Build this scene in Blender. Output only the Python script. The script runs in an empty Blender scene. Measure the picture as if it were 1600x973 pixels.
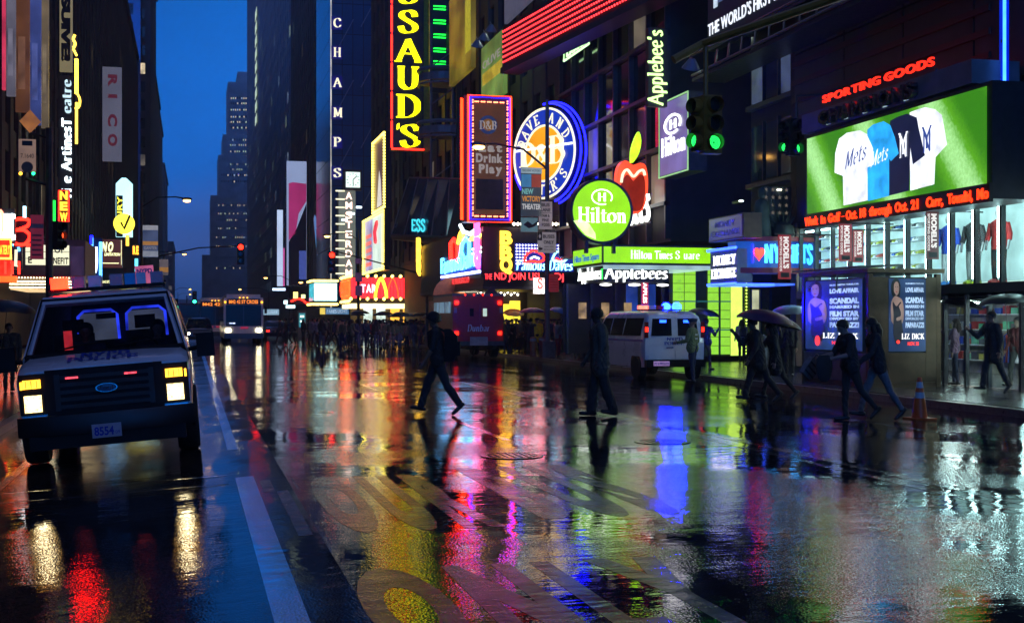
import bpy, bmesh, math, random
import numpy as np
from mathutils import Vector, Matrix
R = math.radians
PI = math.pi
random.seed(7)
SC = bpy.context.scene
COL = SC.collection

# ---------------------------------------------------------------- camera, world, sun, exposure
F, CX, HY, H0 = 2000.0, 800.0, 500.0, 1.55        # focal length in px of the 1600 px frame, horizon row, eye height
SA, CA = 0.242536, 0.970143                        # the camera looks 14 degrees right of the street's axis
cam_d = bpy.data.cameras.new('camera')
cam_d.sensor_width = 36.0
cam_d.lens = 45.0
cam_d.shift_y = 13.5/1600
cam_d.clip_end = 4000
cam_d.clip_start = 0.1
cam = bpy.data.objects.new('camera', cam_d)
COL.objects.link(cam)
cam.location = (0, 0, H0)
cam.rotation_euler = (R(90), 0, -math.atan2(SA, CA))
SC.camera = cam

world = bpy.data.worlds.new('World')
SC.world = world
world.use_nodes = True
wn, wl = world.node_tree.nodes, world.node_tree.links
sky = wn.new('ShaderNodeTexSky')
sky.sky_type = 'NISHITA'
sky.sun_disc = False
sky.sun_elevation = R(3.6)
sky.sun_rotation = R(200)
bw = wn.new('ShaderNodeRGBToBW')                       # the sky's own brightness, in the deep blue of the hour
wl.new(sky.outputs[0], bw.inputs[0])
tint = wn.new('ShaderNodeVectorMath'); tint.operation = 'SCALE'
tint.inputs[0].default_value = (0.0, 0.50, 2.25)
wl.new(bw.outputs[0], tint.inputs['Scale'])
wn['Background'].inputs[1].default_value = 0.12
cn = wn.new('ShaderNodeTexNoise'); cn.inputs['Scale'].default_value = 5.0; cn.inputs['Detail'].default_value = 6.0
ct = wn.new('ShaderNodeTexCoord'); wl.new(ct.outputs['Generated'], cn.inputs['Vector'])
cm = wn.new('ShaderNodeMapRange'); cm.inputs['From Min'].default_value = 0.3; cm.inputs['From Max'].default_value = 0.7
cm.inputs['To Min'].default_value = 0.72; cm.inputs['To Max'].default_value = 1.2
wl.new(cn.outputs['Fac'], cm.inputs['Value'])
cmul = wn.new('ShaderNodeVectorMath'); cmul.operation = 'SCALE'          # faint rain cloud over the whole sky
wl.new(tint.outputs[0], cmul.inputs[0]); wl.new(cm.outputs['Result'], cmul.inputs['Scale'])
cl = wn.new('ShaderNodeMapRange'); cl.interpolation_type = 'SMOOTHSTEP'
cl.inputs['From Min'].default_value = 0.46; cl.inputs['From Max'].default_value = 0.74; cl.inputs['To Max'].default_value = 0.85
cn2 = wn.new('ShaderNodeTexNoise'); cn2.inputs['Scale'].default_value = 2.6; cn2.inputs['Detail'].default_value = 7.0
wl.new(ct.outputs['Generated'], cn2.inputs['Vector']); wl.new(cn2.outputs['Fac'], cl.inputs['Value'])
cx = wn.new('ShaderNodeMix'); cx.data_type = 'RGBA'; cx.inputs[7].default_value = (3.4, 2.6, 3.2, 1)   # low cloud, added and brightened as neutral fill light
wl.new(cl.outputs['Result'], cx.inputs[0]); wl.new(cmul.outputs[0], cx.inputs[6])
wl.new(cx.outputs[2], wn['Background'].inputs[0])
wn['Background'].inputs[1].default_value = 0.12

sun_d = bpy.data.lights.new('dusk_sun', 'SUN')
sun_d.energy = 0.006
sun_d.angle = R(12)
sun_d.color = (0.6, 0.75, 1.0)
sun = bpy.data.objects.new('dusk_sun', sun_d)
COL.objects.link(sun)
sun.rotation_euler = (R(84), 0, R(-20))

vs = SC.view_settings
vs.view_transform = 'Standard'
vs.look = 'None'
vs.exposure = 0.4
vs.gamma = 1.0
SC.cycles.use_denoising = True
SC.cycles.max_bounces = 6
SC.cycles.diffuse_bounces = 2
SC.cycles.glossy_bounces = 4
SC.cycles.transmission_bounces = 4
SC.cycles.transparent_max_bounces = 8
SC.cycles.sample_clamp_indirect = 40.0
SC.cycles.caustics_reflective = False
SC.cycles.caustics_refractive = False

# ---------------------------------------------------------------- where a pixel of the photograph lies in the street
def S(px):
    u = (px-CX)/F
    return (SA+CA*u)/(CA-SA*u)
def at(px, py, Y):                      # point of the ray at street depth Y
    x = S(px)*Y
    zc = Y*CA+x*SA
    return Vector((x, Y, H0+(HY-py)/F*zc))
def atX(px, py, X):                     # point of the ray on the plane x = X
    return at(px, py, X/S(px))
_PX = [-60, -3.0, 0.9, 7.0, 10.5, 14.4, 14.58, 70]
_PZ = [-0.31, -0.31, 0.0, 0.0, -0.07, -0.20, -0.20, -0.20]
def rz_(x): return float(np.interp(x, _PX, _PZ))       # the road is crowned: it falls off to both gutters
def gnd(px, py, z=None):                               # point of the ground under a pixel
    u = (px-CX)/F; zz = 0.0 if z is None else z
    for _ in range(6):
        zc = F*(H0-zz)/(py-HY); x = zc*(SA+u*CA)
        if z is None: zz = rz_(x) if x < 14.4 else -0.05
    return Vector((x, zc*(CA-u*SA), zz))

# ---------------------------------------------------------------- materials
_mc = {}
def M(name, col, rough=0.6, metal=0.0, var=0.25, scale=6.0, bump=0.0, coat=0.0, detail=4):
    if name in _mc: return _mc[name]
    m = bpy.data.materials.new(name); m.use_nodes = True
    n, l = m.node_tree.nodes, m.node_tree.links
    p = n['Principled BSDF']
    tc = n.new('ShaderNodeTexCoord')
    nz = n.new('ShaderNodeTexNoise'); nz.inputs['Scale'].default_value = scale; nz.inputs['Detail'].default_value = detail
    l.new(tc.outputs['Object'], nz.inputs['Vector'])
    cr = n.new('ShaderNodeValToRGB')
    cr.color_ramp.elements[0].position = 0.3; cr.color_ramp.elements[1].position = 0.7
    cr.color_ramp.elements[0].color = tuple(c*(1-var) for c in col)+(1,)
    cr.color_ramp.elements[1].color = tuple(min(1, c*(1+var*0.6)) for c in col)+(1,)
    l.new(nz.outputs['Fac'], cr.inputs['Fac'])
    l.new(cr.outputs['Color'], p.inputs['Base Color'])
    mr = n.new('ShaderNodeMapRange')
    mr.inputs['To Min'].default_value = max(0.02, rough*0.75); mr.inputs['To Max'].default_value = min(1, rough*1.25)
    l.new(nz.outputs['Fac'], mr.inputs['Value'])
    l.new(mr.outputs['Result'], p.inputs['Roughness'])
    p.inputs['Metallic'].default_value = metal
    if coat: p.inputs['Coat Weight'].default_value = coat; p.inputs['Coat Roughness'].default_value = 0.08
    if bump:
        b = n.new('ShaderNodeBump'); b.inputs['Strength'].default_value = bump; b.inputs['Distance'].default_value = 0.02
        n2 = n.new('ShaderNodeTexNoise'); n2.inputs['Scale'].default_value = scale*6
        l.new(tc.outputs['Object'], n2.inputs['Vector']); l.new(n2.outputs['Fac'], b.inputs['Height'])
        l.new(b.outputs['Normal'], p.inputs['Normal'])
    _mc[name] = m
    return m
def E(name, col, s=3.0, var=0.15, scale=3.0, base=None):
    """something that glows: a lamp, neon tube, back-lit panel or plain surface made to look lit, a little uneven from tube to tube"""
    if name in _mc: return _mc[name]
    m = bpy.data.materials.new(name); m.use_nodes = True
    n, l = m.node_tree.nodes, m.node_tree.links
    p = n['Principled BSDF']
    p.inputs['Base Color'].default_value = (base or tuple(c*0.25 for c in col))+(1,)
    p.inputs['Roughness'].default_value = 0.3
    p.inputs['Emission Color'].default_value = col+(1,)
    tc = n.new('ShaderNodeTexCoord'); nz = n.new('ShaderNodeTexNoise'); nz.inputs['Scale'].default_value = scale
    l.new(tc.outputs['Object'], nz.inputs['Vector'])
    mr = n.new('ShaderNodeMapRange'); mr.inputs['From Min'].default_value = 0.3; mr.inputs['From Max'].default_value = 0.7
    mr.inputs['To Min'].default_value = s*(1-var); mr.inputs['To Max'].default_value = s*(1+var)
    l.new(nz.outputs['Fac'], mr.inputs['Value'])
    l.new(mr.outputs['Result'], p.inputs['Emission Strength'])
    _mc[name] = m
    return m
def GLASS(name, col=(0.8, 0.9, 0.95), alpha=0.2, rough=0.05):
    if name in _mc: return _mc[name]
    m = bpy.data.materials.new(name); m.use_nodes = True
    n, l = m.node_tree.nodes, m.node_tree.links
    p = n['Principled BSDF']
    p.inputs['Base Color'].default_value = (0.01, 0.012, 0.015, 1)
    p.inputs['Roughness'].default_value = rough
    tr = n.new('ShaderNodeBsdfTransparent'); tr.inputs[0].default_value = col+(1,)
    mx = n.new('ShaderNodeMixShader'); mx.inputs[0].default_value = alpha
    nz = n.new('ShaderNodeTexNoise'); nz.inputs['Scale'].default_value = 14
    mr = n.new('ShaderNodeMapRange'); mr.inputs['To Min'].default_value = alpha*0.7; mr.inputs['To Max'].default_value = min(1, alpha*1.3)
    l.new(nz.outputs['Fac'], mr.inputs['Value']); l.new(mr.outputs['Result'], mx.inputs[0])
    l.new(tr.outputs[0], mx.inputs[1]); l.new(p.outputs[0], mx.inputs[2])
    l.new(mx.outputs[0], n['Material Output'].inputs['Surface'])
    _mc[name] = m
    return m

# ---------------------------------------------------------------- objects
def tag(o, label=None, cat=None, group=None, kind=None):
    if label: o['label'] = label
    if cat: o['category'] = cat
    if group: o['group'] = group
    if kind: o['kind'] = kind
    return o
def thing(name, label, cat, loc=(0, 0, 0), rz=0.0, group=None, rx=0.0, ry=0.0):
    o = bpy.data.objects.new(name, None); COL.objects.link(o)
    o.empty_display_size = 0.2
    o.location = loc; o.rotation_euler = (rx, ry, rz)
    return tag(o, label, cat, group)
def link(name, me, mat, parent=None, loc=None, rz=0.0, kind=None):
    """another object that shares a mesh; its material sits on the object"""
    o = bpy.data.objects.new(name, me); COL.objects.link(o)
    if mat is not None:
        if not me.materials: me.materials.append(None)
        o.material_slots[0].link = 'OBJECT'; o.material_slots[0].material = mat
    if parent is not None: o.parent = parent
    if loc is not None: o.location = loc
    if rz: o.rotation_euler = (0, 0, rz)
    if kind: o['kind'] = kind
    return o
def kids(o): return [c for c in bpy.data.objects if c.parent == o]
def dup(root, loc, rz=None, label=None, group=None, sc=None, kidmap=None):
    kidmap = kidmap if kidmap is not None else {}
    def rec(o, par):
        c = o.copy(); COL.objects.link(c)
        if par is not None: c.parent = par
        for k in CH.get(o.name, ()): rec(k, c)
        return c
    r = rec(root, None)
    r.location = loc
    if rz is not None: r.rotation_euler.z = rz
    if sc: r.scale = (sc, sc, sc)
    if label: r['label'] = label
    if group: r['group'] = group
    return r
CH = {}
def reg(root):
    """remember a finished thing's children so that it can be copied"""
    for o in list(bpy.data.objects):
        if o.parent is not None: 
            lst = CH.setdefault(o.parent.name, [])
            if o not in lst: lst.append(o)
    return root

class MB:
    """collects shapes, then links them as ONE mesh"""
    def __init__(self): self.bm = bmesh.new()
    def box(self, x0, x1, y0, y1, z0, z1, mtx=None):
        c = [(x, y, z) for z in (z0, z1) for y in (y0, y1) for x in (x0, x1)]
        v = [self.bm.verts.new((mtx @ Vector(p)) if mtx else p) for p in c]
        for f in ((0, 2, 3, 1), (4, 5, 7, 6), (0, 1, 5, 4), (2, 6, 7, 3), (0, 4, 6, 2), (1, 3, 7, 5)):
            self.bm.faces.new([v[i] for i in f])
        return self
    def cbox(self, c, s, rz=0.0, rx=0.0, ry=0.0):
        m = Matrix.Translation(c) @ Matrix.Rotation(rz, 4, 'Z') @ Matrix.Rotation(ry, 4, 'Y') @ Matrix.Rotation(rx, 4, 'X')
        return self.box(-s[0]/2, s[0]/2, -s[1]/2, s[1]/2, -s[2]/2, s[2]/2, m)
    def quad(self, a, b, c, d):
        self.bm.faces.new([self.bm.verts.new(p) for p in (a, b, c, d)]); return self
    def poly(self, pts, y0, y1):
        """outline in (x, z), front at y0 (towards the viewer), back at y1"""
        if sum(pts[i][0]*pts[(i+1) % len(pts)][1]-pts[(i+1) % len(pts)][0]*pts[i][1] for i in range(len(pts))) < 0: pts = pts[::-1]
        a = [self.bm.verts.new((p[0], y0, p[1])) for p in pts]
        b = [self.bm.verts.new((p[0], y1, p[1])) for p in pts]
        self.bm.faces.new(a); self.bm.faces.new(b[::-1])
        n = len(pts)
        for i in range(n): self.bm.faces.new((a[(i+1) % n], a[i], b[i], b[(i+1) % n]))
        return self
    def tube(self, pts, r, n=8, closed=False, cap=True, r1=None):
        pts = [Vector(p) for p in pts]
        k = len(pts); rings = []
        up = None
        for i, p in enumerate(pts):
            if closed: t = pts[(i+1) % k]-pts[i-1]
            else: t = pts[min(i+1, k-1)]-pts[max(i-1, 0)]
            t = t.normalized() if t.length > 1e-9 else Vector((0, 0, 1))
            if up is None:
                up = Vector((0, 0, 1)) if abs(t.z) < 0.9 else Vector((1, 0, 0))
            a = t.cross(up)
            if a.length < 1e-4: a = t.cross(Vector((0.3, 1, 0.2)))
            a.normalize(); b = a.cross(t).normalized(); up = b
            rr = r if r1 is None else r+(r1-r)*i/max(1, k-1)
            if isinstance(r, (list, tuple)): rr = r[i]
            rings.append([self.bm.verts.new(p+a*(rr*math.cos(2*PI*j/n))+b*(rr*math.sin(2*PI*j/n))) for j in range(n)])
        for i in range(k if closed else k-1):
            A, B = rings[i], rings[(i+1) % k]
            for j in range(n): self.bm.faces.new((A[j], A[(j+1) % n], B[(j+1) % n], B[j]))
        if cap and not closed:
            self.bm.faces.new(rings[0][::-1]); self.bm.faces.new(rings[-1])
        return self
    def lathe(self, prof, c=(0, 0, 0), n=16, axis='z', cap=True):
        rings = []
        for r, z in prof:
            ring = []
            for j in range(n):
                a = 2*PI*j/n
                if axis == 'z': p = (c[0]+r*math.cos(a), c[1]+r*math.sin(a), c[2]+z)
                elif axis == 'y': p = (c[0]+r*math.cos(a), c[1]+z, c[2]+r*math.sin(a))
                else: p = (c[0]+z, c[1]+r*math.cos(a), c[2]+r*math.sin(a))
                ring.append(self.bm.verts.new(p))
            rings.append(ring)
        for i in range(len(rings)-1):
            for j in range(n): self.bm.faces.new((rings[i][j], rings[i][(j+1) % n], rings[i+1][(j+1) % n], rings[i+1][j]))
        if cap: self.bm.faces.new(rings[0][::-1]); self.bm.faces.new(rings[-1])
        return self
    def ball(self, c, r, n=8, sz=(1, 1, 1)):
        m = Matrix.Translation(c) @ Matrix.Diagonal((sz[0], sz[1], sz[2], 1))
        bmesh.ops.create_icosphere(self.bm, subdivisions=1 if n <= 8 else 2, radius=r, matrix=m); return self
    def loft(self, secs, close=True, cap=True):
        """rings of equal length joined one after another"""
        rings = [[self.bm.verts.new(p) for p in s] for s in secs]
        n = len(secs[0])
        for A, B in zip(rings, rings[1:]):
            for j in range(n if close else n-1): self.bm.faces.new((A[j], A[(j+1) % n], B[(j+1) % n], B[j]))
        if cap and close: self.bm.faces.new(rings[0][::-1]); self.bm.faces.new(rings[-1])
        return self
    def mesh(self, name, mat=None, smooth=False, bevel=0.0, seg=2, autosmooth=True):
        bm = self.bm
        if bevel:
            ed = [e for e in bm.edges if len(e.link_faces) == 2 and e.calc_face_angle(0) > 0.5]
            bmesh.ops.bevel(bm, geom=ed, offset=bevel, segments=seg, affect='EDGES', profile=0.5, clamp_overlap=True)
        bmesh.ops.recalc_face_normals(bm, faces=bm.faces)
        me = bpy.data.meshes.new(name)
        bm.to_mesh(me); bm.free()
        if mat is not None: me.materials.append(mat)
        if smooth:
            for p in me.polygons: p.use_smooth = True
            try: me.set_sharp_from_angle(angle=R(40))
            except Exception: pass
        return me
    def build(self, name, mat, parent=None, smooth=False, bevel=0.0, seg=2, kind=None, loc=None):
        me = self.mesh(name, mat, smooth, bevel, seg)
        o = bpy.data.objects.new(name, me); COL.objects.link(o)
        if parent is not None: o.parent = parent
        if loc is not None: o.location = loc
        if kind: o['kind'] = kind
        return o
def box(name, mat, parent, x0, x1, y0, y1, z0, z1, bevel=0.0, kind=None):
    return MB().box(x0, x1, y0, y1, z0, z1).build(name, mat, parent, bevel=bevel, kind=kind)

# ---------------------------------------------------------------- lettering
_tc = {}
def glyph(s, bold=0.0, depth=0.1, shear=0.0, spacing=1.0):
    """mesh data of a string in the plain sans face: x right, z up, front at y = 0, one unit = cap height"""
    key = (s, bold, depth, shear, spacing)
    if key not in _tc:
        cu = bpy.data.curves.new('txt', 'FONT')
        cu.body = s; cu.extrude = depth/2; cu.offset = bold; cu.shear = shear; cu.space_character = spacing
        cu.resolution_u = 4
        o = bpy.data.objects.new('txt', cu)
        me = bpy.data.meshes.new_from_object(o)
        co = np.empty(len(me.vertices)*3); me.vertices.foreach_get('co', co); co = co.reshape(-1, 3)
        faces = [tuple(p.vertices) for p in me.polygons]
        bpy.data.objects.remove(o); bpy.data.curves.remove(cu); bpy.data.meshes.remove(me)
        out = np.stack([co[:, 0], depth/2-co[:, 2], co[:, 1]], 1)/0.73
        _tc[key] = (out, faces)
    return _tc[key]
def word(parent, s, x, z, h, mat, w=None, y=-0.01, depth=0.02, bold=0.0, shear=0.0, align='l', rot=0.0, name='lettering', spacing=1.0, fn=None):
    """a word as one flat or raised piece; (x, z) is its lower left (or middle) corner, h its cap height, w its fitted width"""
    co, faces = glyph(s, bold, 0.1, shear, spacing)
    co = co.copy()
    mn, mx = co[:, 0].min(), co[:, 0].max()
    co[:, 0] -= mn
    sx = (w/(mx-mn)) if w else h
    co[:, 0] *= sx; co[:, 2] *= h; co[:, 1] = (co[:, 1]/(0.1/0.73))*depth
    ww = (mx-mn)*sx
    if align == 'c': co[:, 0] -= ww/2
    if align == 'r': co[:, 0] -= ww
    if rot:
        c, s_ = math.cos(rot), math.sin(rot)
        X, Z = co[:, 0].copy(), co[:, 2].copy()
        co[:, 0] = X*c-Z*s_; co[:, 2] = X*s_+Z*c
    co[:, 0] += x; co[:, 2] += z; co[:, 1] += y-depth
    if fn: co = np.array([fn(p) for p in co])
    me = bpy.data.meshes.new(name)
    me.from_pydata([tuple(p) for p in co], [], faces)
    me.materials.append(mat); me.update()
    o = bpy.data.objects.new(name, me); COL.objects.link(o); o.parent = parent
    return o
def letters(parent, s, x, z, h, mat, w, y=-0.01, depth=0.05, bold=0.0, shear=0.0, fn=None):
    """a row of separate raised letters, each an object of its own, fitted to width w"""
    ws = []
    for ch in s:
        if ch == ' ': ws.append(0.35); continue
        co, _ = glyph(ch, bold, 0.1, shear); ws.append(co[:, 0].max()-co[:, 0].min()+0.14)
    tot = sum(ws)-0.14; k = w/tot; p = x
    for ch, cw in zip(s, ws):
        if ch != ' ': word(parent, ch, p, z, h, mat, w=(cw-0.14)*k, y=y, depth=depth, bold=bold, shear=shear, name='letter', fn=fn)
        p += cw*k
def _c(pts, n=6):
    """smooth curve through points"""
    out = []
    P = [pts[0]]+list(pts)+[pts[-1]]
    for i in range(1, len(P)-2):
        for t in np.linspace(0, 1, n, endpoint=False):
            a, b, c, d = P[i-1], P[i], P[i+1], P[i+2]
            out.append(tuple(0.5*((2*b[j])+(-a[j]+c[j])*t+(2*a[j]-5*b[j]+4*c[j]-d[j])*t*t+(-a[j]+3*b[j]-3*c[j]+d[j])*t**3) for j in (0, 1)))
    out.append(tuple(pts[-1]))
    return out
def _o(w=0.7, h=1.0, z=0.0, n=20): return [(w/2+w/2*math.sin(2*PI*i/n), z+h/2-h/2*math.cos(2*PI*i/n)) for i in range(n+1)]
_B1 = [(0.12, 1), (0.38, 1)]; 
GL = {   # pen strokes per letter and the places of its serifs; unit cap height
 'A': ([[(0.4, 1), (0.8, 0)], [(0.42, 1), (0.04, 0)], [(0.17, 0.36), (0.63, 0.36)]], [(0.04, 0), (0.78, 0)], 0.82),
 'B': ([[(0.14, 0), (0.14, 1)], _c([(0.14, 1), (0.4, 0.99), (0.56, 0.78), (0.42, 0.55), (0.16, 0.53)]), _c([(0.16, 0.53), (0.46, 0.53), (0.62, 0.27), (0.44, 0.01), (0.14, 0)])], [(0.1, 0), (0.1, 1)], 0.68),
 'C': ([_c([(0.68, 0.72), (0.6, 0.93), (0.38, 1), (0.13, 0.83), (0.06, 0.5), (0.13, 0.17), (0.38, 0), (0.6, 0.06), (0.7, 0.26)])], [], 0.74),
 'D': ([[(0.14, 0), (0.14, 1)], _c([(0.12, 1), (0.42, 0.98), (0.66, 0.76), (0.7, 0.5), (0.66, 0.24), (0.42, 0.02), (0.12, 0)])], [(0.1, 0), (0.1, 1)], 0.76),
 'E': ([[(0.14, 0), (0.14, 1)], [(0.14, 0.97), (0.58, 0.97), (0.58, 0.82)], [(0.14, 0.52), (0.46, 0.52)], [(0.14, 0.03), (0.6, 0.03), (0.6, 0.2)]], [(0.1, 0), (0.1, 1)], 0.66),
 'F': ([[(0.14, 0), (0.14, 1)], [(0.14, 0.97), (0.56, 0.97), (0.56, 0.82)], [(0.14, 0.52), (0.44, 0.52)]], [(0.14, 0), (0.1, 1)], 0.6),
 'G': ([_c([(0.68, 0.76), (0.58, 0.94), (0.38, 1), (0.13, 0.83), (0.06, 0.5), (0.13, 0.17), (0.38, 0), (0.66, 0.1)]), [(0.66, 0.08), (0.66, 0.44)]], [(0.62, 0.44)], 0.76),
 'H': ([[(0.14, 0), (0.14, 1)], [(0.68, 0), (0.68, 1)], [(0.14, 0.52), (0.68, 0.52)]], [(0.14, 0), (0.14, 1), (0.68, 0), (0.68, 1)], 0.82),
 'I': ([[(0.16, 0), (0.16, 1)]], [(0.16, 0), (0.16, 1)], 0.32),
 'K': ([[(0.14, 0), (0.14, 1)], [(0.62, 1), (0.16, 0.45)], [(0.3, 0.6), (0.68, 0)]], [(0.14, 0), (0.14, 1), (0.64, 0), (0.6, 1)], 0.76),
 'L': ([[(0.14, 0), (0.14, 1)], [(0.14, 0.03), (0.56, 0.03), (0.58, 0.22)]], [(0.1, 0), (0.14, 1)], 0.62),
 'M': ([[(0.12, 0), (0.14, 1)], [(0.14, 1), (0.48, 0.1)], [(0.48, 0.1), (0.82, 1)], [(0.84, 1), (0.84, 0)]], [(0.1, 0), (0.1, 1), (0.86, 0), (0.86, 1)], 0.98),
 'N': ([[(0.12, 0), (0.12, 1)], [(0.12, 1), (0.68, 0)], [(0.68, 0), (0.68, 1)]], [(0.1, 0), (0.08, 1), (0.68, 1)], 0.8),
 'O': ([_o(0.74)], [], 0.76),
 'P': ([[(0.14, 0), (0.14, 1)], _c([(0.14, 1), (0.42, 0.99), (0.6, 0.74), (0.42, 0.48), (0.14, 0.47)])], [(0.14, 0), (0.1, 1)], 0.66),
 'R': ([[(0.14, 0), (0.14, 1)], _c([(0.14, 1), (0.42, 0.99), (0.58, 0.75), (0.42, 0.52), (0.14, 0.5)]), [(0.34, 0.5), (0.68, 0)]], [(0.14, 0), (0.1, 1), (0.68, 0)], 0.72),
 'S': ([_c([(0.56, 0.74), (0.5, 0.93), (0.32, 1), (0.12, 0.9), (0.11, 0.7), (0.32, 0.53), (0.54, 0.36), (0.55, 0.14), (0.34, 0), (0.13, 0.06), (0.06, 0.28)])], [], 0.64),
 'T': ([[(0.34, 0), (0.34, 1)], [(0.04, 0.82), (0.04, 0.97), (0.64, 0.97), (0.64, 0.82)]], [(0.34, 0)], 0.68),
 'U': ([_c([(0.14, 1), (0.14, 0.6), (0.16, 0.2), (0.38, 0), (0.6, 0.16), (0.64, 0.5)]), [(0.64, 0.4), (0.64, 1)]], [(0.14, 1), (0.64, 1)], 0.78),
 'V': ([[(0.08, 1), (0.4, 0)], [(0.4, 0), (0.7, 1)]], [(0.08, 1), (0.72, 1)], 0.76),
 'W': ([[(0.06, 1), (0.28, 0)], [(0.28, 0), (0.52, 1)], [(0.5, 1), (0.74, 0)], [(0.74, 0), (0.96, 1)]], [(0.08, 1), (0.96, 1)], 1.0),
 'X': ([[(0.08, 1), (0.64, 0)], [(0.62, 1), (0.06, 0)]], [(0.08, 1), (0.62, 1), (0.06, 0), (0.64, 0)], 0.7),
 'Y': ([[(0.06, 1), (0.36, 0.48)], [(0.66, 1), (0.36, 0.48)], [(0.36, 0.5), (0.36, 0)]], [(0.06, 1), (0.66, 1), (0.36, 0)], 0.72),
 'Z': ([[(0.06, 0.85), (0.06, 0.97), (0.58, 0.97)], [(0.56, 0.96), (0.06, 0.04)], [(0.06, 0.03), (0.6, 0.03), (0.6, 0.18)]], [], 0.66),
 'Q': ([_o(0.74), [(0.42, 0.26), (0.74, -0.1)]], [], 0.78),
 "'": ([[(0.08, 1.02), (0.06, 0.78)]], [], 0.16),
 'd': ([[(0.42, 0), (0.42, 1.0)], _c([(0.42, 0.5), (0.24, 0.66), (0.06, 0.5), (0.06, 0.18), (0.24, 0), (0.42, 0.14)])], [], 0.54),
 '&': ([_c([(0.76, 0.52), (0.56, 0.14), (0.3, 0), (0.08, 0.16), (0.14, 0.42), (0.42, 0.62), (0.46, 0.88), (0.32, 1), (0.18, 0.86), (0.28, 0.58), (0.74, 0)])], [], 0.82),
 'i': ([[(0.12, 0), (0.12, 0.66)], [(0.12, 0.86), (0.12, 0.98)]], [(0.12, 0), (0.08, 0.64)], 0.24),
 'l': ([[(0.12, 0), (0.12, 1.02)]], [(0.12, 0), (0.08, 1.0)], 0.24),
 't': ([_c([(0.16, 0.88), (0.16, 0.5), (0.17, 0.1), (0.3, 0.01), (0.4, 0.08)]), [(0.02, 0.64), (0.38, 0.64)]], [], 0.4),
 'o': ([_o(0.52, 0.66)], [], 0.56),
 'n': ([[(0.12, 0), (0.12, 0.66)], _c([(0.13, 0.45), (0.28, 0.65), (0.44, 0.6), (0.48, 0.4), (0.48, 0)])], [(0.12, 0), (0.08, 0.64), (0.48, 0)], 0.6),
 'a': ([_c([(0.1, 0.56), (0.28, 0.66), (0.42, 0.56), (0.43, 0.3), (0.44, 0.04), (0.52, 0.04)]), _c([(0.43, 0.38), (0.2, 0.34), (0.08, 0.17), (0.2, 0.0), (0.42, 0.12)])], [], 0.54),
 'm': ([[(0.1, 0), (0.1, 0.66)], _c([(0.11, 0.45), (0.24, 0.65), (0.38, 0.56), (0.4, 0.3), (0.4, 0)]), _c([(0.4, 0.45), (0.54, 0.65), (0.68, 0.56), (0.7, 0.3), (0.7, 0)])], [], 0.8),
 'u': ([_c([(0.1, 0.66), (0.1, 0.25), (0.2, 0.02), (0.36, 0.06), (0.46, 0.25)]), [(0.46, 0.66), (0.46, 0)]], [], 0.58),
 's': ([_c([(0.38, 0.52), (0.26, 0.66), (0.1, 0.56), (0.14, 0.4), (0.34, 0.28), (0.38, 0.1), (0.2, 0), (0.05, 0.12)])], [], 0.44),
 'v': ([[(0.06, 0.66), (0.24, 0)], [(0.24, 0), (0.44, 0.66)]], [], 0.5),
 'e': ([_c([(0.07, 0.36), (0.45, 0.38), (0.42, 0.58), (0.26, 0.66), (0.08, 0.5), (0.08, 0.18), (0.25, 0), (0.45, 0.12)])], [], 0.5),
 'p': ([[(0.1, -0.3), (0.1, 0.66)], _c([(0.1, 0.5), (0.28, 0.66), (0.48, 0.5), (0.48, 0.18), (0.28, 0), (0.1, 0.14)])], [], 0.56),
 'b': ([[(0.1, 0), (0.1, 1.0)], _c([(0.1, 0.5), (0.28, 0.66), (0.48, 0.5), (0.48, 0.18), (0.28, 0), (0.1, 0.14)])], [], 0.56),
 'r': ([[(0.1, 0), (0.1, 0.66)], _c([(0.11, 0.42), (0.22, 0.62), (0.38, 0.62)])], [], 0.42),
 'k': ([[(0.1, 0), (0.1, 1.0)], [(0.42, 0.64), (0.12, 0.28)], [(0.2, 0.36), (0.46, 0)]], [], 0.5),
 'y': ([[(0.06, 0.66), (0.26, 0.05)], _c([(0.48, 0.66), (0.28, 0.05), (0.12, -0.25), (0.0, -0.22)])], [], 0.5),
}
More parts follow.
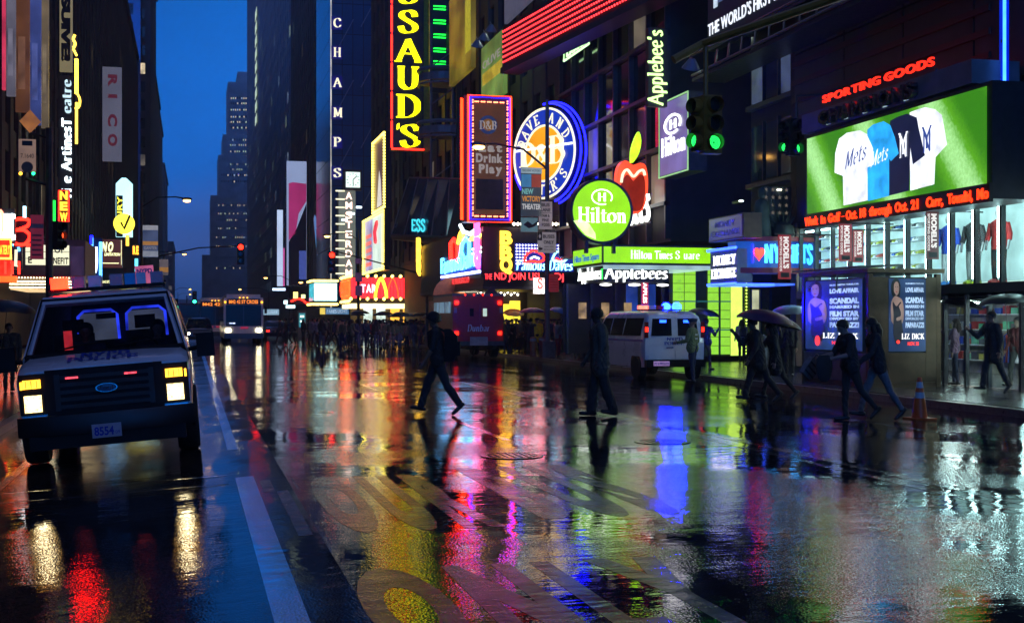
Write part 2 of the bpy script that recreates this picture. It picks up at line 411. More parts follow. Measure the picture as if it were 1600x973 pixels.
def pen(parent, s, x, z, h, mat, w=None, y=-0.01, depth=0.03, nib=0.17, ang=20, serif=0.16, each=True, name='letter', align='l', shear=0.0, fn=None, gap=0.13, mono=False):
    """roman lettering drawn with a broad pen; mono=True draws round neon tubes along the same strokes"""
    adv = [(GL[c][2] if c in GL else 0.4)+gap for c in s]
    tot = sum(adv)-gap
    k = (w/tot) if w else h
    p = x-(w or tot*h)/2 if align == 'c' else x
    nb = Vector((math.cos(R(ang)), math.sin(R(ang))))*nib/2
    objs = []; mb = MB()
    for c, a in zip(s, adv):
        if c in GL:
            st, se, _ = GL[c]
            for q, line in enumerate(st):
                if mono:
                    pts = [Vector((p+(u+shear*v)*k, y-depth, z+v*h)) for u, v in line]
                    if fn: pts = [Vector(fn(t)) for t in pts]
                    mb.tube(pts, nib*h/2, 6)
                    continue
                y0 = y-depth-0.002*q
                secs = []
                for (u, v) in line:
                    A, B = (u-nb.x+shear*v, v-nb.y*0.6), (u+nb.x+shear*v, v+nb.y*0.6)
                    secs.append([(p+A[0]*k, y0, z+A[1]*h), (p+B[0]*k, y0, z+B[1]*h), (p+B[0]*k, y, z+B[1]*h), (p+A[0]*k, y, z+A[1]*h)])
                if fn: secs = [[fn(Vector(t)) for t in s_] for s_ in secs]
                mb.loft(secs)
            if serif and not mono:
                for q, (u, v) in enumerate(se):
                    t = 0.05*h*(1 if v > 0.5 else 1)
                    v0 = z+v*h-(t if v > 0.5 else 0)+(0.02*h if v > 0.5 else -0.02*h)
                    u += shear*v
                    pts = [(p+(u-serif)*k, v0), (p+(u+serif)*k, v0), (p+(u+serif)*k, v0+t), (p+(u-serif)*k, v0+t)]
                    if fn:
                        pp = [fn(Vector((a_[0], y-depth-0.006, a_[1]))) for a_ in pts]
                        mb.quad(*pp)
                    else: mb.poly(pts, y-depth-0.006-0.001*q, y)
        if each and c != ' ':
            objs.append(mb.build(name, mat, parent)); mb = MB()
        p += a*k
    if not each: objs.append(mb.build(name, mat, parent))
    return objs
def bulbs(mb, pts, r=0.07):
    for p in pts: mb.ball(p, r, 8)
def line(a, b, n): return [tuple(Vector(a)+(Vector(b)-Vector(a))*(i/max(1, n-1))) for i in range(n)]
# ================================================================ the setting
def road_mat(name='wet_asphalt', c0=(0.012, 0.012, 0.014), c1=(0.032, 0.031, 0.031), r0=0.07, r1=0.03, k=1.0, ws=0.35, ior=1.58):
    m = bpy.data.materials.new(name); m.use_nodes = True
    n, l = m.node_tree.nodes, m.node_tree.links
    p = n['Principled BSDF']
    geo = n.new('ShaderNodeNewGeometry')
    def noise(scale, detail=3, rough=0.5, sc=(1, 1, 1)):
        mp = n.new('ShaderNodeMapping'); mp.inputs['Scale'].default_value = sc
        l.new(geo.outputs['Position'], mp.inputs['Vector'])
        t = n.new('ShaderNodeTexNoise'); t.inputs['Scale'].default_value = scale; t.inputs['Detail'].default_value = detail; t.inputs['Roughness'].default_value = rough
        l.new(mp.outputs['Vector'], t.inputs['Vector'])
        return t.outputs['Fac']
    def ramp(v, a, b, c0, c1):
        mr = n.new('ShaderNodeMapRange'); mr.inputs['From Min'].default_value = a; mr.inputs['From Max'].default_value = b
        mr.inputs['To Min'].default_value = c0; mr.inputs['To Max'].default_value = c1
        l.new(v, mr.inputs['Value']); return mr.outputs['Result']
    def math_(op, a, b):
        q = n.new('ShaderNodeMath'); q.operation = op
        for i, v in enumerate((a, b)):
            if isinstance(v, (int, float)): q.inputs[i].default_value = v
            else: l.new(v, q.inputs[i])
        return q.outputs[0]
    wear = noise(ws, 5, 0.6, (1, 0.25 if ws < 1 else 1, 1))
    cr = n.new('ShaderNodeValToRGB'); cr.color_ramp.elements[0].color = c0+(1,); cr.color_ramp.elements[1].color = c1+(1,)
    l.new(wear, cr.inputs['Fac']); l.new(cr.outputs['Color'], p.inputs['Base Color'])
    pud = ramp(noise(0.55, 4, 0.55, (1, 0.6, 1)), 0.46, 0.58, 0.0, 1.0)      # 1 where the water stands
    p.inputs['Specular IOR Level'].default_value = 0.0
    p.inputs['Roughness'].default_value = 0.9
    gl = n.new('ShaderNodeBsdfGlossy'); gl.distribution = 'BECKMANN'
    l.new(ramp(pud, 0, 1, r0, r1), gl.inputs['Roughness'])
    # grain of the stones under the film, ripples, ruts
    vor = n.new('ShaderNodeTexVoronoi'); vor.inputs['Scale'].default_value = 58
    l.new(geo.outputs['Position'], vor.inputs['Vector'])
    grain = math_('MULTIPLY', vor.outputs['Distance'], ramp(pud, 0, 1, 0.00072*k, 0.00010*k))
    fine = math_('MULTIPLY', noise(24, 3, 0.6), ramp(pud, 0, 1, 0.00045*k, 0.00015*k))
    wave = math_('MULTIPLY', noise(4.5, 2, 0.5, (0.55, 1, 1)), 0.0030*k)
    dips = math_('ADD', math_('MULTIPLY', noise(0.75, 1, 0.4), 0.012), math_('MULTIPLY', noise(2.2, 1, 0.4, (1, 0.35, 1)), 0.0022))
    rip = math_('MULTIPLY', noise(13, 2, 0.5, (0.35, 1, 1)), 0.0010*k)      # fine ripples across the street: they draw the lights out into streaks
    wave = math_('ADD', wave, rip)
    h = math_('ADD', math_('ADD', grain, fine), math_('ADD', wave, dips))
    b = n.new('ShaderNodeBump'); b.inputs['Strength'].default_value = 1.0; b.inputs['Distance'].default_value = 1.0
    l.new(h, b.inputs['Height'])
    for q in (p, gl): l.new(b.outputs['Normal'], q.inputs['Normal'])
    fr = n.new('ShaderNodeFresnel'); fr.inputs['IOR'].default_value = ior
    l.new(b.outputs['Normal'], fr.inputs['Normal'])
    mx = n.new('ShaderNodeMixShader'); l.new(fr.outputs[0], mx.inputs[0]); l.new(p.outputs[0], mx.inputs[1]); l.new(gl.outputs[0], mx.inputs[2])
    l.new(mx.outputs[0], n['Material Output'].inputs['Surface'])
    return m
ROAD = road_mat()
PAVE = M('wet_paving', (0.05, 0.05, 0.052), 0.22, var=0.4, scale=3, bump=0.25)
KERB = M('kerb_granite', (0.11, 0.11, 0.115), 0.3, var=0.3, scale=9, bump=0.2)
PAINT = road_mat('worn_road_paint', (0.025, 0.025, 0.028), (0.22, 0.22, 0.235), 0.22, 0.15, 2.0, 5.0, 1.2)
LANE = road_mat('worn_lane_paint', (0.02, 0.02, 0.024), (0.07, 0.066, 0.072), 0.24, 0.16, 2.0, 9.0, 1.2)
YELL = road_mat('worn_yellow_paint', (0.08, 0.07, 0.04), (0.36, 0.31, 0.2), 0.16, 0.10, 1.5, 4.0)
IRON = road_mat('cast_iron', (0.012, 0.012, 0.014), (0.02, 0.02, 0.022), 0.2, 0.12, 1.0)

KX, FX, LKX, LFX = 14.4, 18.0, -3.0, -10.0       # right kerb, right building line, left kerb, left building line
ZP = -0.05                                        # level of the right pavement
def strip(name, xs, zs, y0, y1, mat, kind='structure', th=0.4):
    mb = MB()
    a = [(x, y0, z) for x, z in zip(xs, zs)]+[(xs[-1], y0, zs[-1]-th), (xs[0], y0, zs[0]-th)]
    mb.loft([a, [(p[0], y1, p[2]) for p in a]])
    return mb.build(name, mat, kind=kind)
box('ground', M('bare_ground', (0.03, 0.03, 0.03), 0.9), None, -900, 900, -30, 2200, -1.6, -1.2)['kind'] = 'structure'
rx = [LKX, -2, -0.5, 0.9, 3, 7.0, 8.5, 10.5, 12.5, KX]
strip('road', rx, [rz_(x) for x in rx], -14, 1400, ROAD)
ZL = rz_(LKX)
o = strip('pavement', [KX+0.18, 60], [ZP, ZP], -14, 1400, PAVE); tag(o)
o = strip('pavement', [-60, LKX-0.18], [ZL+0.13, ZL+0.13], -14, 1400, PAVE)
for X, z in ((KX, ZP-0.005), (LKX-0.18, ZL+0.125)):
    k = box('kerb', None, None, X+0.002, X+0.178, -14, 1400, z-0.4, z); k['kind'] = 'structure'; k.data.materials.append(KERB)
# kerb stones' joints and paving joints near the camera: separate stones set in the walk
slab = MB().box(-0.72, 0.72, -0.72, 0.72, 0, 0.012).mesh('paving_slab', None, bevel=0.006, seg=1)
pv = [ob for ob in bpy.data.objects if ob.name.startswith('pavement')][0]
for i in range(3):
    for j in range(20):
        link('paving_slab', slab, PAVE, pv, (KX+0.95+i*1.5, 18.3+j*1.5, ZP-0.004))
seam = MB()
for y in (9.6, 10.15): seam.box(-4, 6.1, y, y+0.03, 0.0, 0.0) if False else None
# ---- painted marks, 4 mm sheets on the asphalt
def mark(name, pts, mat, z=0.0015):
    mb = MB(); mb.bm.faces.new([mb.bm.verts.new((p[0], p[1], z+rz_(p[0]))) for p in pts])
    o = mb.build(name, mat, kind='structure'); return o
mark('lane_line', [(0.42, 4), (0.60, 4), (0.60, 13.2), (0.42, 13.2)], LANE)
mark('lane_line', [(0.42, 16), (0.55, 16), (0.55, 60), (0.42, 60)], LANE)
mark('lane_line', [(-2.05, 10), (-1.93, 10), (-1.93, 90), (-2.05, 90)], LANE)
for x in (6.48, 6.76): mark('centre_line', [(x, 4), (x+0.12, 4), (x+0.12, 140), (x, 140)], YELL)
mark('stop_line', [(-4.8, 12.55), (0.35, 12.75), (0.35, 12.80), (-4.8, 12.60)], PAINT)
mark('stop_line', [(-4.8, 13.3), (0.35, 13.45), (0.35, 13.50), (-4.8, 13.35)], PAINT)
for x in (3.9, 10.4):
    for k in range(5): mark('lane_dash', [(x, 16+k*12), (x+0.1, 16+k*12), (x+0.1, 19+k*12), (x, 19+k*12)], PAINT)
def road_word(s, x0, x1, y0, y1):
    """tall letters painted on the road, read from the camera's side"""
    ws = [max(0.2, glyph(c, 0.06)[0][:, 0].max()) for c in s]
    k = (x1-x0)/(sum(ws)+0.28*(len(s)-1)); x = x0
    for c, w in zip(s, ws):
        co, faces = glyph(c, 0.06, 0.0)
        me = bpy.data.meshes.new('road_letter')
        yy = co[:, 2]; 
        me.from_pydata([(x+p[0]*k, y0+(y1-y0)*p[2], 0.0015+rz_(x+p[0]*k)) for p in co], [], faces)
        me.materials.append(PAINT)
        ob = bpy.data.objects.new('road_letter', me); COL.objects.link(ob); ob['kind'] = 'structure'
        x += (w+0.28)*k
road_word('TOUR', 0.66, 2.3, 9.6, 12.7)
road_word('BUS', 2.65, 3.9, 9.9, 13.1)
road_word('ONLY', 0.9, 2.95, 5.9, 7.9)
for px, py in ((1035, 690), (800, 712)):
    g = gnd(px, py); mb = MB().lathe([(0.36, 0.0), (0.36, 0.006), (0.30, 0.007), (0.29, 0.003)], (0, 0, 0), 24)
    for i in range(-3, 4): mb.cbox((i*0.08, 0, 0.006), (0.03, 2*math.sqrt(max(0.01, 0.27**2-(i*0.08)**2)), 0.006))
    ob = mb.build('manhole_cover', IRON, loc=(g.x, g.y, g.z+0.002)); tag(ob, kind='structure')

# ================================================================ buildings
DK = M('dark_masonry', (0.045, 0.042, 0.042), 0.8, var=0.4, scale=1.2, bump=0.3)
DK2 = M('brown_brick', (0.06, 0.042, 0.035), 0.8, var=0.4, scale=1.5, bump=0.3)
GREY = M('grey_concrete', (0.09, 0.09, 0.095), 0.8, var=0.3, scale=1.0, bump=0.3)
FARB = M('pale_stone', (0.3, 0.31, 0.34), 0.85, var=0.35, scale=0.25)
STEEL = M('painted_steel', (0.07, 0.07, 0.075), 0.45, metal=0.4, var=0.3)
BLACK = M('black_metal', (0.014, 0.014, 0.016), 0.4, var=0.3)
DGLASS = M('dark_window_glass', (0.012, 0.016, 0.022), 0.08, var=0.4, scale=0.6)
BGLASS = M('blue_window_glass', (0.03, 0.07, 0.12), 0.08, var=0.5, scale=0.4)
W_WARM = E('window_lit_warm', (1.0, 0.8, 0.5), 0.55, 0.5, 1.2)
W_GRN = E('window_lit_green', (0.8, 1.0, 0.6), 0.55, 0.6, 1.2)
W_BLU = E('window_lit_cool', (0.62, 0.8, 1.0), 0.5, 0.6, 1.0)
W_DIM = E('window_lit_dim', (0.75, 0.62, 0.45), 0.10, 0.6, 0.8)
ROOF = M('roof_gravel', (0.05, 0.05, 0.05), 0.9)
def zmax(x, y): return H0+(540.0/F)*(y*CA+x*SA)
def block(name, label, x0, x1, y0, y1, h, wall, faces='W', bay=3.0, fl=3.6, zs=5.0, ww=0.62, wh=0.6, glass=DGLASS, lit=(W_WARM,), p=0.1, pier=0.25, z0=0.0, cap=260, parts=True, seed=1, cat='building', group=None, cornice=True):
    """a building: a body, piers and floor bands standing proud of it, and a pane in every opening between them"""
    rnd = random.Random(seed)
    t = thing(name, label, cat, ((x0+x1)/2, y0, z0), group=group)
    ox, oy = (x0+x1)/2, y0
    box('wall', wall, t, x0-ox, x1-ox, 0, y1-y0, 0, h)
    if cornice: box('cornice', wall, t, x0-ox-0.4, x1-ox+0.4, -0.4, y1-y0+0.4, h+0.01, h+0.9)
    for f in faces:
        if f == 'S': L, w0 = x1-x0, x0-ox
        else: L = y1-y0
        nb = max(1, round(L/bay)); b = L/nb
        xx = x0 if f == 'W' else x1
        ztop = min(h-1.5, zmax(xx if f != 'S' else x1, y1 if f != 'S' else y0))
        nf = int((ztop-zs)/fl)
        if nf < 1: continue
        def P(u, d, z):           # along the face, out of it, up
            if f == 'S': return Vector((w0+u, -d, z))
            if f == 'W': return Vector((x0-ox-d, u, z))
            return Vector((x1-ox+d, u, z))
        pm, sm = MB(), MB()
        for i in range(nb+1):
            a, c = P(i*b-b*(1-ww)/2, 0, zs-0.4), P(i*b+b*(1-ww)/2, pier, zs+nf*fl)
            pm.box(min(a.x, c.x), max(a.x, c.x), min(a.y, c.y), max(a.y, c.y), a.z, c.z)
        for k in range(nf+1):
            a, c = P(0, 0, zs+k*fl-fl*(1-wh)/2), P(L, pier*0.6, zs+k*fl+fl*(1-wh)/2)
            sm.box(min(a.x, c.x), max(a.x, c.x), min(a.y, c.y), max(a.y, c.y), a.z, c.z)
        pm.build('piers', wall, t, kind='stuff'); sm.build('floor_bands', wall, t, kind='stuff')
        a, c = P(-b*ww/2, 0.0, -fl*wh/2), P(b*ww/2, 0.03, fl*wh/2)
        off = P(0, 0, 0)
        a -= off; c -= off
        bx = (min(a.x, c.x), max(a.x, c.x), min(a.y, c.y), max(a.y, c.y), a.z, c.z)
        wm = MB().box(*bx).mesh('window')
        rest = {}
        n = 0
        order = [(i, k) for i in range(nb) for k in range(nf)]
        for i, k in order:
            m = rnd.choice(lit) if rnd.random() < p else glass
            c = P((i+0.5)*b, 0, zs+(k+0.5)*fl)
            if n < cap and parts: link('window', wm, m, t, c); n += 1
            else: rest.setdefault(m.name, (m, MB()))[1].box(c.x+bx[0], c.x+bx[1], c.y+bx[2], c.y+bx[3], c.z+bx[4], c.z+bx[5])
        for m, mb in rest.values(): mb.build('windows', m, t, kind='stuff')
    return t
# ---- right side, from the camera away
sport = thing('sports_store_building', 'dark building above the glowing sports shop windows and big screen', 'building', (18, 10, 0))
box('wall', DK, sport, 0.0, 24, -2, 26, 4.5, 34)
box('side_wall', DK2, sport, 0.0, 24, 26.02, 26.4, 0.15, 34)
for k in range(9):
    box('wall_panel', M('dark_wall_panel', (0.05, 0.045, 0.045), 0.55, var=0.4, scale=2), sport, -0.10, -0.003, -1.9+k*3.1, -1.9+k*3.1+3.02, 7.0+0.0, 9.6, bevel=0.01)
    box('wall_panel', M('dark_wall_panel', (0.05, 0.045, 0.045), 0.55), sport, -0.10, -0.003, -1.9+k*3.1, -1.9+k*3.1+3.02, 9.66, 12.3, bevel=0.01)
for k in range(6): box('wall_band', M('red_brown_metal', (0.09, 0.03, 0.028), 0.6), sport, -0.16, -0.004, 16, 26, 7.6+k*0.55, 7.75+k*0.55)
gift = thing('gift_shop_building', 'narrow dark building above the blue gift shop sign', 'building', (18, 36.45, 0))
box('wall', DK, gift, 0.35, 22, 0, 3.6, 5.2, 30)
for k in range(5):
    for i in range(3):
        lit = (k == 1 and i != 1)
        box('window', BGLASS if not lit else E('window_blue_dim', (0.25, 0.35, 0.7), 0.10, 0.5, 1.5), gift, 0.28, 0.34, 0.25+i*1.1, 1.2+i*1.1, 6.2+k*2.6, 8.0+k*2.6)
        box('window_frame', STEEL, gift, 0.22, 0.33, 0.2+i*1.1, 0.26+i*1.1, 6.1+k*2.6, 8.1+k*2.6)
    box('window_sill', STEEL, gift, 0.1, 0.345, 0.1, 3.5, 5.95+k*2.6, 6.1+k*2.6)
hotel = thing('hotel_restaurant_building', 'tall dark glass-gridded building over the green hotel canopy', 'building', (18, 46.6, 0))
box('wall', DK, hotel, 0.0, 26, 0.0, 15.3, 4.6, 46)
box('side_wall', DK, hotel, 4.1, 26, -6.5, -0.02, 4.7, 46)
HX = 0.0
grid = MB()
for k in range(13):
    box('mullion_rail', STEEL, hotel, -0.30, -0.004, 0.0, 15.3, 6.0+k*2.2, 6.14+k*2.2)
for i in range(8):
    box('mullion_post', STEEL, hotel, -0.24, -0.006, i*2.1, i*2.1+0.12, 4.7, 34)
pane = MB().box(-0.05, -0.01, 0, 1.9, 0, 1.95).mesh('window')
for k in range(12):
    for i in range(7):
        m = DGLASS if (i*7+k*5) % 11 else W_DIM
        link('window', pane, m, hotel, (0, 0.16+i*2.1, 6.18+k*2.2))
wax = block('wax_museum_building', 'tall dark building behind the yellow vertical letter sign', 18.2, 44, 86.2, 112, 60, DK, 'WS', 3.2, 3.8, 7, p=0.10, lit=(W_DIM, W_DIM, W_WARM), seed=3)
dnb = block('corner_restaurant_building', 'dark corner block carrying the round blue sign and neon barbecue canopy', 18.1, 44, 62.05, 86, 40, DK, 'W', 2.7, 3.6, 7.2, p=0.08, lit=(W_DIM,), seed=4)
block('burger_building', 'dark masonry block behind the red burger marquee', 19.4, 44, 112.3, 140, 48, DK2, 'WS', 3, 3.6, 7, p=0.06, lit=(W_DIM, W_BLU), seed=5)
champ = thing('blue_glass_tower', 'blue glass tower with stacked white letter boxes down its edge', 'tower', (16.0, 152, 0))
box('core', DK, champ, 0.3, 26, 0.4, 20, 0, 70)
BLG = M('champ_glass', (0.05, 0.16, 0.30), 0.12, var=0.5, scale=0.15)
gp = MB().box(0.04, 1.22, 0, 0.2, 0.04, 3.56).mesh('glass_panel')
for i in range(5):
    for k in range(14):
        link('glass_panel', gp, BLG, champ, (i*1.26, 0.0, 3+k*3.6))
gs = MB().box(0.1, 0.298, 0.05, 3.9, 0.04, 3.56).mesh('glass_panel')
for k in range(14):
    for j in range(5): link('glass_panel', gs, BLG, champ, (0.0, 0.4+j*3.95, 3+k*3.6))
for i in range(14):        # pale diagonal reflections on the glass, laid on as thin bars
    mb = MB().tube([(0.3+(i % 2)*3.2, -0.05, 4+i*3.6), (2.6+(i % 2)*3.2, -0.05, 8.4+i*3.6)], 0.07, 6)
    mb.build('diagonal_bar', M('pale_reflection', (0.22, 0.32, 0.42), 0.4), champ)
box('edge_strip', E('edge_light_strip', (0.8, 0.75, 0.6), 0.6, 0.8, 0.3), champ, -0.12, 0.0, -0.08, 0.02, 3, 55)
block('dark_office_building', 'dark office block between the blue glass tower and the tall tower', 18.6, 50, 176, 247, 95, DK, 'WS', 4, 4, 10, p=0.16, lit=(W_DIM, W_DIM, W_WARM, W_GRN), seed=6, cap=120)
tall = block('tall_office_tower', 'tall dark tower right of the sky with one column of lit windows', 19.5, 60, 250, 470, 150, M('tower_cladding', (0.13, 0.15, 0.19), 0.6, var=0.3, scale=0.1), 'WS', 5.5, 4.2, 8, p=0.16, lit=(W_DIM, W_DIM, W_DIM, W_GRN, W_BLU), seed=7, cap=120, glass=BGLASS)
colm = MB().box(-0.06, 0, -5, 5, 0, 2.6).mesh('window')
for k in range(9):
    c = atX(401, 30+k*20.5, 19.1); link('window', colm, W_GRN, tall, (c.x-39.75-0.2, c.y-250, c.z))
# ---- the far tower at the end of the street, with its steps
far = thing('stepped_skyscraper', 'far stepped skyscraper with lit windows at the end of the street', 'skyscraper', (16, 600, 0))
def px_box(nm, a, b, top, Y, par, ox, oy, mat=FARB, d=30, bot=0):
    p, q = at(a, top, Y), at(b, top, Y)
    return box(nm, mat, par, p.x-ox, q.x-ox, Y-oy, Y-oy+d, bot, p.z), p, q
for a, b, top, Y in ((371, 392, 112, 606), (356, 392, 128, 604), (348, 392, 210, 602), (341, 396, 242, 600.5), (329, 398, 305, 599), (316, 400, 398, 597)):
    px_box('tower_stage', a, b, top, Y, far, 16, 600)
rnd = random.Random(11)
rows = [(360, 386, y) for y in (155, 163, 173, 184, 192, 201, 220, 228, 238, 247, 258, 266)]+[(345, 386, y) for y in (275, 285)]+[(338, 390, y) for y in (322, 335, 345, 358, 372, 386, 404, 420)]
wl_, wd_ = {}, MB()
lw = MB().box(0, 0.62, -0.12, 0, 0, 0.72).mesh('window'); nlit = 0
for a, b, y in rows:
    Yf = 597 if y > 400 else 599 if y >= 312 else 600.5 if y >= 255 else 602 if y >= 205 else 604
    dense = 0.6 if y < 200 else 0.4
    x = a
    while x < b:
        c = at(x, y, Yf)
        if rnd.random() < dense:
            link('window', lw, rnd.choice((W_WARM, W_GRN, W_BLU, W_WARM)), far, (c.x-16, c.y-600-0.01, c.z)); nlit += 1
        else: wd_.box(c.x-16, c.x-16+0.7, c.y-600-0.1, c.y-600-0.01, c.z, c.z+1.0)
        x += 3.3
wd_.build('windows', DGLASS, far, kind='stuff')
rb_ = MB()
for a, b, top, bot, Y in ((356, 391, 130, 210, 603.6), (348, 395, 212, 242, 601.6), (341, 395, 244, 304, 600.1), (329, 397, 307, 396, 598.6), (316, 399, 400, 492, 596.6)):
    x = a
    while x < b:
        p, q = at(x, top, Y), at(x, bot, Y)
        rb_.box(p.x-16, p.x-16+0.35, Y-600, Y-600+0.38, q.z, p.z); x += 3.3
rb_.build('piers', FARB, far, kind='stuff')
# ---- the street goes on behind the viewpoint; unseen blocks, put in to hold back skylight
for nm, x0, x1, y0, y1, h in (('right', 18, 44, -60, 7.8, 20), ('left', -36, -10.2, -60, 39.7, 20)):
    t = thing('street_block', 'plain dark block of the street behind the viewpoint', 'building', ((x0+x1)/2, y0, 0), group='blocks behind the viewpoint')
    box('wall', DK, t, -(x1-x0)/2, (x1-x0)/2, 0, y1-y0, 0, h); t['kind'] = 'structure'
# ---- left side
LB = [('left_theatre_building', 'dark poster covered building above the bulb-lit theatre marquee', -34, -10.2, 40, 88, 40, DK2, 2),
      ('left_dark_building', 'dark blank building behind the vertical white theatre letters', -34, -10.2, 88.4, 150, 58, DK, 8),
      ('left_store_building', 'dark block behind the tall white vertical banner sign', -34, -10.4, 150.4, 258, 52, DK2, 9)]
for nm, lb, x0, x1, y0, y1, h, w, sd in LB:
    block(nm, lb, x0, x1, y0, y1, h, w, 'E', 3.4, 3.8, 8, p=0.11, lit=(W_DIM, W_DIM, W_DIM, W_WARM), seed=sd, cap=110)
def tower_l(nm, lb, a, b, top, Y, d, mat, seed):
    p, q = at(a, top, Y), at(b, top, Y)
    return block(nm, lb, p.x, q.x, Y, Y+d, p.z, mat, 'S', 2.6, 3.6, 6, p=0.12, lit=(W_DIM, W_DIM, W_WARM), seed=seed, cap=60)
tower_l('left_slab_tower', 'dark slab tower whose right edge meets the sky', 120, 231, -120, 262, 60, M('violet_dark_stone', (0.07, 0.065, 0.085), 0.8, var=0.3, scale=0.2), 21)
tower_l('left_step_tower', 'dark stepped tower left of the open sky', 150, 240, 108, 330, 60, DK, 22)
tower_l('left_step_tower', 'lower dark tower in front of the sky, second step down', 150, 247, 168, 400, 60, GREY, 23)
tower_l('left_step_tower', 'third dark step of towers left of the sky', 150, 256, 255, 520, 80, GREY, 24)
tower_l('left_step_tower', 'lowest far dark building left of the sky gap', 150, 270, 378, 700, 90, DK, 25)
tower_l('blue_glass_slab', 'slim glass slab reflecting the blue sky between left towers', 184, 214, -60, 258.5, 3, M('sky_reflecting_glass', (0.10, 0.17, 0.3), 0.15, metal=0.7, var=0.2, scale=0.1), 26)
box('terrain', M('distant_ground', (0.04, 0.045, 0.055), 0.9), None, -500, 600, 1500, 1560, -1, 25)['kind'] = 'structure'
# ================================================================ lit signs on the right side
WHT = E('white_sign_face', (1.0, 1.0, 0.95), 2.2, 0.12, 2)
CRM = E('cream_letters', (1.0, 0.92, 0.62), 1.0, 0.1, 2)
YEL = E('yellow_letters', (1.0, 0.93, 0.0), 2.6, 0.12, 1.2)
N_RED = E('red_neon', (1.0, 0.012, 0.006), 7.0, 0.15, 1.5)
N_ORG = E('orange_neon', (1.0, 0.024, 0.004), 7.0, 0.15, 1.5)
N_BLU = E('blue_neon', (0.006, 0.007, 1.0), 7.0, 0.15, 1.5)
N_CYA = E('cyan_neon', (0.08, 0.45, 1.0), 4.0, 0.15, 1.5)
N_GRN = E('green_neon', (0.01, 1.0, 0.05), 2.4, 0.15, 1.5)
N_PNK = E('pink_neon', (1.0, 0.05, 0.25), 5.5, 0.15, 1.5)
N_WHT = E('white_neon', (0.75, 0.92, 1.0), 4.0, 0.15, 1.5)
BULB = E('warm_bulb', (1.0, 0.72, 0.28), 6.0, 0.3, 9)
BULBW = E('white_bulb', (1.0, 0.9, 0.66), 6.0, 0.3, 9)
LEDR = E('red_led', (1.0, 0.03, 0.035), 3.4, 0.25, 6)
TICK = E('ticker_led', (1.0, 0.03, 0.004), 2.6, 0.25, 6)
LIME = E('lime_light_panel', (0.28, 0.72, 0.01), 0.95, 0.12, 1.0)
BOX = M('sign_cabinet', (0.025, 0.024, 0.026), 0.5, var=0.3)
GREYP = M('grey_sign_metal', (0.16, 0.15, 0.16), 0.45, var=0.3, scale=2)
class Face:
    """a sign face: rect in the photograph -> a thing with its own frame (x right, z up, -y towards the street)"""
    def __init__(s, name, label, cat, px0, px1, pt, pb, Y=None, X=None, group=None, pxz=None):
        if Y is not None:
            a, b = at(px0, 0, Y), at(px1, 0, Y); s.w = b.x-a.x; pm = (px0+px1)/2 if pxz is None else pxz
            s.z1, s.z0 = at(pm, pt, Y).z, at(pm, pb, Y).z; loc = (a.x, Y, s.z0); rz = 0
        else:
            q = px1 if pxz is None else pxz
            a, b = atX(px0, 0, X), atX(px1, 0, X)
            s.z1, s.z0 = atX(q, pt, X).z, atX(q, pb, X).z
            s.w = abs(a.y-b.y); loc = (X, a.y, s.z0); rz = -PI/2 if X > 0 else PI/2
        s.h = s.z1-s.z0
        s.t = thing(name, label, cat, loc, rz, group)
    def panel(s, mat, name='panel', x0=0, x1=1, z0=0, z1=1, y0=0.0, y1=0.25, bevel=0.0):
        return box(name, mat, s.t, x0*s.w, x1*s.w, y0, y1, z0*s.h, z1*s.h, bevel)
    def frame(s, mat, r=0.05, y=-0.06, x0=0, x1=1, z0=0, z1=1, name='neon_tube', ins=0.0, rad=None):
        a, b, c, d = x0*s.w+ins, x1*s.w-ins, z0*s.h+ins, z1*s.h-ins
        mb = MB().tube([(a, y, c), (b, y, c), (b, y, d), (a, y, d)], r, 6, closed=True)
        return mb.build(name, mat, s.t)
def bulb_row(parent, pts, mat=BULB, r=0.08, each=False):
    """a row of lamps; each a part when told apart"""
    if each:
        me = MB().ball((0, 0, 0), r).mesh('bulb', smooth=True)
        for p in pts: link('bulb', me, mat, parent, p)
    else:
        mb = MB(); bulbs(mb, pts, r); mb.build('bulbs', mat, parent, kind='stuff')

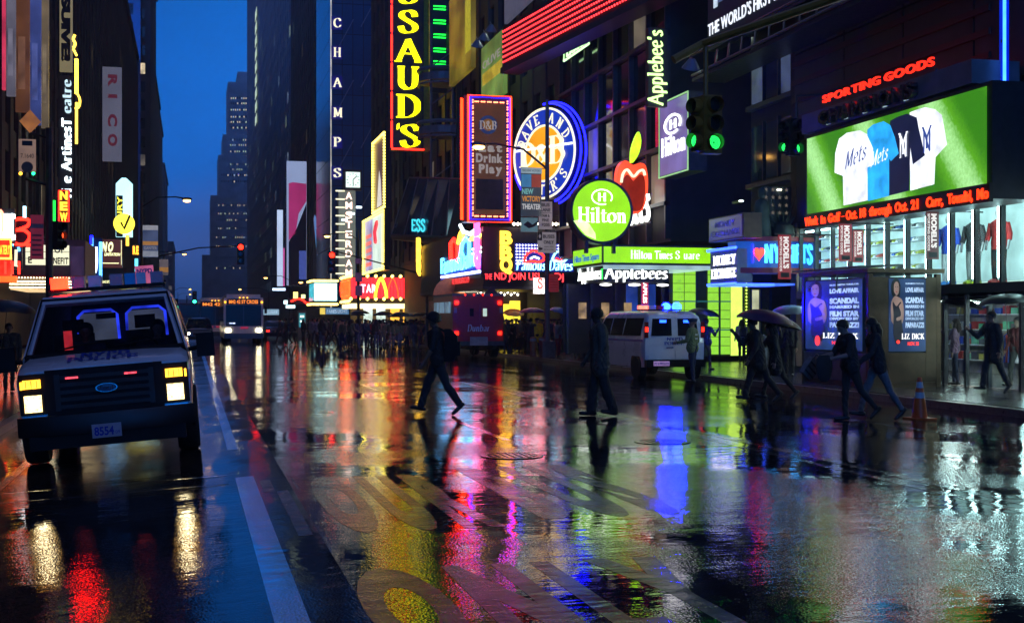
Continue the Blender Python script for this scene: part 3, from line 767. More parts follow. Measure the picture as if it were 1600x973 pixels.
# ---- big jersey screen, its header, the ticker under it
f = Face('led_screen', 'big video screen showing four baseball jerseys on green grass', 'video screen', 1262, 1542, 135, 287, X=16.5)
f.panel(BOX, 'cabinet', -0.02, 1.02, -0.16, 1.05, 0.02, 1.3)
def grass_mat():
    m = bpy.data.materials.new('grass_picture'); m.use_nodes = True
    n, l = m.node_tree.nodes, m.node_tree.links; p = n['Principled BSDF']
    tc = n.new('ShaderNodeTexCoord')
    w = n.new('ShaderNodeTexWave'); w.inputs['Scale'].default_value = 0.13; w.inputs['Distortion'].default_value = 0.6
    mp = n.new('ShaderNodeMapping'); mp.inputs['Rotation'].default_value = (0, R(38), 0)
    l.new(tc.outputs['Object'], mp.inputs['Vector']); l.new(mp.outputs['Vector'], w.inputs['Vector'])
    nz = n.new('ShaderNodeTexNoise'); nz.inputs['Scale'].default_value = 14; nz.inputs['Detail'].default_value = 5
    l.new(tc.outputs['Object'], nz.inputs['Vector'])
    mx = n.new('ShaderNodeMix'); mx.data_type = 'FLOAT'; mx.inputs[0].default_value = 0.3
    l.new(w.outputs['Fac'], mx.inputs[2]); l.new(nz.outputs['Fac'], mx.inputs[3])
    cr = n.new('ShaderNodeValToRGB')
    e = cr.color_ramp.elements
    e[0].position = 0.3; e[0].color = (0.025, 0.15, 0.006, 1); e[1].position = 0.95; e[1].color = (0.35, 0.68, 0.28, 1)
    k = e.new(0.62); k.color = (0.07, 0.27, 0.012, 1)
    l.new(mx.outputs[0], cr.inputs['Fac']); l.new(cr.outputs['Color'], p.inputs['Emission Color'])
    p.inputs['Base Color'].default_value = (0.01, 0.01, 0.01, 1); p.inputs['Roughness'].default_value = 0.3
    p.inputs['Emission Strength'].default_value = 1.25
    return m
f.panel(grass_mat(), 'screen_picture', 0, 1, 0, 1, -0.02, 0.0)
W_, H_ = f.w, f.h
def sx(px): return (16.5/S(1262)-16.5/S(px))
def sz(px, py): return atX(px, py, 16.5).z-f.z0
def jer(nm, pts, mat, y): MB().poly([(sx(a), sz(a, b)) for a, b in pts], -0.02-y, -0.021).build(nm, mat, f.t)
J_W = E('jersey_white', (0.88, 0.92, 1.0), 1.0, 0.3, 2.4); J_B = E('jersey_blue', (0.02, 0.36, 0.85), 1.0, 0.35, 2.4)
J_N = E('jersey_navy', (0.006, 0.01, 0.04), 1.0, 0.2, 1.5); J_T = E('jersey_print', (0.03, 0.06, 0.25), 1.0, 0.1)
jer('jersey', [(1423, 176), (1436, 171), (1447, 168), (1462, 171), (1473, 180), (1481, 226), (1463, 246), (1461, 288), (1424, 298), (1423, 240)], J_W, 0.006)
jer('jersey', [(1393, 189), (1404, 183), (1419, 178), (1434, 184), (1438, 205), (1447, 243), (1428, 257), (1424, 230), (1422, 298), (1390, 306), (1390, 240), (1384, 240)], J_N, 0.010)
jer('jersey', [(1357, 203), (1366, 195), (1382, 190), (1393, 196), (1400, 215), (1406, 240), (1394, 252), (1391, 248), (1391, 306), (1358, 314), (1357, 260)], J_B, 0.014)
jer('jersey', [(1313, 217), (1325, 208), (1345, 204), (1356, 210), (1366, 232), (1366, 258), (1357, 262), (1357, 313), (1320, 321), (1319, 275), (1306, 270), (1307, 240)], J_W, 0.018)
def slant(x0): return lambda p: p
def on_scr(px, py): return sx(px), sz(px, py)
a = on_scr(1322, 265); b = on_scr(1354, 254)
pen(f.t, 'Mets', a[0], a[1], 0.42, J_T, w=b[0]-a[0], y=-0.04, depth=0.004, nib=0.16, ang=35, serif=0, each=True, name='letter', shear=0.35, fn=lambda p: Vector((p.x, p.y, p.z+0.15*(p.x-a[0]))))
a2 = on_scr(1362, 262); b2 = on_scr(1388, 250)
pen(f.t, 'Mets', a2[0], a2[1], 0.36, J_W, w=b2[0]-a2[0], y=-0.036, depth=0.004, nib=0.16, ang=35, serif=0, each=True, name='letter', shear=0.35, fn=lambda p: Vector((p.x, p.y, p.z+0.15*(p.x-a2[0]))))
for px, py, m in ((1414, 228, J_W), (1451, 219, J_T)):
    a3 = on_scr(px, py)
    for ch, dz in (('N', -0.02), ('Y', 0.06)):
        pen(f.t, ch, a3[0]-(0.17 if ch == 'N' else 0.20), a3[1]-0.25+dz, 0.5, m, w=0.34 if ch == 'N' else 0.40, y=-0.046, depth=0.004, nib=0.13, serif=0.06, each=False, name='emblem')
f2 = Face('sign_header', 'grey sign box with dark unlit letters above the jersey screen', 'sign', 1253, 1518, 90, 130, X=16.5, pxz=1518)
f2.panel(GREYP, 'cabinet', 0, 1.0, 0.0, 0.95, 0.0, 1.2, bevel=0.02)
letters(f2.t, 'CHAMPIONS', 0.16*f2.w, 0.13*f2.h, f2.h*0.62, M('unlit_letter', (0.03, 0.035, 0.04), 0.25), 0.58*f2.w, y=-0.02, depth=0.16, bold=0.03)
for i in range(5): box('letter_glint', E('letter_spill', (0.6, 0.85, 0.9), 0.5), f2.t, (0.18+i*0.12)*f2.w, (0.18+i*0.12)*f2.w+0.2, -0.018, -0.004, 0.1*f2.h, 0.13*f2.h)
f3 = Face('shop_sign', 'row of red letters reading sporting goods above the grey sign box', 'sign', 1287, 1461, 90, 104, X=16.6, pxz=1455)
letters(f3.t, 'SPORTING GOODS', 0, 0, f3.h, E('red_letters', (1.0, 0.02, 0.008), 1.9, 0.1), f3.w, y=0, depth=0.05, bold=0.02)
box('letter_rail', STEEL, f3.t, 0, f3.w, 0.0, 0.08, -0.16, -0.08)
f4 = Face('ticker_sign', 'orange scrolling ticker below the jersey screen', 'led ticker', 1258, 1546, 288, 309, X=16.42, pxz=1546)
f4.panel(BLACK, 'cabinet', 0, 1, -0.3, 1.1, 0.0, 0.09)
for s_, x0, x1 in (('Week', 0.0, 0.092), ('in', 0.112, 0.142), ('Golf', 0.160, 0.236), ('-', 0.244, 0.264), ('Oct.', 0.274, 0.340), ('18', 0.358, 0.392), ('through', 0.412, 0.536), ('Oct.', 0.556, 0.622), ('21', 0.640, 0.676), ('Carr,', 0.716, 0.796), ('Towalid,', 0.818, 0.930), ('Mo', 0.950, 0.998)):
    word(f4.t, s_, x0*f4.w, 0.30*f4.h if s_ == '-' else 0.0, (0.12 if s_ == '-' else 0.80)*f4.h, TICK, w=(x1-x0)*f4.w, y=-0.004, depth=0.02, bold=0.035)
# ---- blue neon tube high on the right
p = at(1569, 178, 24.5)
t = thing('neon_column', 'tall vertical blue neon tube at the upper right edge', 'neon light', (p.x, 24.5, p.z))
box('housing', E('blue_lit_housing', (0.0, 0.03, 1.0), 0.5, 0.3, 1), t, 0.02, 0.12, 0.0, 0.2, 0, 9)
MB().tube([(-0.02, -0.04, 0.05), (-0.02, -0.04, 9)], 0.035, 8).build('tube', E('azure_neon', (0.04, 0.22, 1.0), 3.0), t)
for z in (1.55, 4): box('clip', STEEL, t, -0.07, 0.03, -0.02, 0.02, z, z+0.06)
# ---- gift shop sign: rounded front, and the money exchange face
f = Face('gift_shop_sign', 'blue neon gift shop sign with a red heart', 'neon sign', 1150, 1271, 378, 417, Y=36.0)
f.z = 0
SB = M('navy_sign_face', (0.012, 0.03, 0.12), 0.35); SBE = E('navy_lit_face', (0.01, 0.06, 0.32), 0.8, 0.3, 2)
mb = MB(); secs = []
for i in range(11):
    u = i/10; d = -0.25*math.sin(PI*u)
    secs.append([(u*f.w, d, -0.03), (u*f.w, d, f.h), (u*f.w, 0.6, f.h), (u*f.w, 0.6, -0.03)])
MB().loft(secs).build('panel', SBE, f.t)
for z0, z1 in ((-0.2, -0.04), (f.h+0.01, f.h+0.14)):
    secs = []
    for i in range(11):
        u = i/10; d = -0.36*math.sin(PI*u)-0.05
        secs.append([(u*f.w, d, z0), (u*f.w, d, z1), (u*f.w, 0.7, z1), (u*f.w, 0.7, z0)])
    MB().loft(secs).build('moulding', M('red_moulding', (0.28, 0.03, 0.03), 0.4), f.t)
bend = lambda p: Vector((p[0], p[1]-0.25*math.sin(PI*min(1, max(0, p[0]/f.w))), p[2]))
N_GIFT = E('gift_neon', (0.05, 0.42, 1.0), 3.0, 0.1)
for o_, k in ((0, 0.10),):
    pen(f.t, 'NY', 0.32*f.w, 0.14*f.h, 0.74*f.h, N_GIFT, w=0.19*f.w, y=-0.03, depth=0.03, nib=0.16, mono=True, fn=bend, name='letter')
    pen(f.t, 'GIFTS', 0.565*f.w, 0.14*f.h, 0.74*f.h, N_GIFT, w=0.40*f.w, y=-0.03, depth=0.03, nib=0.16, mono=True, fn=bend, name='letter')
pen(f.t, 'I', 0.16*f.w, 0.14*f.h, 0.74*f.h, N_BLU, w=0.03*f.w, y=-0.05, nib=0.1, mono=True, fn=bend)
hp = [(math.sin(a)**3*0.17, (13*math.cos(a)-5*math.cos(2*a)-2*math.cos(3*a)-math.cos(4*a))/17*0.22) for a in [2*PI*i/24 for i in range(24)]]
MB().poly([(0.245*f.w+a, 0.52*f.h+b) for a, b in hp], -0.30, -0.24).build('heart', N_RED, f.t)
fm = Face('money_exchange_sign', 'navy sign with white money exchange letters between blue neon tubes', 'sign', 1110, 1152, 388, 441, X=16.0, pxz=1152)
fm.panel(SB, 'panel', 0, 1, 0, 1, 0, 0.5)
pen(fm.t, 'MONEY', 0.14*fm.w, 0.56*fm.h, 0.28*fm.h, WHT, w=0.80*fm.w, y=-0.005, depth=0.02, nib=0.2, serif=0.14)
pen(fm.t, 'EXCHANGE', 0.06*fm.w, 0.16*fm.h, 0.28*fm.h, WHT, w=0.90*fm.w, y=-0.005, depth=0.02, nib=0.2, serif=0.14)
N_BC = E('blue_canopy_neon', (0.02, 0.06, 1.0), 6.0, 0.15)
for z in (1.03, -0.03): MB().tube([(-0.1, -0.05, z*fm.h), (fm.w, -0.05, z*fm.h)], 0.045, 6).build('neon_tube', N_BC, fm.t)
MB().tube([(fm.w+0.0, -0.05, -0.03*fm.h-0.04), (fm.w+0.02, 1.2, -0.03*fm.h-0.04)], 0.045, 6).build('neon_tube', N_BC, fm.t)
box('soffit', E('blue_soffit', (0.03, 0.1, 0.9), 1.0, 0.3, 1), fm.t, 0, fm.w, 0.02, 1.9, -0.08*fm.h, -0.02*fm.h)
fu = Face('unlit_sign', 'unlit purple money exchange box sign above the neon gift sign', 'sign', 1108, 1160, 333, 370, X=15.8, pxz=1160)
PUR = E('purple_dull_face', (0.10, 0.05, 0.22), 0.30, 0.2, 1.2)  # unlit face given a faint glow of its own
fu.panel(M('rusty_cabinet', (0.16, 0.08, 0.05), 0.6), 'cabinet', -0.02, 1.02, -0.03, 1.03, 0.01, 0.6, bevel=0.02)
fu.panel(PUR, 'panel', 0.01, 0.99, 0.03, 0.97, -0.01, 0.008)
letters(fu.t, 'MONEY', 0.2*fu.w, 0.56*fu.h, 0.26*fu.h, M('pale_letter', (0.3, 0.28, 0.38), 0.5), 0.6*fu.w, y=-0.012, depth=0.01, bold=0.02)
letters(fu.t, 'EXCHANGE', 0.08*fu.w, 0.16*fu.h, 0.26*fu.h, M('pale_letter', (0.3, 0.28, 0.38), 0.5), 0.84*fu.w, y=-0.012, depth=0.01, bold=0.02)
# statue with a spiked crown in front of the star-spangled board
sf = Face('star_board', 'dusky board with rows of pale stars behind the dark statue', 'billboard', 1192, 1254, 292, 372, Y=36.35)
def board_mat():
    m = M('star_board_face', (0.06, 0.09, 0.10), 0.5, var=0.3, scale=1.2); return m
sf.panel(board_mat(), 'panel', 0, 1, 0, 1, 0, 0.08)
for i in range(6):
    for j in range(4):
        c = ((0.08+i*0.17)*sf.w, (0.94-j*0.15)*sf.h)
        st = [(c[0]+(0.07 if k % 2 == 0 else 0.03)*math.sin(k*PI/5), c[1]+(0.07 if k % 2 == 0 else 0.03)*math.cos(k*PI/5)) for k in range(10)]
        MB().poly(st, -0.012, -0.002).build('star', E('star_print', (0.6, 0.5, 0.4), 0.16), sf.t)
box('glow_panel', E('amber_glow', (1.0, 0.4, 0.05), 0.9, 0.5, 2), sf.t, 0.72*sf.w, 0.97*sf.w, -0.012, -0.002, 0.02*sf.h, 0.36*sf.h)
for a, b in ((0.35, 0.93), (0.78, 0.70)): box('lamp', BULBW, sf.t, a*sf.w, a*sf.w+0.14, -0.05, -0.003, b*sf.h, b*sf.h+0.03)
g = at(1207, 378, 36.1)
st = thing('statue', 'dark robed figure beside a fan of crown spikes on the gift shop roof', 'statue', (g.x, 36.1, g.z))
SM = M('verdigris_statue', (0.05, 0.075, 0.07), 0.6, bump=0.4)
MB().loft([[(r*math.cos(a)-0.35, r*0.7*math.sin(a), z) for a in [2*PI*i/12 for i in range(12)]] for r, z in ((0.34, 0), (0.3, 0.3), (0.24, 0.8), (0.27, 1.05), (0.2, 1.25), (0.08, 1.32), (0.13, 1.42), (0.14, 1.55), (0.05, 1.66))]).build('robe', SM, st, smooth=True)
MB().lathe([(0.05, 0), (0.3, 0.05), (0.36, 0.25), (0.3, 0.5), (0.1, 0.62)], (0.35, 0, 0), 14).build('head', SM, st, smooth=True)
sp = MB().lathe([(0.05, 0), (0.004, 1.0)], (0, 0, 0), 6).mesh('crown_spike')
for k in range(7):
    a = R(-60+k*20)
    o_ = link('crown_spike', sp, SM, st, (0.35+0.25*math.sin(a), 0, 0.3+0.25*math.cos(a))); o_.rotation_euler = (0, a, 0)
# ---- hotel canopy, round sign, entrance, restaurant fascia
f = Face('hotel_canopy', 'lime green lit hotel canopy reaching over the pavement', 'canopy', 942, 1112, 384, 411, Y=42.8, pxz=942)
d = 46.3-42.8
f.panel(STEEL, 'frame', -0.004, 1, -0.08, 1.08, 0.01, d)
f.panel(LIME, 'light_panel', 0.008, 1, 0.04, 0.96, -0.02, 0.008)
box('light_panel', LIME, f.t, -0.05, -0.018, 0.08, d-0.05, 0.03, f.h-0.02)
WB = E('pale_blue_letters', (0.75, 0.92, 0.9), 1.5, 0.1)
pen(f.t, 'Hilton', 0.25*f.w, 0.28*f.h, 0.48*f.h, WB, w=0.19*f.w, y=-0.022, depth=0.03, nib=0.18, serif=0.12)
pen(f.t, 'Times', 0.47*f.w, 0.28*f.h, 0.48*f.h, WB, w=0.16*f.w, y=-0.022, depth=0.03, nib=0.14, serif=0.08)
pen(f.t, 'Square', 0.66*f.w, 0.28*f.h, 0.48*f.h, WB, w=0.22*f.w, y=-0.022, depth=0.03, nib=0.14, serif=0.08)
sub = bpy.data.objects.new('side_lettering', None)
c = word(f.t, 'Hilton Times Square', 0, 0, 0.4*f.h, E('blue_print', (0.02, 0.15, 0.5), 0.8), w=d*0.85, y=-0.005, depth=0.01, bold=0.02)
c.rotation_euler = (0, 0, -PI/2); c.location = (-0.052, d-0.25, 0.25*f.h)
box('soffit', E('canopy_underlight', (0.5, 0.75, 0.75), 0.5, 0.4, 1), f.t, 0.1, f.w, 0.1, d-0.1, -0.20, -0.085*f.h-0.003)
c = at(940, 330, 42.5); rr = 48.5/F*(42.5*CA+c.x*SA)
t = thing('round_sign', 'round lime green hotel sign on top of the canopy', 'sign', (c.x, 42.5, c.z))
MB().lathe([(rr*0.98, -0.02), (rr*1.06, -0.04), (rr*1.06, 0.5), (rr*0.9, 0.5)], (0, 0, 0), 48, axis='y').build('rim', STEEL, t, smooth=True)
MB().lathe([(rr*0.975, -0.035), (rr*0.975, 0.05)], (0, 0, 0), 48, axis='y').build('face', LIME, t)
pen(t, 'Hilton', -0.8*rr, -0.36*rr, 0.46*rr, WHT, w=1.6*rr, y=-0.036, depth=0.03, nib=0.17, serif=0.13)
mb = MB().tube([(0.34*rr*math.cos(a), -0.045, 0.45*rr+0.24*rr*math.sin(a)) for a in [2*PI*i/28-0.5 for i in range(26)]], 0.022, 5); mb.build('emblem_ring', WHT, t)
pen(t, 'H', -0.14*rr, 0.32*rr, 0.26*rr, WHT, w=0.28*rr, y=-0.036, depth=0.02, nib=0.2, serif=0.1, name='emblem')
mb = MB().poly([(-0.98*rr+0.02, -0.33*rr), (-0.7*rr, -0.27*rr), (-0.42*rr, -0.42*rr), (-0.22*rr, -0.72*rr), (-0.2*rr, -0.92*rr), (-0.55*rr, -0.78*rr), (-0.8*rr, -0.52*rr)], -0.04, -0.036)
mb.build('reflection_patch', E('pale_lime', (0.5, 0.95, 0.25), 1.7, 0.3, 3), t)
for dx in (-0.5, 0.5): box('mount', STEEL, t, dx-0.05, dx+0.05, 0.1, 0.3, -rr*1.35, -rr*0.9)
# entrance: lime tiled wall in the recess, glowing joints
ent = thing('hotel_entrance', 'lime green glowing tiled hotel entrance wall beside blue framed doors', 'entrance', (18.0, 46.45, 0.15))
LT = E('lime_tile', (0.30, 0.72, 0.05), 0.85, 0.2, 1.4)
tl = MB().box(0.02, 0.46, -0.03, 0, 0.02, 0.34).mesh('tile')
box('backing', M('entrance_backing', (0.10, 0.13, 0.05), 0.5), ent, -0.1, 4.08, 0.002, 0.09, 0.0, 4.2)
for i in range(5):
    for k in range(12):
        if i in (2,): continue
        link('tile', tl, LT if (i > 2 or k > 3) else LT, ent, (0.0+i*0.48, -0.0, 0.05+k*0.345))
for x, w in ((2.42, 0.5),): box('light_column', E('lime_column', (0.6, 0.95, 0.12), 1.2, 0.1), ent, x, x+w, -0.06, 0, 0.02, 4.15)
bulb_row(ent, [(3.05, -0.08, 0.1+k*0.13) for k in range(30)], E('lime_bulb', (0.7, 1.0, 0.1), 2.5), 0.035)
DRB = M('blue_door_frame', (0.02, 0.05, 0.16), 0.4)
for i in range(3): box('door_post', DRB, ent, 3.2+i*0.42, 3.28+i*0.42, -0.1, 0, 0, 2.6)
box('door_head', DRB, ent, 3.16, 4.1, -0.1, 0, 2.62, 3.9)
box('door_glass', E('lobby_glow', (0.75, 0.8, 0.5), 0.5, 0.4, 1.5), ent, 3.3, 3.6, -0.03, -0.001, 0.02, 2.58)
for z in (1.0, 2.1): box('rail', E('teal_rail', (0.05, 0.3, 0.3), 0.3), ent, 0, 2.4, -0.07, -0.031, z, z+0.05)
for i in range(3): box('mullion', DRB, ent, 0.94+i*0.97, 1.0+i*0.97, -0.07, -0.032, 0, 4.2)
f = Face('restaurant_fascia', 'dark fascia with white restaurant letters under the green canopy', 'sign', 942, 1045, 415, 440, Y=43.1, pxz=942)
f.panel(BOX, 'cabinet', 0, 1, 0.0, 1, 0, 2.9)
APW = E('apple_white_letters', (0.9, 0.96, 0.9), 2.0, 0.1)
pen(f.t, 'Applebees', 0.03*f.w, 0.2*f.h, 0.75*f.h, APW, w=0.94*f.w, y=-0.004, depth=0.05, nib=0.19, serif=0.1)
c = pen(f.t, 'Applebees', 0, 0, 0.75*f.h, APW, w=2.8, y=0, depth=0.04, nib=0.19, serif=0.1, each=False, name='lettering')[0]
c.rotation_euler = (0, 0, -PI/2); c.location = (-0.01, 2.86, 0.2*f.h)
box('green_edge', N_GRN, f.t, -0.06, -0.02, -0.04, 0.02, 0.15*f.h, 0.8*f.h)
box('under_glow', E('blue_lobby', (0.03, 0.10, 0.6), 0.22, 0.8, 0.9), f.t, 1.9, f.w+0.6, 2.95, 3.0, -2.6, 0.0)
box('shop_wall', DK2, f.t, -0.6, 1.88, 2.95, 3.0, -2.6, 0.0)
for i in range(5): box('door_post', STEEL, f.t, -0.5+i*0.95, -0.4+i*0.95, 2.86, 2.94, -2.6, 0.0)
for i in range(3): box('menu_board', E('menu_glow', (0.7, 0.45, 0.2), 0.3, 0.6, 4), f.t, 0.0+i*0.9, 0.3+i*0.9, 2.9, 2.94, -1.3, -0.7)
for i in range(3): MB().lathe([(0.05, 0), (0.22, 0.03), (0.22, 0.07), (0.05, 0.1)], (0.5+i*1.1, 1.2, -0.12), 12).build('downlight', WHT, f.t)
vs_ = Face('vertical_banner', 'narrow red banner with white letters under the restaurant fascia', 'banner', 1003, 1013, 440, 475, Y=44.2)
vs_.panel(E('red_banner_face', (0.7, 0.03, 0.1), 0.55), 'cloth', 0, 1, 0, 1, 0, 0.05)
word(vs_.t, 'APPLES', 0.2*vs_.w, 0.95*vs_.h, 0.6*vs_.w, WHT, w=0.9*vs_.h, y=-0.003, depth=0.005, rot=-PI/2, bold=0.02)
vs_.panel(STEEL, 'rail', -0.1, 1.1, 1.0, 1.05, 0.0, 0.06)
# big apple and the slanted letters beside it
c = at(989, 262, 47.5); k = (47.5*CA+c.x*SA)/F
t = thing('apple_sign', 'red apple shaped neon sign with a green leaf behind the round hotel sign', 'neon sign', (c.x, 47.5, c.z))
def ap(pts): return [((a-989)*k, (262-b)*k) for a, b in pts]
MB().poly(ap(_c([(989, 258), (976, 251), (966, 262), (963, 285), (966, 310), (975, 330), (989, 334), (1003, 330), (1012, 308), (1014, 280), (1010, 258), (1001, 254)], 4)), 0, 0.4).build('apple_body', E('apple_red', (0.8, 0.06, 0.02), 1.5, 0.25, 1.2), t)
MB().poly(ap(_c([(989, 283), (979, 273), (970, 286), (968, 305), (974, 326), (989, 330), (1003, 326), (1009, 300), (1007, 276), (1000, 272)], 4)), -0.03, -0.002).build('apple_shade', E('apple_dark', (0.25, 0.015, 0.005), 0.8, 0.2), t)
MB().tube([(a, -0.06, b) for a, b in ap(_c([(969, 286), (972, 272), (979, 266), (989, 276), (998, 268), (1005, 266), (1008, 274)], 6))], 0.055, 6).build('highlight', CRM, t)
MB().poly(ap(_c([(985, 254), (986, 232), (997, 206), (1002, 220), (998, 240), (989, 254)], 4)), -0.05, 0.1).build('leaf', E('leaf_green', (0.4, 0.9, 0.02), 1.7, 0.2), t)
f = Face('slanted_letters', 'white bees letters foreshortened right of the round hotel sign', 'sign', 985, 1016, 282, 352, X=17.4, pxz=1016)
pen(f.t, 'bees', 0, 0.1*f.h, 0.9*f.h, APW, w=f.w, y=0, depth=0.1, nib=0.17, serif=0.1)
box('rail', STEEL, f.t, 0, f.w, 0.02, 0.1, 0.05*f.h, 0.09*f.h)
f = Face('vertical_sign', 'upright pale green restaurant name sign reading bottom to top', 'sign', 1015, 1043, 46, 164, Y=44.0)
f.panel(BOX, 'cabinet', -0.05, 1.0, -0.02, 1.02, 0.02, 0.3)
APG = E('apple_pale_green', (0.62, 1.0, 0.32), 1.7, 0.1)
o_ = pen(f.t, "Applebee's", 0, 0, f.w*0.82, APG, w=f.h*0.98, y=0.015, depth=0.06, nib=0.19, serif=0.1)
for q in o_: q.rotation_euler = (0, -PI/2, 0); q.location = (f.w*0.72, 0, 0)
f = Face('hotel_blade_sign', 'purple and white hotel blade sign with a green edge', 'sign', 1030, 1075, 143, 265, X=17.0, pxz=1075)
f.panel(STEEL, 'cabinet', -0.01, 1.01, -0.01, 1.01, 0.012, 0.7)
f.panel(E('violet_face', (0.16, 0.13, 0.36), 0.75, 0.3, 0.8), 'panel', 0.03, 0.97, 0.02, 0.98, 0, 0.01)
f.frame(E('pale_green_edge', (0.35, 0.7, 0.3), 0.7), 0.04, -0.0, name='edge_tube')
pen(f.t, 'Hilton', 0.1*f.w, 0.27*f.h, 0.24*f.h, WHT, w=0.82*f.w, y=-0.005, depth=0.03, nib=0.12, serif=0.06)
MB().tube([(0.5*f.w+0.27*f.w*math.cos(a), -0.03, 0.66*f.h+0.12*f.h*math.sin(a)) for a in [2*PI*i/28-0.5 for i in range(27)]], 0.045, 5).build('emblem_ring', WHT, f.t)
pen(f.t, 'H', 0.38*f.w, 0.6*f.h, 0.12*f.h, WHT, w=0.24*f.w, y=-0.005, depth=0.02, nib=0.22, serif=0, name='emblem')
# ---- barbecue restaurant canopy on the corner
ZB0, ZB1 = 3.25, 6.35
f = Face('barbecue_canopy', 'corner canopy of the barbecue restaurant with yellow stacked letters', 'canopy', 755, 897, 352, 447, Y=62.0, pxz=755)
bw = f.w
f.panel(BOX, 'cabinet', 0, 1, 0, 0.98, 0.01, 17.8)
f.panel(STEEL, 'fascia_rail', -0.01, 1.01, -0.05, 0.0, -0.1, 17.9)
BY = E('bbq_yellow', (1.0, 0.55, 0.04), 2.6, 0.1)
for ch, py in (('B', 379), ('B', 402), ('Q', 421)):
    z = at(792, py, 62).z-f.z0
    word(f.t, ch, (S(781)-S(755))*62, z-0.08, 0.66, BY, w=0.62, y=0, depth=0.12, bold=0.05, name='letter')
def dx(px): return (S(px)-S(755))*62.0
def dz(py, px=820): return at(px, py, 62.0).z-f.z0
box('dot_field', E('dot_field_blue', (0.02, 0.04, 0.4), 0.5), f.t, dx(804), dx(896), -0.02, 0.0, dz(424), dz(380))
bulb_row(f.t, [(dx(807)+i*0.155, -0.04, dz(383)-k*0.155) for i in range(17) for k in range(7) if not (3 < i < 15 and k > 2)], E('violet_white_bulb', (0.6, 0.6, 1.0), 3.5), 0.05)
pen(f.t, 'Famous', dx(806), dz(422), 0.5, E('daves_cyan', (0.3, 0.9, 0.95), 2.6), w=dx(851)-dx(806), y=-0.06, depth=0.05, nib=0.2, serif=0, shear=0.15)
pen(f.t, 'Daves', dx(857), dz(422), 0.5, E('daves_cyan', (0.3, 0.9, 0.95), 2.6), w=dx(893)-dx(857), y=-0.06, depth=0.05, nib=0.2, serif=0, shear=0.15)
pig = _c([(818, 408), (822, 398), (832, 392), (845, 396), (850, 404), (842, 409), (830, 408), (822, 410), (818, 408)], 4)
MB().tube([(dx(a), -0.09, dz(b)) for a, b in pig], 0.06, 6).build('neon_pig', N_RED, f.t)
MB().tube([(dx(a), -0.09, dz(b)) for a, b in ((828, 404), (834, 401), (842, 404))], 0.05, 6).build('neon_pig', N_WHT, f.t)
bird = _c([(862, 405), (868, 394), (878, 392), (886, 400), (880, 408), (870, 408), (862, 405)], 4)
MB().tube([(dx(a), -0.09, dz(b)) for a, b in bird], 0.06, 6).build('neon_chef', E('daves_cyan', (0.3, 0.9, 0.95), 2.6), f.t)
MB().tube([(dx(a), -0.09, dz(b)) for a, b in ((868, 403), (874, 406), (880, 402))], 0.05, 6).build('neon_mouth', N_RED, f.t)
f.panel(BLACK, 'ticker_panel', 0, 1, 0.03, 0.21, -0.08, 0.008)
word(f.t, 'ND JOIN US!', dx(772), dz(437), 0.36, LEDR, w=dx(842)-dx(772), y=-0.085, depth=0.02, bold=0.01)
word(f.t, 'THE', dx(757), dz(437), 0.30, LEDR, w=dx(768)-dx(757), y=-0.085, depth=0.02)
word(f.t, 'Dj', dx(866), dz(437), 0.36, LEDR, w=dx(880)-dx(866), y=-0.085, depth=0.02, bold=0.01)
# its face along the street: separate sign cabinet of the same restaurant
g = Face('neon_chef_sign', 'blue and white barbecue neon sign with red chef along the street', 'neon sign', 655, 755, 352, 437, X=13.95, pxz=755)
g.panel(BOX, 'cabinet', 0.05, 0.98, 0.05, 0.9, 0, 0.04)
def gx(px): return 13.95/S(655)-13.95/S(px)
def gz(px, py): return atX(px, py, 13.95).z-g.z0
box('blue_panel', E('deep_blue_panel', (0.01, 0.03, 0.5), 0.8, 0.3), g.t, gx(689), gx(752), -0.03, -0.002, 0.12*g.h, 0.42*g.h)
sl = lambda p: Vector((p[0], p[1], p[2]+0.02*(p[0]-gx(692))))
pen(g.t, 'Famous', gx(692), gz(692, 428), 0.85, N_CYA, w=gx(720)-gx(692), y=-0.08, nib=0.16, mono=True, each=True, fn=sl)
pen(g.t, 'Daves', gx(722), gz(722, 424), 0.85, N_CYA, w=gx(752)-gx(722), y=-0.08, nib=0.16, mono=True, each=True, fn=sl)
MB().tube([(gx(692), -0.08, gz(692, 433)), (gx(752), -0.08, gz(752, 424))], 0.07, 6).build('neon_underline', N_WHT, g.t)
MB().tube([(gx(a), -0.1, gz(a, b)) for a, b in ((708, 406), (707, 380), (712, 374), (718, 382), (718, 408))], 0.12, 6).build('neon_chef', N_RED, g.t)
MB().tube([(gx(a), -0.1, gz(a, b)) for a, b in ((722, 402), (725, 382), (731, 372), (736, 380), (736, 400))], 0.11, 6).build('neon_chef', N_CYA, g.t)
MB().tube([(gx(a), -0.1, gz(a, b)) for a, b in ((722, 352), (727, 362), (738, 366), (745, 360))], 0.1, 6).build('neon_antler', N_WHT, g.t)
MB().tube([(gx(a), -0.1, gz(a, b)) for a, b in ((719, 380), (722, 366), (724, 362), (726, 374))], 0.12, 6).build('neon_flame', E('flame_neon', (1.0, 0.5, 0.04), 3.5), g.t)
for z in (0.52, 0.60): MB().tube([(gx(740), -0.06, z*g.h), (gx(753), -0.06, z*g.h)], 0.06, 6).build('neon_bar', N_WHT, g.t)
for ch, a, b in (('B', 658, 392), ('B', 658, 408), ('Q', 658, 426)):
    word(g.t, ch, gx(655), gz(658, b), 0.85, BY, w=1.3, y=-0.1, depth=0.1, bold=0.05, name='letter')
for ch, b in (('B', 368), ('B', 394), ('Q', 415)):
    word(g.t, ch, gx(748), gz(750, b), 0.75, N_PNK, w=1.1, y=-0.15, depth=0.1, bold=0.05, name='letter')
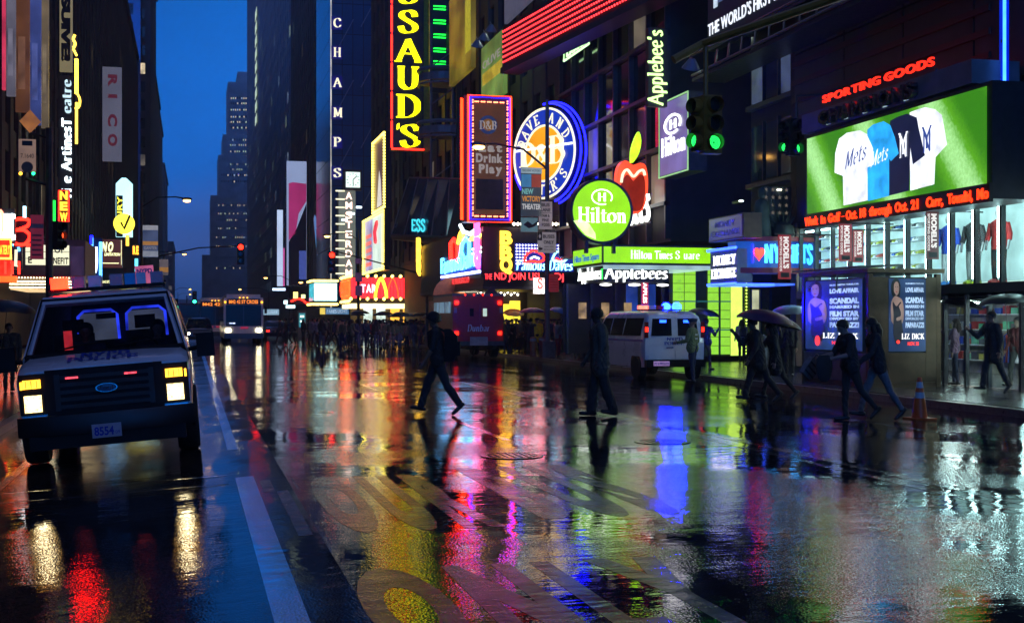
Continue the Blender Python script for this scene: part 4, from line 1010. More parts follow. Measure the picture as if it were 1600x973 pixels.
word(g.t, 'THE BEER IS ICED', gx(706), gz(712, 444), 0.3, E('dim_red_letters', (1.0, 0.05, 0.05), 0.7), w=gx(735)-gx(706), y=-0.05, depth=0.05, bold=0.03)
bulb_row(g.t, [(gx(738)+i*0.3, -0.08, gz(745, 372)+0.08*(i % 2)) for i in range(8)], E('gold_bulb', (1.0, 0.75, 0.1), 3.0), 0.12)
# lit shop front below the canopy (yellow posters, bulbs)
sh = thing('storefront', 'bulb-lit yellow shop front under the barbecue canopy', 'shop front', (14.6, 69.0, 0.15))
box('wall', DK2, sh, 0.0, 3.5, 0.0, 0.2, 0, 3.0)
def hx(px): return S(px)*69-14.6
def hz(px, py): return at(px, py, 69).z-0.15
for a, b, c, d, m in ((778, 795, 520, 475, 'y'), (796, 812, 520, 470, 'y'), (717, 776, 452, 447, 'w'), (717, 745, 464, 459, 'w'), (745, 812, 452, 446, 'r')):
    mm = {'y': E('yellow_poster', (1.0, 0.72, 0.05), 1.3, 0.2, 2), 'w': BULBW, 'r': E('red_fascia', (0.9, 0.12, 0.02), 1.2)}[m]
    box({'y': 'poster', 'w': 'light_strip', 'r': 'fascia'}[m], mm, sh, hx(a), hx(b), -0.12, -0.003, hz(a, c), hz(a, d))
word(sh, 'Great Ribs', hx(752), hz(752, 451), 0.16, E('yellow_print', (1, 0.7, 0.1), 2.5), w=1.6, y=-0.13, depth=0.01)
bulb_row(sh, [(hx(745)+i*0.19, -0.2, hz(750, 460)+0.12*(i % 2)) for i in range(13)], BULBW, 0.07)
MB().lathe([(0.1, 0), (1.0, 0.04), (1.0, 0.2), (0.1, 0.25)], (hx(705), 0.0, hz(705, 462)), 20, axis='y').build('oval_board', M('orange_brown_board', (0.45, 0.16, 0.05), 0.5), sh)
for px in (840, 862, 898): box('pier', DK2, sh, hx(px), hx(px)+0.3, -0.3, 0.0, 0, 3.0)
f = Face('small_neon_sign', 'small red and white neon sign hung under the barbecue canopy', 'neon sign', 834, 853, 434, 459, Y=61.5)
f.panel(E('white_small_panel', (0.9, 0.8, 0.8), 1.5, 0.5, 6), 'panel', 0, 1, 0, 1, 0, 0.1)
pen(f.t, 'S', 0.3*f.w, 0.35*f.h, 0.6*f.h, N_RED, w=0.4*f.w, y=-0.03, nib=0.15, mono=True)
word(f.t, 'DAVES', 0.1*f.w, 0.06*f.h, 0.2*f.h, E('daves_cyan', (0.3, 0.9, 0.95), 2.6), w=0.8*f.w, y=-0.02, depth=0.02)
# tall neon framed sign
f = Face('tall_neon_sign', 'tall brown sign framed in orange and blue neon with bulbs', 'neon sign', 722, 798, 150, 347, Y=61.5)
f.panel(BOX, 'cabinet', 0.05, 1, 0, 1, 0.03, 0.9)
f.panel(E('brown_sign_face', (0.22, 0.085, 0.035), 0.22, 0.3, 1), 'panel', 0.22, 0.88, 0.06, 0.94, -0.02, 0.028)
f.frame(N_ORG, 0.045, -0.06, 0.12, 1.0, 0.0, 1.0)
f.frame(N_BLU, 0.045, -0.06, 0.17, 0.965, 0.02, 0.985)
for x in (0.0, 0.05): MB().tube([(x*f.w, 0.2+x*4, 0.02*f.h), (x*f.w, 0.2+x*4, 0.98*f.h)], 0.045, 6).build('neon_tube', N_ORG, f.t)
pts = []
for k in range(20): 
    for e in (0, 0.11): pts += [(0.215*f.w, -0.07, (0.05+k*0.047)*f.h+e), (0.925*f.w, -0.07, (0.05+k*0.047)*f.h+e)]
for k in range(5):
    for e in (0, 0.1, 0.2): pts += [(0.26*f.w+k*0.32+e*0.8, -0.07, 0.95*f.h), (0.26*f.w+k*0.32+e*0.8, -0.07, 0.045*f.h)]
bulb_row(f.t, pts, E('salmon_bulb', (1.0, 0.2, 0.08), 4.5), 0.045)
MB().lathe([(0.46, -0.04), (0.46, -0.021)], (0.53*f.w, 0, 0.77*f.h), 28, axis='y').build('disc', E('blue_disc_dim', (0.03, 0.07, 0.25), 0.28), f.t)
MB().lathe([(0.3, -0.05), (0.3, -0.041)], (0.53*f.w, 0, 0.77*f.h), 24, axis='y').build('disc', E('orange_disc_dim', (0.4, 0.17, 0.02), 0.3), f.t)
DIML = E('dim_letters', (0.55, 0.48, 0.45), 0.36)
pen(f.t, 'D&B', 0.36*f.w, 0.735*f.h, 0.4, DIML, w=0.34*f.w, y=-0.05, depth=0.02, nib=0.2, each=True)
for s_, z in (('Eat', 0.56), ('Drink', 0.475), ('Play', 0.39)):
    letters(f.t, s_, (0.34 if s_ != 'Drink' else 0.28)*f.w, z*f.h, 0.42, DIML, (0.48 if s_ != 'Drink' else 0.55)*f.w, y=-0.022, depth=0.04, bold=0.05)
box('picture', M('dark_picture', (0.02, 0.015, 0.015), 0.4, var=0.8, scale=3), f.t, 0.28*f.w, 0.84*f.w, -0.03, -0.021, 0.10*f.h, 0.34*f.h)
# round blue sign, turned towards the street
c = at(851, 240, 58.8); kz = (58.8*CA+c.x*SA)/F; rr = 71*kz
t = thing('round_blue_sign', 'big round blue and orange restaurant sign ringed with blue neon', 'sign', (c.x, c.y, c.z), R(-63))
MB().lathe([(rr*0.9, 0.0), (rr*1.0, 0.0), (rr*1.0, 0.5), (rr*0.9, 0.5)], (0, 0, 0), 48, axis='y').build('cabinet', BOX, t)
MB().lathe([(rr*0.985, -0.03), (rr*0.985, 0.0)], (0, 0, 0), 48, axis='y').build('blue_disc', E('royal_blue_disc', (0.008, 0.04, 0.45), 0.8, 0.3, 0.6), t)
MB().lathe([(rr*0.60, -0.05), (rr*0.60, -0.031)], (0, 0, 0), 40, axis='y').build('orange_disc', E('orange_disc', (0.78, 0.30, 0.01), 1.1, 0.35, 0.5), t)
for r_ in (0.985, 0.61): MB().tube([(rr*r_*math.cos(a), -0.06, rr*r_*math.sin(a)) for a in [2*PI*i/48 for i in range(48)]], 0.055, 6, closed=True).build('ring', CRM, t)
for s_, a0, a1, rad, flip in (('DAVE', 160, 108, 0.68, 1), ('AND', 72, 28, 0.68, 1), ("BUSTER'S", 222, 322, 0.90, -1)):
    for i, ch in enumerate(s_):
        a = R(a0+(a1-a0)*i/(len(s_)-1))
        hh = 0.22*rr
        q = pen(t, ch, -0.3*hh, 0, hh, CRM, w=hh*(0.62 if ch != "'" else 0.15), y=-0.035, depth=0.04, nib=0.15, serif=0.12)[0]
        q.location = (rr*rad*math.cos(a), 0, rr*rad*math.sin(a)); q.rotation_euler = (0, (PI/2-a) if flip > 0 else -(a-R(270)), 0)
for ch, x0, w, z0, h in (('D', -0.76, 0.48, -0.24, 0.52), ('&', -0.22, 0.36, -0.2, 0.40), ('B', 0.20, 0.48, -0.24, 0.58)):
    pen(t, ch, x0*rr, z0*rr, h*rr, CRM, w=w*rr, y=-0.06, depth=0.08, nib=0.16, serif=0.12)
MB().tube([(-0.93*rr, -0.12, 0.13*rr), (0.93*rr, -0.12, 0.13*rr)], 0.05, 6).build('bar', WHT, t)
for k, (r_, y) in enumerate(((1.1, 0.1), (1.14, 0.35))):
    MB().tube([(rr*r_*math.cos(a), y, rr*r_*math.sin(a)) for a in [R(-75+170*i/36) for i in range(37)]], 0.05, 6).build('neon_arc', N_BLU, t)
MB().tube([(rr*1.1*math.cos(a), 0.1, rr*1.1*math.sin(a)) for a in [R(200+45*i/12) for i in range(13)]], 0.05, 6).build('neon_arc', N_BLU, t)
# ---- yellow vertical letters of the wax museum
f = Face('vertical_letter_sign', 'tall black vertical sign with big yellow serif letters edged in red neon', 'neon sign', 613, 662, -60, 233, Y=95.0)
fw = f.w
f.panel(M('navy_black_box', (0.012, 0.012, 0.02), 0.35), 'cabinet', 0, 1, 0, 1, 0.03, 1.4)
box('yellow_return', M('yellow_return', (0.5, 0.36, 0.02), 0.45, var=0.3), f.t, fw+0.002, fw+0.55, 0.3, 1.3, 0.0, f.h)
def vz(py): return at(638, py, 95).z-f.z0
for ch, pt, pb in (('S', -28, 6), ('S', 17, 52), ('A', 62, 97), ('U', 105, 140), ('D', 149, 184), ('S', 195, 230)):
    zz = vz(pb)
    w = fw*(0.58 if ch == 'S' else 0.70)
    pen(f.t, ch, fw*0.5-w/2+(fw*0.06 if pb == 230 else 0), zz, vz(pt)-zz, YEL, w=w, y=0.0, depth=0.12, nib=0.22, ang=18, serif=0.13)
    box('letter_box', M('navy_letter_box', (0.014, 0.014, 0.026), 0.3), f.t, 0.1, fw-0.1, 0.0, 0.028, zz-0.12, vz(pt)+0.16, bevel=0.02)
pen(f.t, "'", fw*0.16, vz(230), vz(195)-vz(230), YEL, w=0.10, y=0, depth=0.12, nib=0.3, serif=0)
for k in range(7): MB().tube([(-0.05, -0.05, vz(232)+k*2.16), (-0.05, -0.05, vz(232)+k*2.16+2.0)], 0.07, 6).build('neon_tube', N_RED, f.t)
MB().tube([(-0.05, -0.05, -0.02), (fw, -0.05, -0.02)], 0.07, 6).build('neon_tube', N_RED, f.t)
# round balconies and steel stair frame beside it
bal = thing('curved_balconies', 'grey curved balcony rings stacked beside the yellow letter sign', 'balconies', (17.2, 90, 0))
for py in (124, 206):
    z = at(700, py, 88).z
    for dr, hh in ((0, 0.35), (0.0, 0.0)):
        MB().tube([(1.9*math.cos(a)*1.0, -2+1.9*math.sin(a), z+0.5*(1 if hh else -1)) for a in [R(150+150*i/18) for i in range(19)]], 0.14 if hh else 0.09, 6).build('balcony_rail', GREYP, bal)
    MB().lathe([(1.75, 0), (1.9, 0), (1.9, 0.5), (1.75, 0.5)], (0, -2, z-0.3), 28).build('balcony_band', GREYP, bal)
for a, b in ((-1.2, -3.0), (0.2, -3.6), (0.9, -3.2)): MB().tube([(a, b, 5), (a, b, 22)], 0.09, 6).build('steel_post', GREYP, bal)
for k in range(6): MB().tube([(-1.2, -3.0, 6+k*2.6), (0.9, -3.2, 7.6+k*2.6)], 0.05, 5).build('diagonal_bar', GREYP, bal)
gb = thing('green_light_bars', 'column of short green light bars right of the yellow sign', 'light', (0, 0, 0))
gp_ = at(687, 60, 92); gb.location = gp_
box('backing', BLACK, gb, -0.75, 1.4, 0.03, 0.2, -4, 6)
for py in (-6, 15, 37, 59, 81, 101):
    z = at(687, py, 92).z-gp_.z
    for o2 in (0.0, 0.22): MB().tube([(-0.45, 0, z+o2), (0.45, 0, z+o2)], 0.05, 6).build('green_tube', N_GRN, gb)
# tilted glass canopy
cn = thing('glass_canopy', 'tilted dark glass canopy with a teal neon word at its rim', 'canopy', (16.2, 84.5, 0))
a, b, c, d = at(612, 368, 92), at(640, 278, 92), at(722, 372, 80), at(722, 280, 80)
LOC = Vector((16.2, 84.5, 0))
A, B, C_, D_ = a-LOC, b-LOC, c-LOC, d-LOC
for i in range(5):
    u0, u1 = i/5+0.01, (i+1)/5-0.01
    pts = [A.lerp(C_, u0), A.lerp(C_, u1), B.lerp(D_, u1), B.lerp(D_, u0)]
    nrm = (pts[1]-pts[0]).cross(pts[3]-pts[0]).normalized()*0.06
    MB().loft([pts, [p+nrm for p in pts]]).build('glass_pane', BGLASS, cn)
for i in range(6):
    MB().tube([A.lerp(C_, i/5), B.lerp(D_, i/5)], 0.09, 6).build('rib', GREYP, cn)
MB().tube([A, C_], 0.14, 6).build('rim', STEEL, cn); MB().tube([B, D_], 0.1, 6).build('rim', STEEL, cn)
MB().loft([[A-Vector((0, 0, .1)), C_-Vector((0, 0, .1)), Vector((3, 0, A.z-1.2))], [A-Vector((0, 0, .3)), C_-Vector((0, 0, .3)), Vector((3, 0, A.z-1.4))]]).build('soffit', M('brown_soffit', (0.09, 0.06, 0.045), 0.6), cn)
TEAL = E('teal_neon', (0.05, 0.6, 0.75), 1.2)
ue = (C_-A).normalized()
mid = A.lerp(C_, 0.30)+Vector((0, -0.2, 0.35))
pen(cn, 'ESS', 0, 0, 0.8, TEAL, w=2.4, y=0, nib=0.15, mono=True, fn=lambda p: mid+ue*p[0]+Vector((0, p[1], p[2])))
# ---- red LED board high up, and boards round it
P0, P1 = Vector((14.8, 61.2, 0)), Vector((14.8+0.136*20, 61.2-0.99*20, 0))
zb, zt = at(785, 103, 61.2).z, at(785, 46, 61.2).z
t = thing('led_board', 'long black board of red LED rows running up to the frame top', 'led board', (P0.x, P0.y, zb), math.atan2(P1.y-P0.y, P1.x-P0.x))
LB_ = 20.0
box('cabinet', M('led_black', (0.03, 0.014, 0.018), 0.5), t, 0, LB_, 0.02, 0.8, -0.1, zt-zb+0.1)
mb = MB()
for k in range(7):
    for i in range(82): mb.ball((0.15+i*0.24, 0.0, 0.15+k*(zt-zb-0.3)/6), 0.055)
mb.build('led_dots', LEDR, t, kind='stuff')
box('bottom_rail', STEEL, t, 0, LB_, -0.1, 0.9, -0.4, -0.12)
lm = Face('name_plate', 'small green-lit oval name plate under the red LED board', 'sign', 882, 921, 52, 68, X=17.6, pxz=921)
lm.panel(BLACK, 'panel', 0, 1, 0, 1, 0, 0.1)
lm.frame(E('pale_green_tube', (0.55, 1.0, 0.45), 1.5), 0.05, -0.03, 0, 1, -0.05, 1.05, name='edge_tube')
letters(lm.t, 'LAMAR', 0.12*lm.w, 0.2*lm.h, 0.6*lm.h, E('pale_green_tube', (0.55, 1.0, 0.45), 1.5), 0.76*lm.w, y=-0.01, depth=0.05, bold=0.05)
f = Face('upper_billboard', 'grey violet billboard corner with white letters above the LED board', 'billboard', 788, 900, -40, 38, X=17.3, pxz=788)
f.panel(E('violet_grey_board', (0.12, 0.12, 0.2), 0.4, 0.2), 'panel', 0, 1, 0, 1, 0, 0.2)
letters(f.t, 'NO DOUBT', 0.01*f.w, 0.50*f.h, 0.24*f.h, WHT, 0.6*f.w, y=-0.005, depth=0.02, bold=0.04)
f = Face('green_billboard', 'green and yellow billboard panel lit by floodlights', 'billboard', 752, 786, 45, 145, X=16.6, pxz=786)
f.panel(E('green_poster', (0.16, 0.28, 0.06), 0.55, 0.5, 0.5), 'panel', 0, 1, 0, 1, 0, 0.25)
f.panel(E('yellow_poster_band', (0.6, 0.45, 0.04), 0.5, 0.4, 1), 'print_band', 0.05, 0.95, 0.35, 0.55, -0.01, -0.002)
letters(f.t, 'OLIVE', 0.08*f.w, 0.62*f.h, 0.13*f.h, DIML, 0.8*f.w, y=-0.01, depth=0.02)
fl = MB().lathe([(0.10, 0), (0.30, -0.3), (0.32, -0.34)], (0, 0, 0), 12).mesh('shade')
fb = MB().lathe([(0.29, -0.33), (0.2, -0.36)], (0, 0, 0), 12).mesh('lamp')
FLT = E('floodlight_lens', (0.75, 1.0, 0.9), 9.0)
def floods(lst, Y, group, lab):
    for i, (px, py) in enumerate(lst):
        c = at(px, py, Y)
        t = thing('floodlight', lab[i], 'floodlight', c, group=group, rx=R(25))
        link('shade', fl, GREYP, t); link('lamp', fb, FLT, t)
        MB().tube([(0, 0, 0.0), (0.2, 1.2, -0.1)], 0.03, 5).build('arm', STEEL, t)
floods([(746, 63), (757, 52), (768, 39)], 66, 'floodlights on the green billboard', ['lowest floodlight in front of the green billboard', 'middle floodlight in front of the green billboard', 'highest floodlight in front of the green billboard'])
f = Face('yellow_poster', 'tall dim yellow and brown poster board right of the green bars', 'billboard', 702, 736, -40, 105, X=16.4, pxz=736)
f.panel(E('yellow_brown_poster', (0.30, 0.22, 0.02), 0.34, 0.8, 0.35), 'panel', 0, 1, 0, 1, 0, 0.3)
f.panel(E('poster_stripe', (0.55, 0.5, 0.03), 0.5, 0.3), 'stripe', 0.75, 0.98, 0.2, 1, -0.012, -0.002)
# beer board with downward flood lamps
f = Face('beer_billboard', 'dark blue billboard with white slogan letters and a row of lamps', 'billboard', 1106, 1330, -160, -5, X=17.2, pxz=1200)
f.panel(M('slate_board', (0.03, 0.04, 0.07), 0.5, var=0.2), 'panel', 0, 1, 0, 1, 0, 0.3)
zb_ = atX(1110, 56, 17.2).z-f.z0; x1_ = (17.2/S(1106)-17.2/S(1230))
f.panel(M('slate_board', (0.03, 0.04, 0.07), 0.5), 'panel', 0, 1, (zb_-0.5)/f.h, -0.002, 0, 0.3)
letters(f.t, "THE WORLD'S FIRST LOW CALORIE", 0.05, zb_, 0.42, E('slogan_white', (0.8, 0.85, 0.95), 1.0), x1_*1.45, y=-0.004, depth=0.02, bold=0.01)
box('bottle', E('bottle_pale', (0.5, 0.62, 0.75), 0.8, 0.3), f.t, 0.55, 0.85, -0.03, -0.003, zb_+0.85, zb_+2.6, bevel=0.01)
box('photo_panel', E('blue_photo', (0.10, 0.16, 0.35), 0.6, 0.4, 1), f.t, 0.95, 4.0, -0.02, -0.003, zb_+0.95, zb_+2.6)
floods([(1082, 92), (1176, 40), (1213, 20)], 40, 'lamps over the beer billboard', ['leftmost lamp below the dark beer billboard', 'middle lamp below the dark beer billboard', 'rightmost lamp below the dark beer billboard'])
ct = thing('lamp_catwalk', 'dark lattice catwalk below the beer billboard', 'catwalk', (16.6, 0, 0))
for y0 in range(26, 40): MB().tube([(0, y0, 9.9), (0.5, y0+1, 10.6)], 0.04, 5).build('diagonal_bar', STEEL, ct)
for z in (9.9, 10.6): MB().tube([(0, 25, z), (0, 41, z)], 0.05, 6).build('rail', STEEL, ct)
box('deck', BLACK, ct, 0, 1.2, 25, 41, 9.7, 9.8)
# ================================================================ lit signs at the end of the street and on the left
# burger marquee
f = Face('burger_marquee', 'red burger restaurant marquee edged with yellow bulbs and lit underneath', 'marquee', 548, 651, 432, 481, Y=112.0, pxz=548)
RIBR = E('red_ribbed_panel', (1.0, 0.03, 0.04), 1.5, 0.2, 3)
f.panel(BOX, 'cabinet', 0, 1, 0.12, 1, 0.05, 6.8)
rb = MB().box(0.02, 0.27, -0.05, 0.05, 0, f.h*0.66).mesh('red_rib', bevel=0.02, seg=1)
n = int(f.w/0.29)
for i in range(n): link('red_rib', rb, RIBR, f.t, (i*f.w/n, 0, 0.31*f.h))
f.panel(E('marquee_underlight', (1.0, 0.78, 0.32), 2.6, 0.2, 1.5), 'soffit_light', 0, 0.95, 0.0, 0.14, -0.1, 6.6)
box('side_panel', E('orange_side', (1.0, 0.12, 0.02), 1.6, 0.4, 2), f.t, -0.05, -0.001, 0.06, 6.7, 0.3*f.h, 0.97*f.h)
for i in range(5): MB().tube([(-0.12, 0.6+i*1.3, 0.4*f.h), (-0.12, 1.1+i*1.3, 0.65*f.h), (-0.12, 0.7+i*1.3, 0.88*f.h)], 0.12, 6).build('neon_squiggle', N_ORG, f.t)
GB = E('gold_marquee_bulb', (1.0, 0.66, 0.12), 5.0, 0.2)
bulb_row(f.t, line((0, -0.12, f.h*1.02), (f.w, -0.12, f.h*1.02), 9)+line((0, -0.12, 0.29*f.h), (f.w, -0.12, 0.29*f.h), 9), GB, 0.16, each=True)
bulb_row(f.t, line((-0.1, 0.3, f.h*1.02), (-0.1, 6.6, f.h*1.02), 12)+line((-0.1, 0.3, 0.22*f.h), (-0.1, 6.6, 0.22*f.h), 12), GB, 0.14)
for k, (x0, x1) in enumerate(((0.50, 0.565), (0.565, 0.63))):
    a0, a1 = x0*f.w-0.35, x1*f.w+0.0
    pts = _c([(a0, 0.33*f.h), (a0+0.12*(a1-a0), 0.65*f.h), ((a0+a1)/2, 0.93*f.h), (a1-0.12*(a1-a0), 0.65*f.h), (a1, 0.33*f.h)], 6)
for k, c in enumerate((0.45, 0.63)):
    w = 0.085*f.w
    pts = _c([(c*f.w-w, 0.32*f.h), (c*f.w-0.8*w, 0.62*f.h), (c*f.w, 0.95*f.h), (c*f.w+0.8*w, 0.62*f.h), (c*f.w+w, 0.32*f.h)], 6)
    MB().tube([(x, -0.2, z) for x, z in pts], 0.14 if k == 0 else 0.06, 6).build('arch', E('arch_yellow', (1.0, 0.6, 0.03), 3.0) if k == 0 else N_ORG, f.t)
letters(f.t, 'STAR', 0.10*f.w, 0.5*f.h, 0.26*f.h, E('pink_letters', (1.0, 0.6, 0.8), 2.6), 0.28*f.w, y=-0.06, depth=0.06, bold=0.03)
# shop front under it
sh = thing('storefront', 'amber lit shop windows under the red marquee', 'shop front', (14.5, 118, 0.15))
for i, (a, b, m) in enumerate(((568, 582, W_BLU), (588, 602, W_BLU), (610, 624, 'amb'), (628, 640, 'amb'), (642, 648, 'amb'))):
    mm = E('amber_wall', (1.0, 0.45, 0.05), 1.1, 0.4, 1) if m == 'amb' else E('cool_shop', (0.6, 0.8, 0.8), 1.0, 0.5, 1)
    box('lit_pane', mm, sh, S(a)*118-14.5, S(b)*118-14.5, -0.04, 0, 0.1, 3.0)
    box('jamb', DK2, sh, S(b)*118-14.5+0.01, S(b)*118-14.5+0.3, -0.2, 0, 0.0, 3.2)
box('wall', DK2, sh, S(548)*118-14.5, S(655)*118-14.5, 0.01, 0.3, 0, 3.6)
# cyan screen marquee beyond
f = Face('cyan_marquee', 'bright cyan white marquee screen framed by yellow bulbs', 'marquee', 490, 527, 441, 471, Y=140.0, pxz=490)
f.panel(BOX, 'cabinet', 0, 1, -0.1, 1.1, 0.05, 5)
def cyan_mat():
    return E('cyan_screen', (0.45, 0.95, 1.0), 3.0, 0.4, 0.35)
f.panel(cyan_mat(), 'screen', 0.02, 0.98, 0.05, 0.95, -0.02, 0.04)
box('side_screen', E('teal_side_screen', (0.03, 0.4, 0.5), 1.0, 0.6, 2), f.t, -0.05, -0.001, 0.1, 4.9, 0.05*f.h, 0.95*f.h)
for z in (-0.14, 1.08):
    MB().box(-0.1, f.w, -0.1, 0.0, z*f.h-0.14, z*f.h+0.14).build('light_strip', E('yellow_strip', (1.0, 0.75, 0.2), 2.2, 0.3, 2), f.t)
    bulb_row(f.t, line((0, -0.2, z*f.h), (f.w, -0.2, z*f.h), 14), GB, 0.13)
    bulb_row(f.t, line((-0.2, 0, z*f.h), (-0.2, 5, z*f.h), 14), GB, 0.13)
f = Face('blue_street_sign', 'small lit blue and yellow shop sign under the cyan marquee', 'sign', 500, 545, 481, 491, Y=138)
f.panel(E('dull_blue_sign', (0.08, 0.2, 0.36), 0.7, 0.2), 'panel', 0.2, 1, 0, 1, 0, 0.1); f.panel(E('dull_yellow_sign', (0.8, 0.6, 0.1), 0.9), 'panel', 0.0, 0.18, 0, 1, 0, 0.1)
letters(f.t, 'FARES LIGHT', 0.24*f.w, 0.2*f.h, 0.6*f.h, W_BLU, 0.7*f.w, y=-0.01, depth=0.03)
# vertical theatre sign with clock
f = Face('vertical_theatre_sign', 'pale vertical theatre sign with stacked pink neon letters', 'sign', 530, 564, 297, 440, Y=126.0, pxz=548)
f.panel(E('grey_green_sign', (0.22, 0.25, 0.22), 0.42, 0.2, 0.8), 'cabinet', 0, 0.75, 0, 1, 0.0, 0.6)
MAM = E('salmon_letters', (1.0, 0.62, 0.5), 2.4, 0.1)
for i, ch in enumerate('AMSTERDAM'):
    word(f.t, ch, 0.44*f.w, f.h*(0.90-i*0.105), f.h*0.078, MAM, w=f.w*0.30, y=-0.02, depth=0.08, bold=0.02, name='letter', align='c')
for i in range(11): box('light_slat', E('slat_light', (0.85, 0.85, 0.55), 1.3), f.t, -0.35, 0.25*f.w, -0.1, -0.02, f.h*(0.08+i*0.09), f.h*(0.08+i*0.09)+0.13)
for i in range(3): box('flood_strip', N_WHT, f.t, f.w*(0.1+i*0.33), f.w*(0.35+i*0.33), -0.5, -0.3, f.h*(0.66+i*0.07), f.h*(0.68+i*0.07))
c = at(551.5, 281, 125.5); k = (125.5*CA+c.x*SA)/F
t = thing('street_clock', 'square white clock face in a dark case above the theatre sign', 'clock', (c.x, 125.5, c.z))
box('case', M('clock_case', (0.06, 0.04, 0.03), 0.5), t, -14*k, 14*k, 0.02, 1.0, -16*k, 16*k, 0.05)
box('dial', E('clock_dial', (0.75, 0.95, 0.85), 1.1, 0.1), t, -11*k, 11*k, -0.03, 0.018, -12*k, 12*k)
for a in range(12): MB().cbox((9*k*math.sin(a*PI/6), -0.045, 9.6*k*math.cos(a*PI/6)), (1.1*k, 0.02, 2.0*k), 0, 0, a*PI/6).build('hour_mark', BLACK, t)
for a, L in ((R(45), 9), (R(178), 8.5)): MB().cbox((L*k/2*math.sin(a), -0.06, L*k/2*math.cos(a)), (1.3*k, 0.02, L*k), 0, 0, a).build('hand', BLACK, t)
# poster boards framed with bulbs
for nm, lab, r_, cols in (('bulb_poster', 'slim upper poster framed with yellow bulbs', (584, 602, 216, 328), (E('plum_poster', (0.16, 0.06, 0.08), 0.45, 0.5, 0.4), E('pale_print', (0.8, 0.75, 0.7), 0.7))),
                          ('bulb_poster', 'pale theatre poster framed with yellow bulbs above the red marquee', (569, 600, 338, 424), (E('mint_poster', (0.62, 0.78, 0.7), 0.85, 0.2, 0.4), E('red_print', (0.8, 0.05, 0.08), 0.9)))):
    f = Face(nm, lab, 'poster', *r_, X=15.8, pxz=(r_[0]+r_[1])//2)
    f.panel(BOX, 'cabinet', -0.02, 1.02, -0.02, 1.02, 0.02, 0.5)
    f.panel(cols[0], 'picture', 0.03, 0.97, 0.02, 0.98, 0, 0.018)
    if r_[2] < 300:
        MB().poly([(0.3*f.w, 0.05*f.h), (0.7*f.w, 0.05*f.h), (0.62*f.w, 0.4*f.h), (0.5*f.w, 0.55*f.h), (0.4*f.w, 0.35*f.h)], -0.02, -0.002).build('figure_print', cols[1], f.t)
    else:
        f.panel(E('violet_poster_half', (0.3, 0.28, 0.6), 0.6, 0.6, 0.6), 'picture', 0.03, 0.45, 0.02, 0.98, -0.01, -0.001)
        for i in range(5): box('print_block', cols[1], f.t, 0.1*f.w, 0.4*f.w, -0.025, -0.012, f.h*(0.12+i*0.13), f.h*(0.19+i*0.13))
        MB().tube([(0.66*f.w, -0.03, 0.5*f.h), (0.62*f.w, -0.03, 0.7*f.h), (0.72*f.w, -0.03, 0.85*f.h)], 0.25, 6).build('figure_print', cols[1], f.t)
    YB = E('yellow_frame_bulb', (1.0, 0.8, 0.12), 3.6, 0.2)
    n = 26
    bulb_row(f.t, line((0, -0.1, 0), (0, -0.1, f.h), n)+line((f.w, -0.1, 0), (f.w, -0.1, f.h), n)+line((0, -0.1, f.h), (f.w, -0.1, f.h), 16)+line((0, -0.1, 0), (f.w, -0.1, 0), 16), YB, 0.12)
# letter boxes on the blue tower
for i, (ch, py) in enumerate((('C', 36), ('H', 82), ('A', 129), ('M', 176), ('P', 222), ('S', 270))):
    a = at(527, py, 151.5); k = (151.5*CA+a.x*SA)/F
    t = thing('letter_box', 'navy box with white letter %s on the edge of the blue glass tower' % ch, 'sign', (a.x, 151.5, a.z), group='letter boxes on the blue tower')
    box('cabinet', E('navy_letter_cabinet', (0.01, 0.01, 0.2), 0.5), t, -9*k, 8*k, 0.01, 0.3, -10*k, 10*k, 0.03)
    pen(t, ch, -5.5*k, -7*k, 14*k, CRM, w=(11 if ch != 'M' else 13)*k, y=0, depth=0.06, nib=0.22, serif=0.15)
# dark billboard with a blue pencil
f = Face('pencil_billboard', 'dark billboard with a tall blue pencil beside the blue tower', 'billboard', 489, 528, 322, 440, X=16.6, pxz=508)
f.panel(M('night_board', (0.012, 0.012, 0.025), 0.5), 'panel', 0, 1, 0, 1, 0, 0.4)
MB().poly([(0.05*f.w, 0.95*f.h), (0.09*f.w, 1.0*f.h), (0.15*f.w, 0.95*f.h), (0.40*f.w, 0.0), (0.30*f.w, 0.0)], -0.05, -0.002).build('pencil', E('pencil_blue', (0.06, 0.22, 0.5), 0.7), f.t)
f.panel(E('dull_print', (0.25, 0.28, 0.45), 0.4), 'print_block', 0.2, 0.55, 0.6, 0.66, -0.03, -0.002)
MB().lathe([(1.2, -0.03), (1.2, -0.002)], (0.66*f.w, 0, 0.9*f.h), 20, axis='y').build('disc', E('pale_disc', (0.3, 0.4, 0.6), 0.5), f.t)
# magenta banner and white banner further on
f = Face('magenta_banner', 'huge hanging banner with a white top and magenta figure', 'banner', 448, 479, 252, 446, Y=190, pxz=463)
f.panel(E('banner_sky', (0.36, 0.45, 0.72), 0.55, 0.1, 0.2), 'cloth', 0, 1, 0, 1, 0, 0.3)
MB().poly([(0.1*f.w, 0.82*f.h), (0.3*f.w, 0.83*f.h), (f.w*0.99, 0.82*f.h), (f.w*0.99, 0.68*f.h), (0.6*f.w, 0.58*f.h), (0.45*f.w, 0.42*f.h), (0.1*f.w, 0.36*f.h)], -0.03, -0.002).build('figure_print', E('magenta_print', (0.45, 0.03, 0.16), 0.6, 0.2, 0.3), f.t)
MB().poly([(0.1*f.w, 0.35*f.h), (0.5*f.w, 0.46*f.h), (0.99*f.w, 0.66*f.h), (0.99*f.w, 0.0), (0.1*f.w, 0.0)], -0.03, -0.003).build('figure_print', M('dark_print', (0.03, 0.02, 0.04), 0.5), f.t)
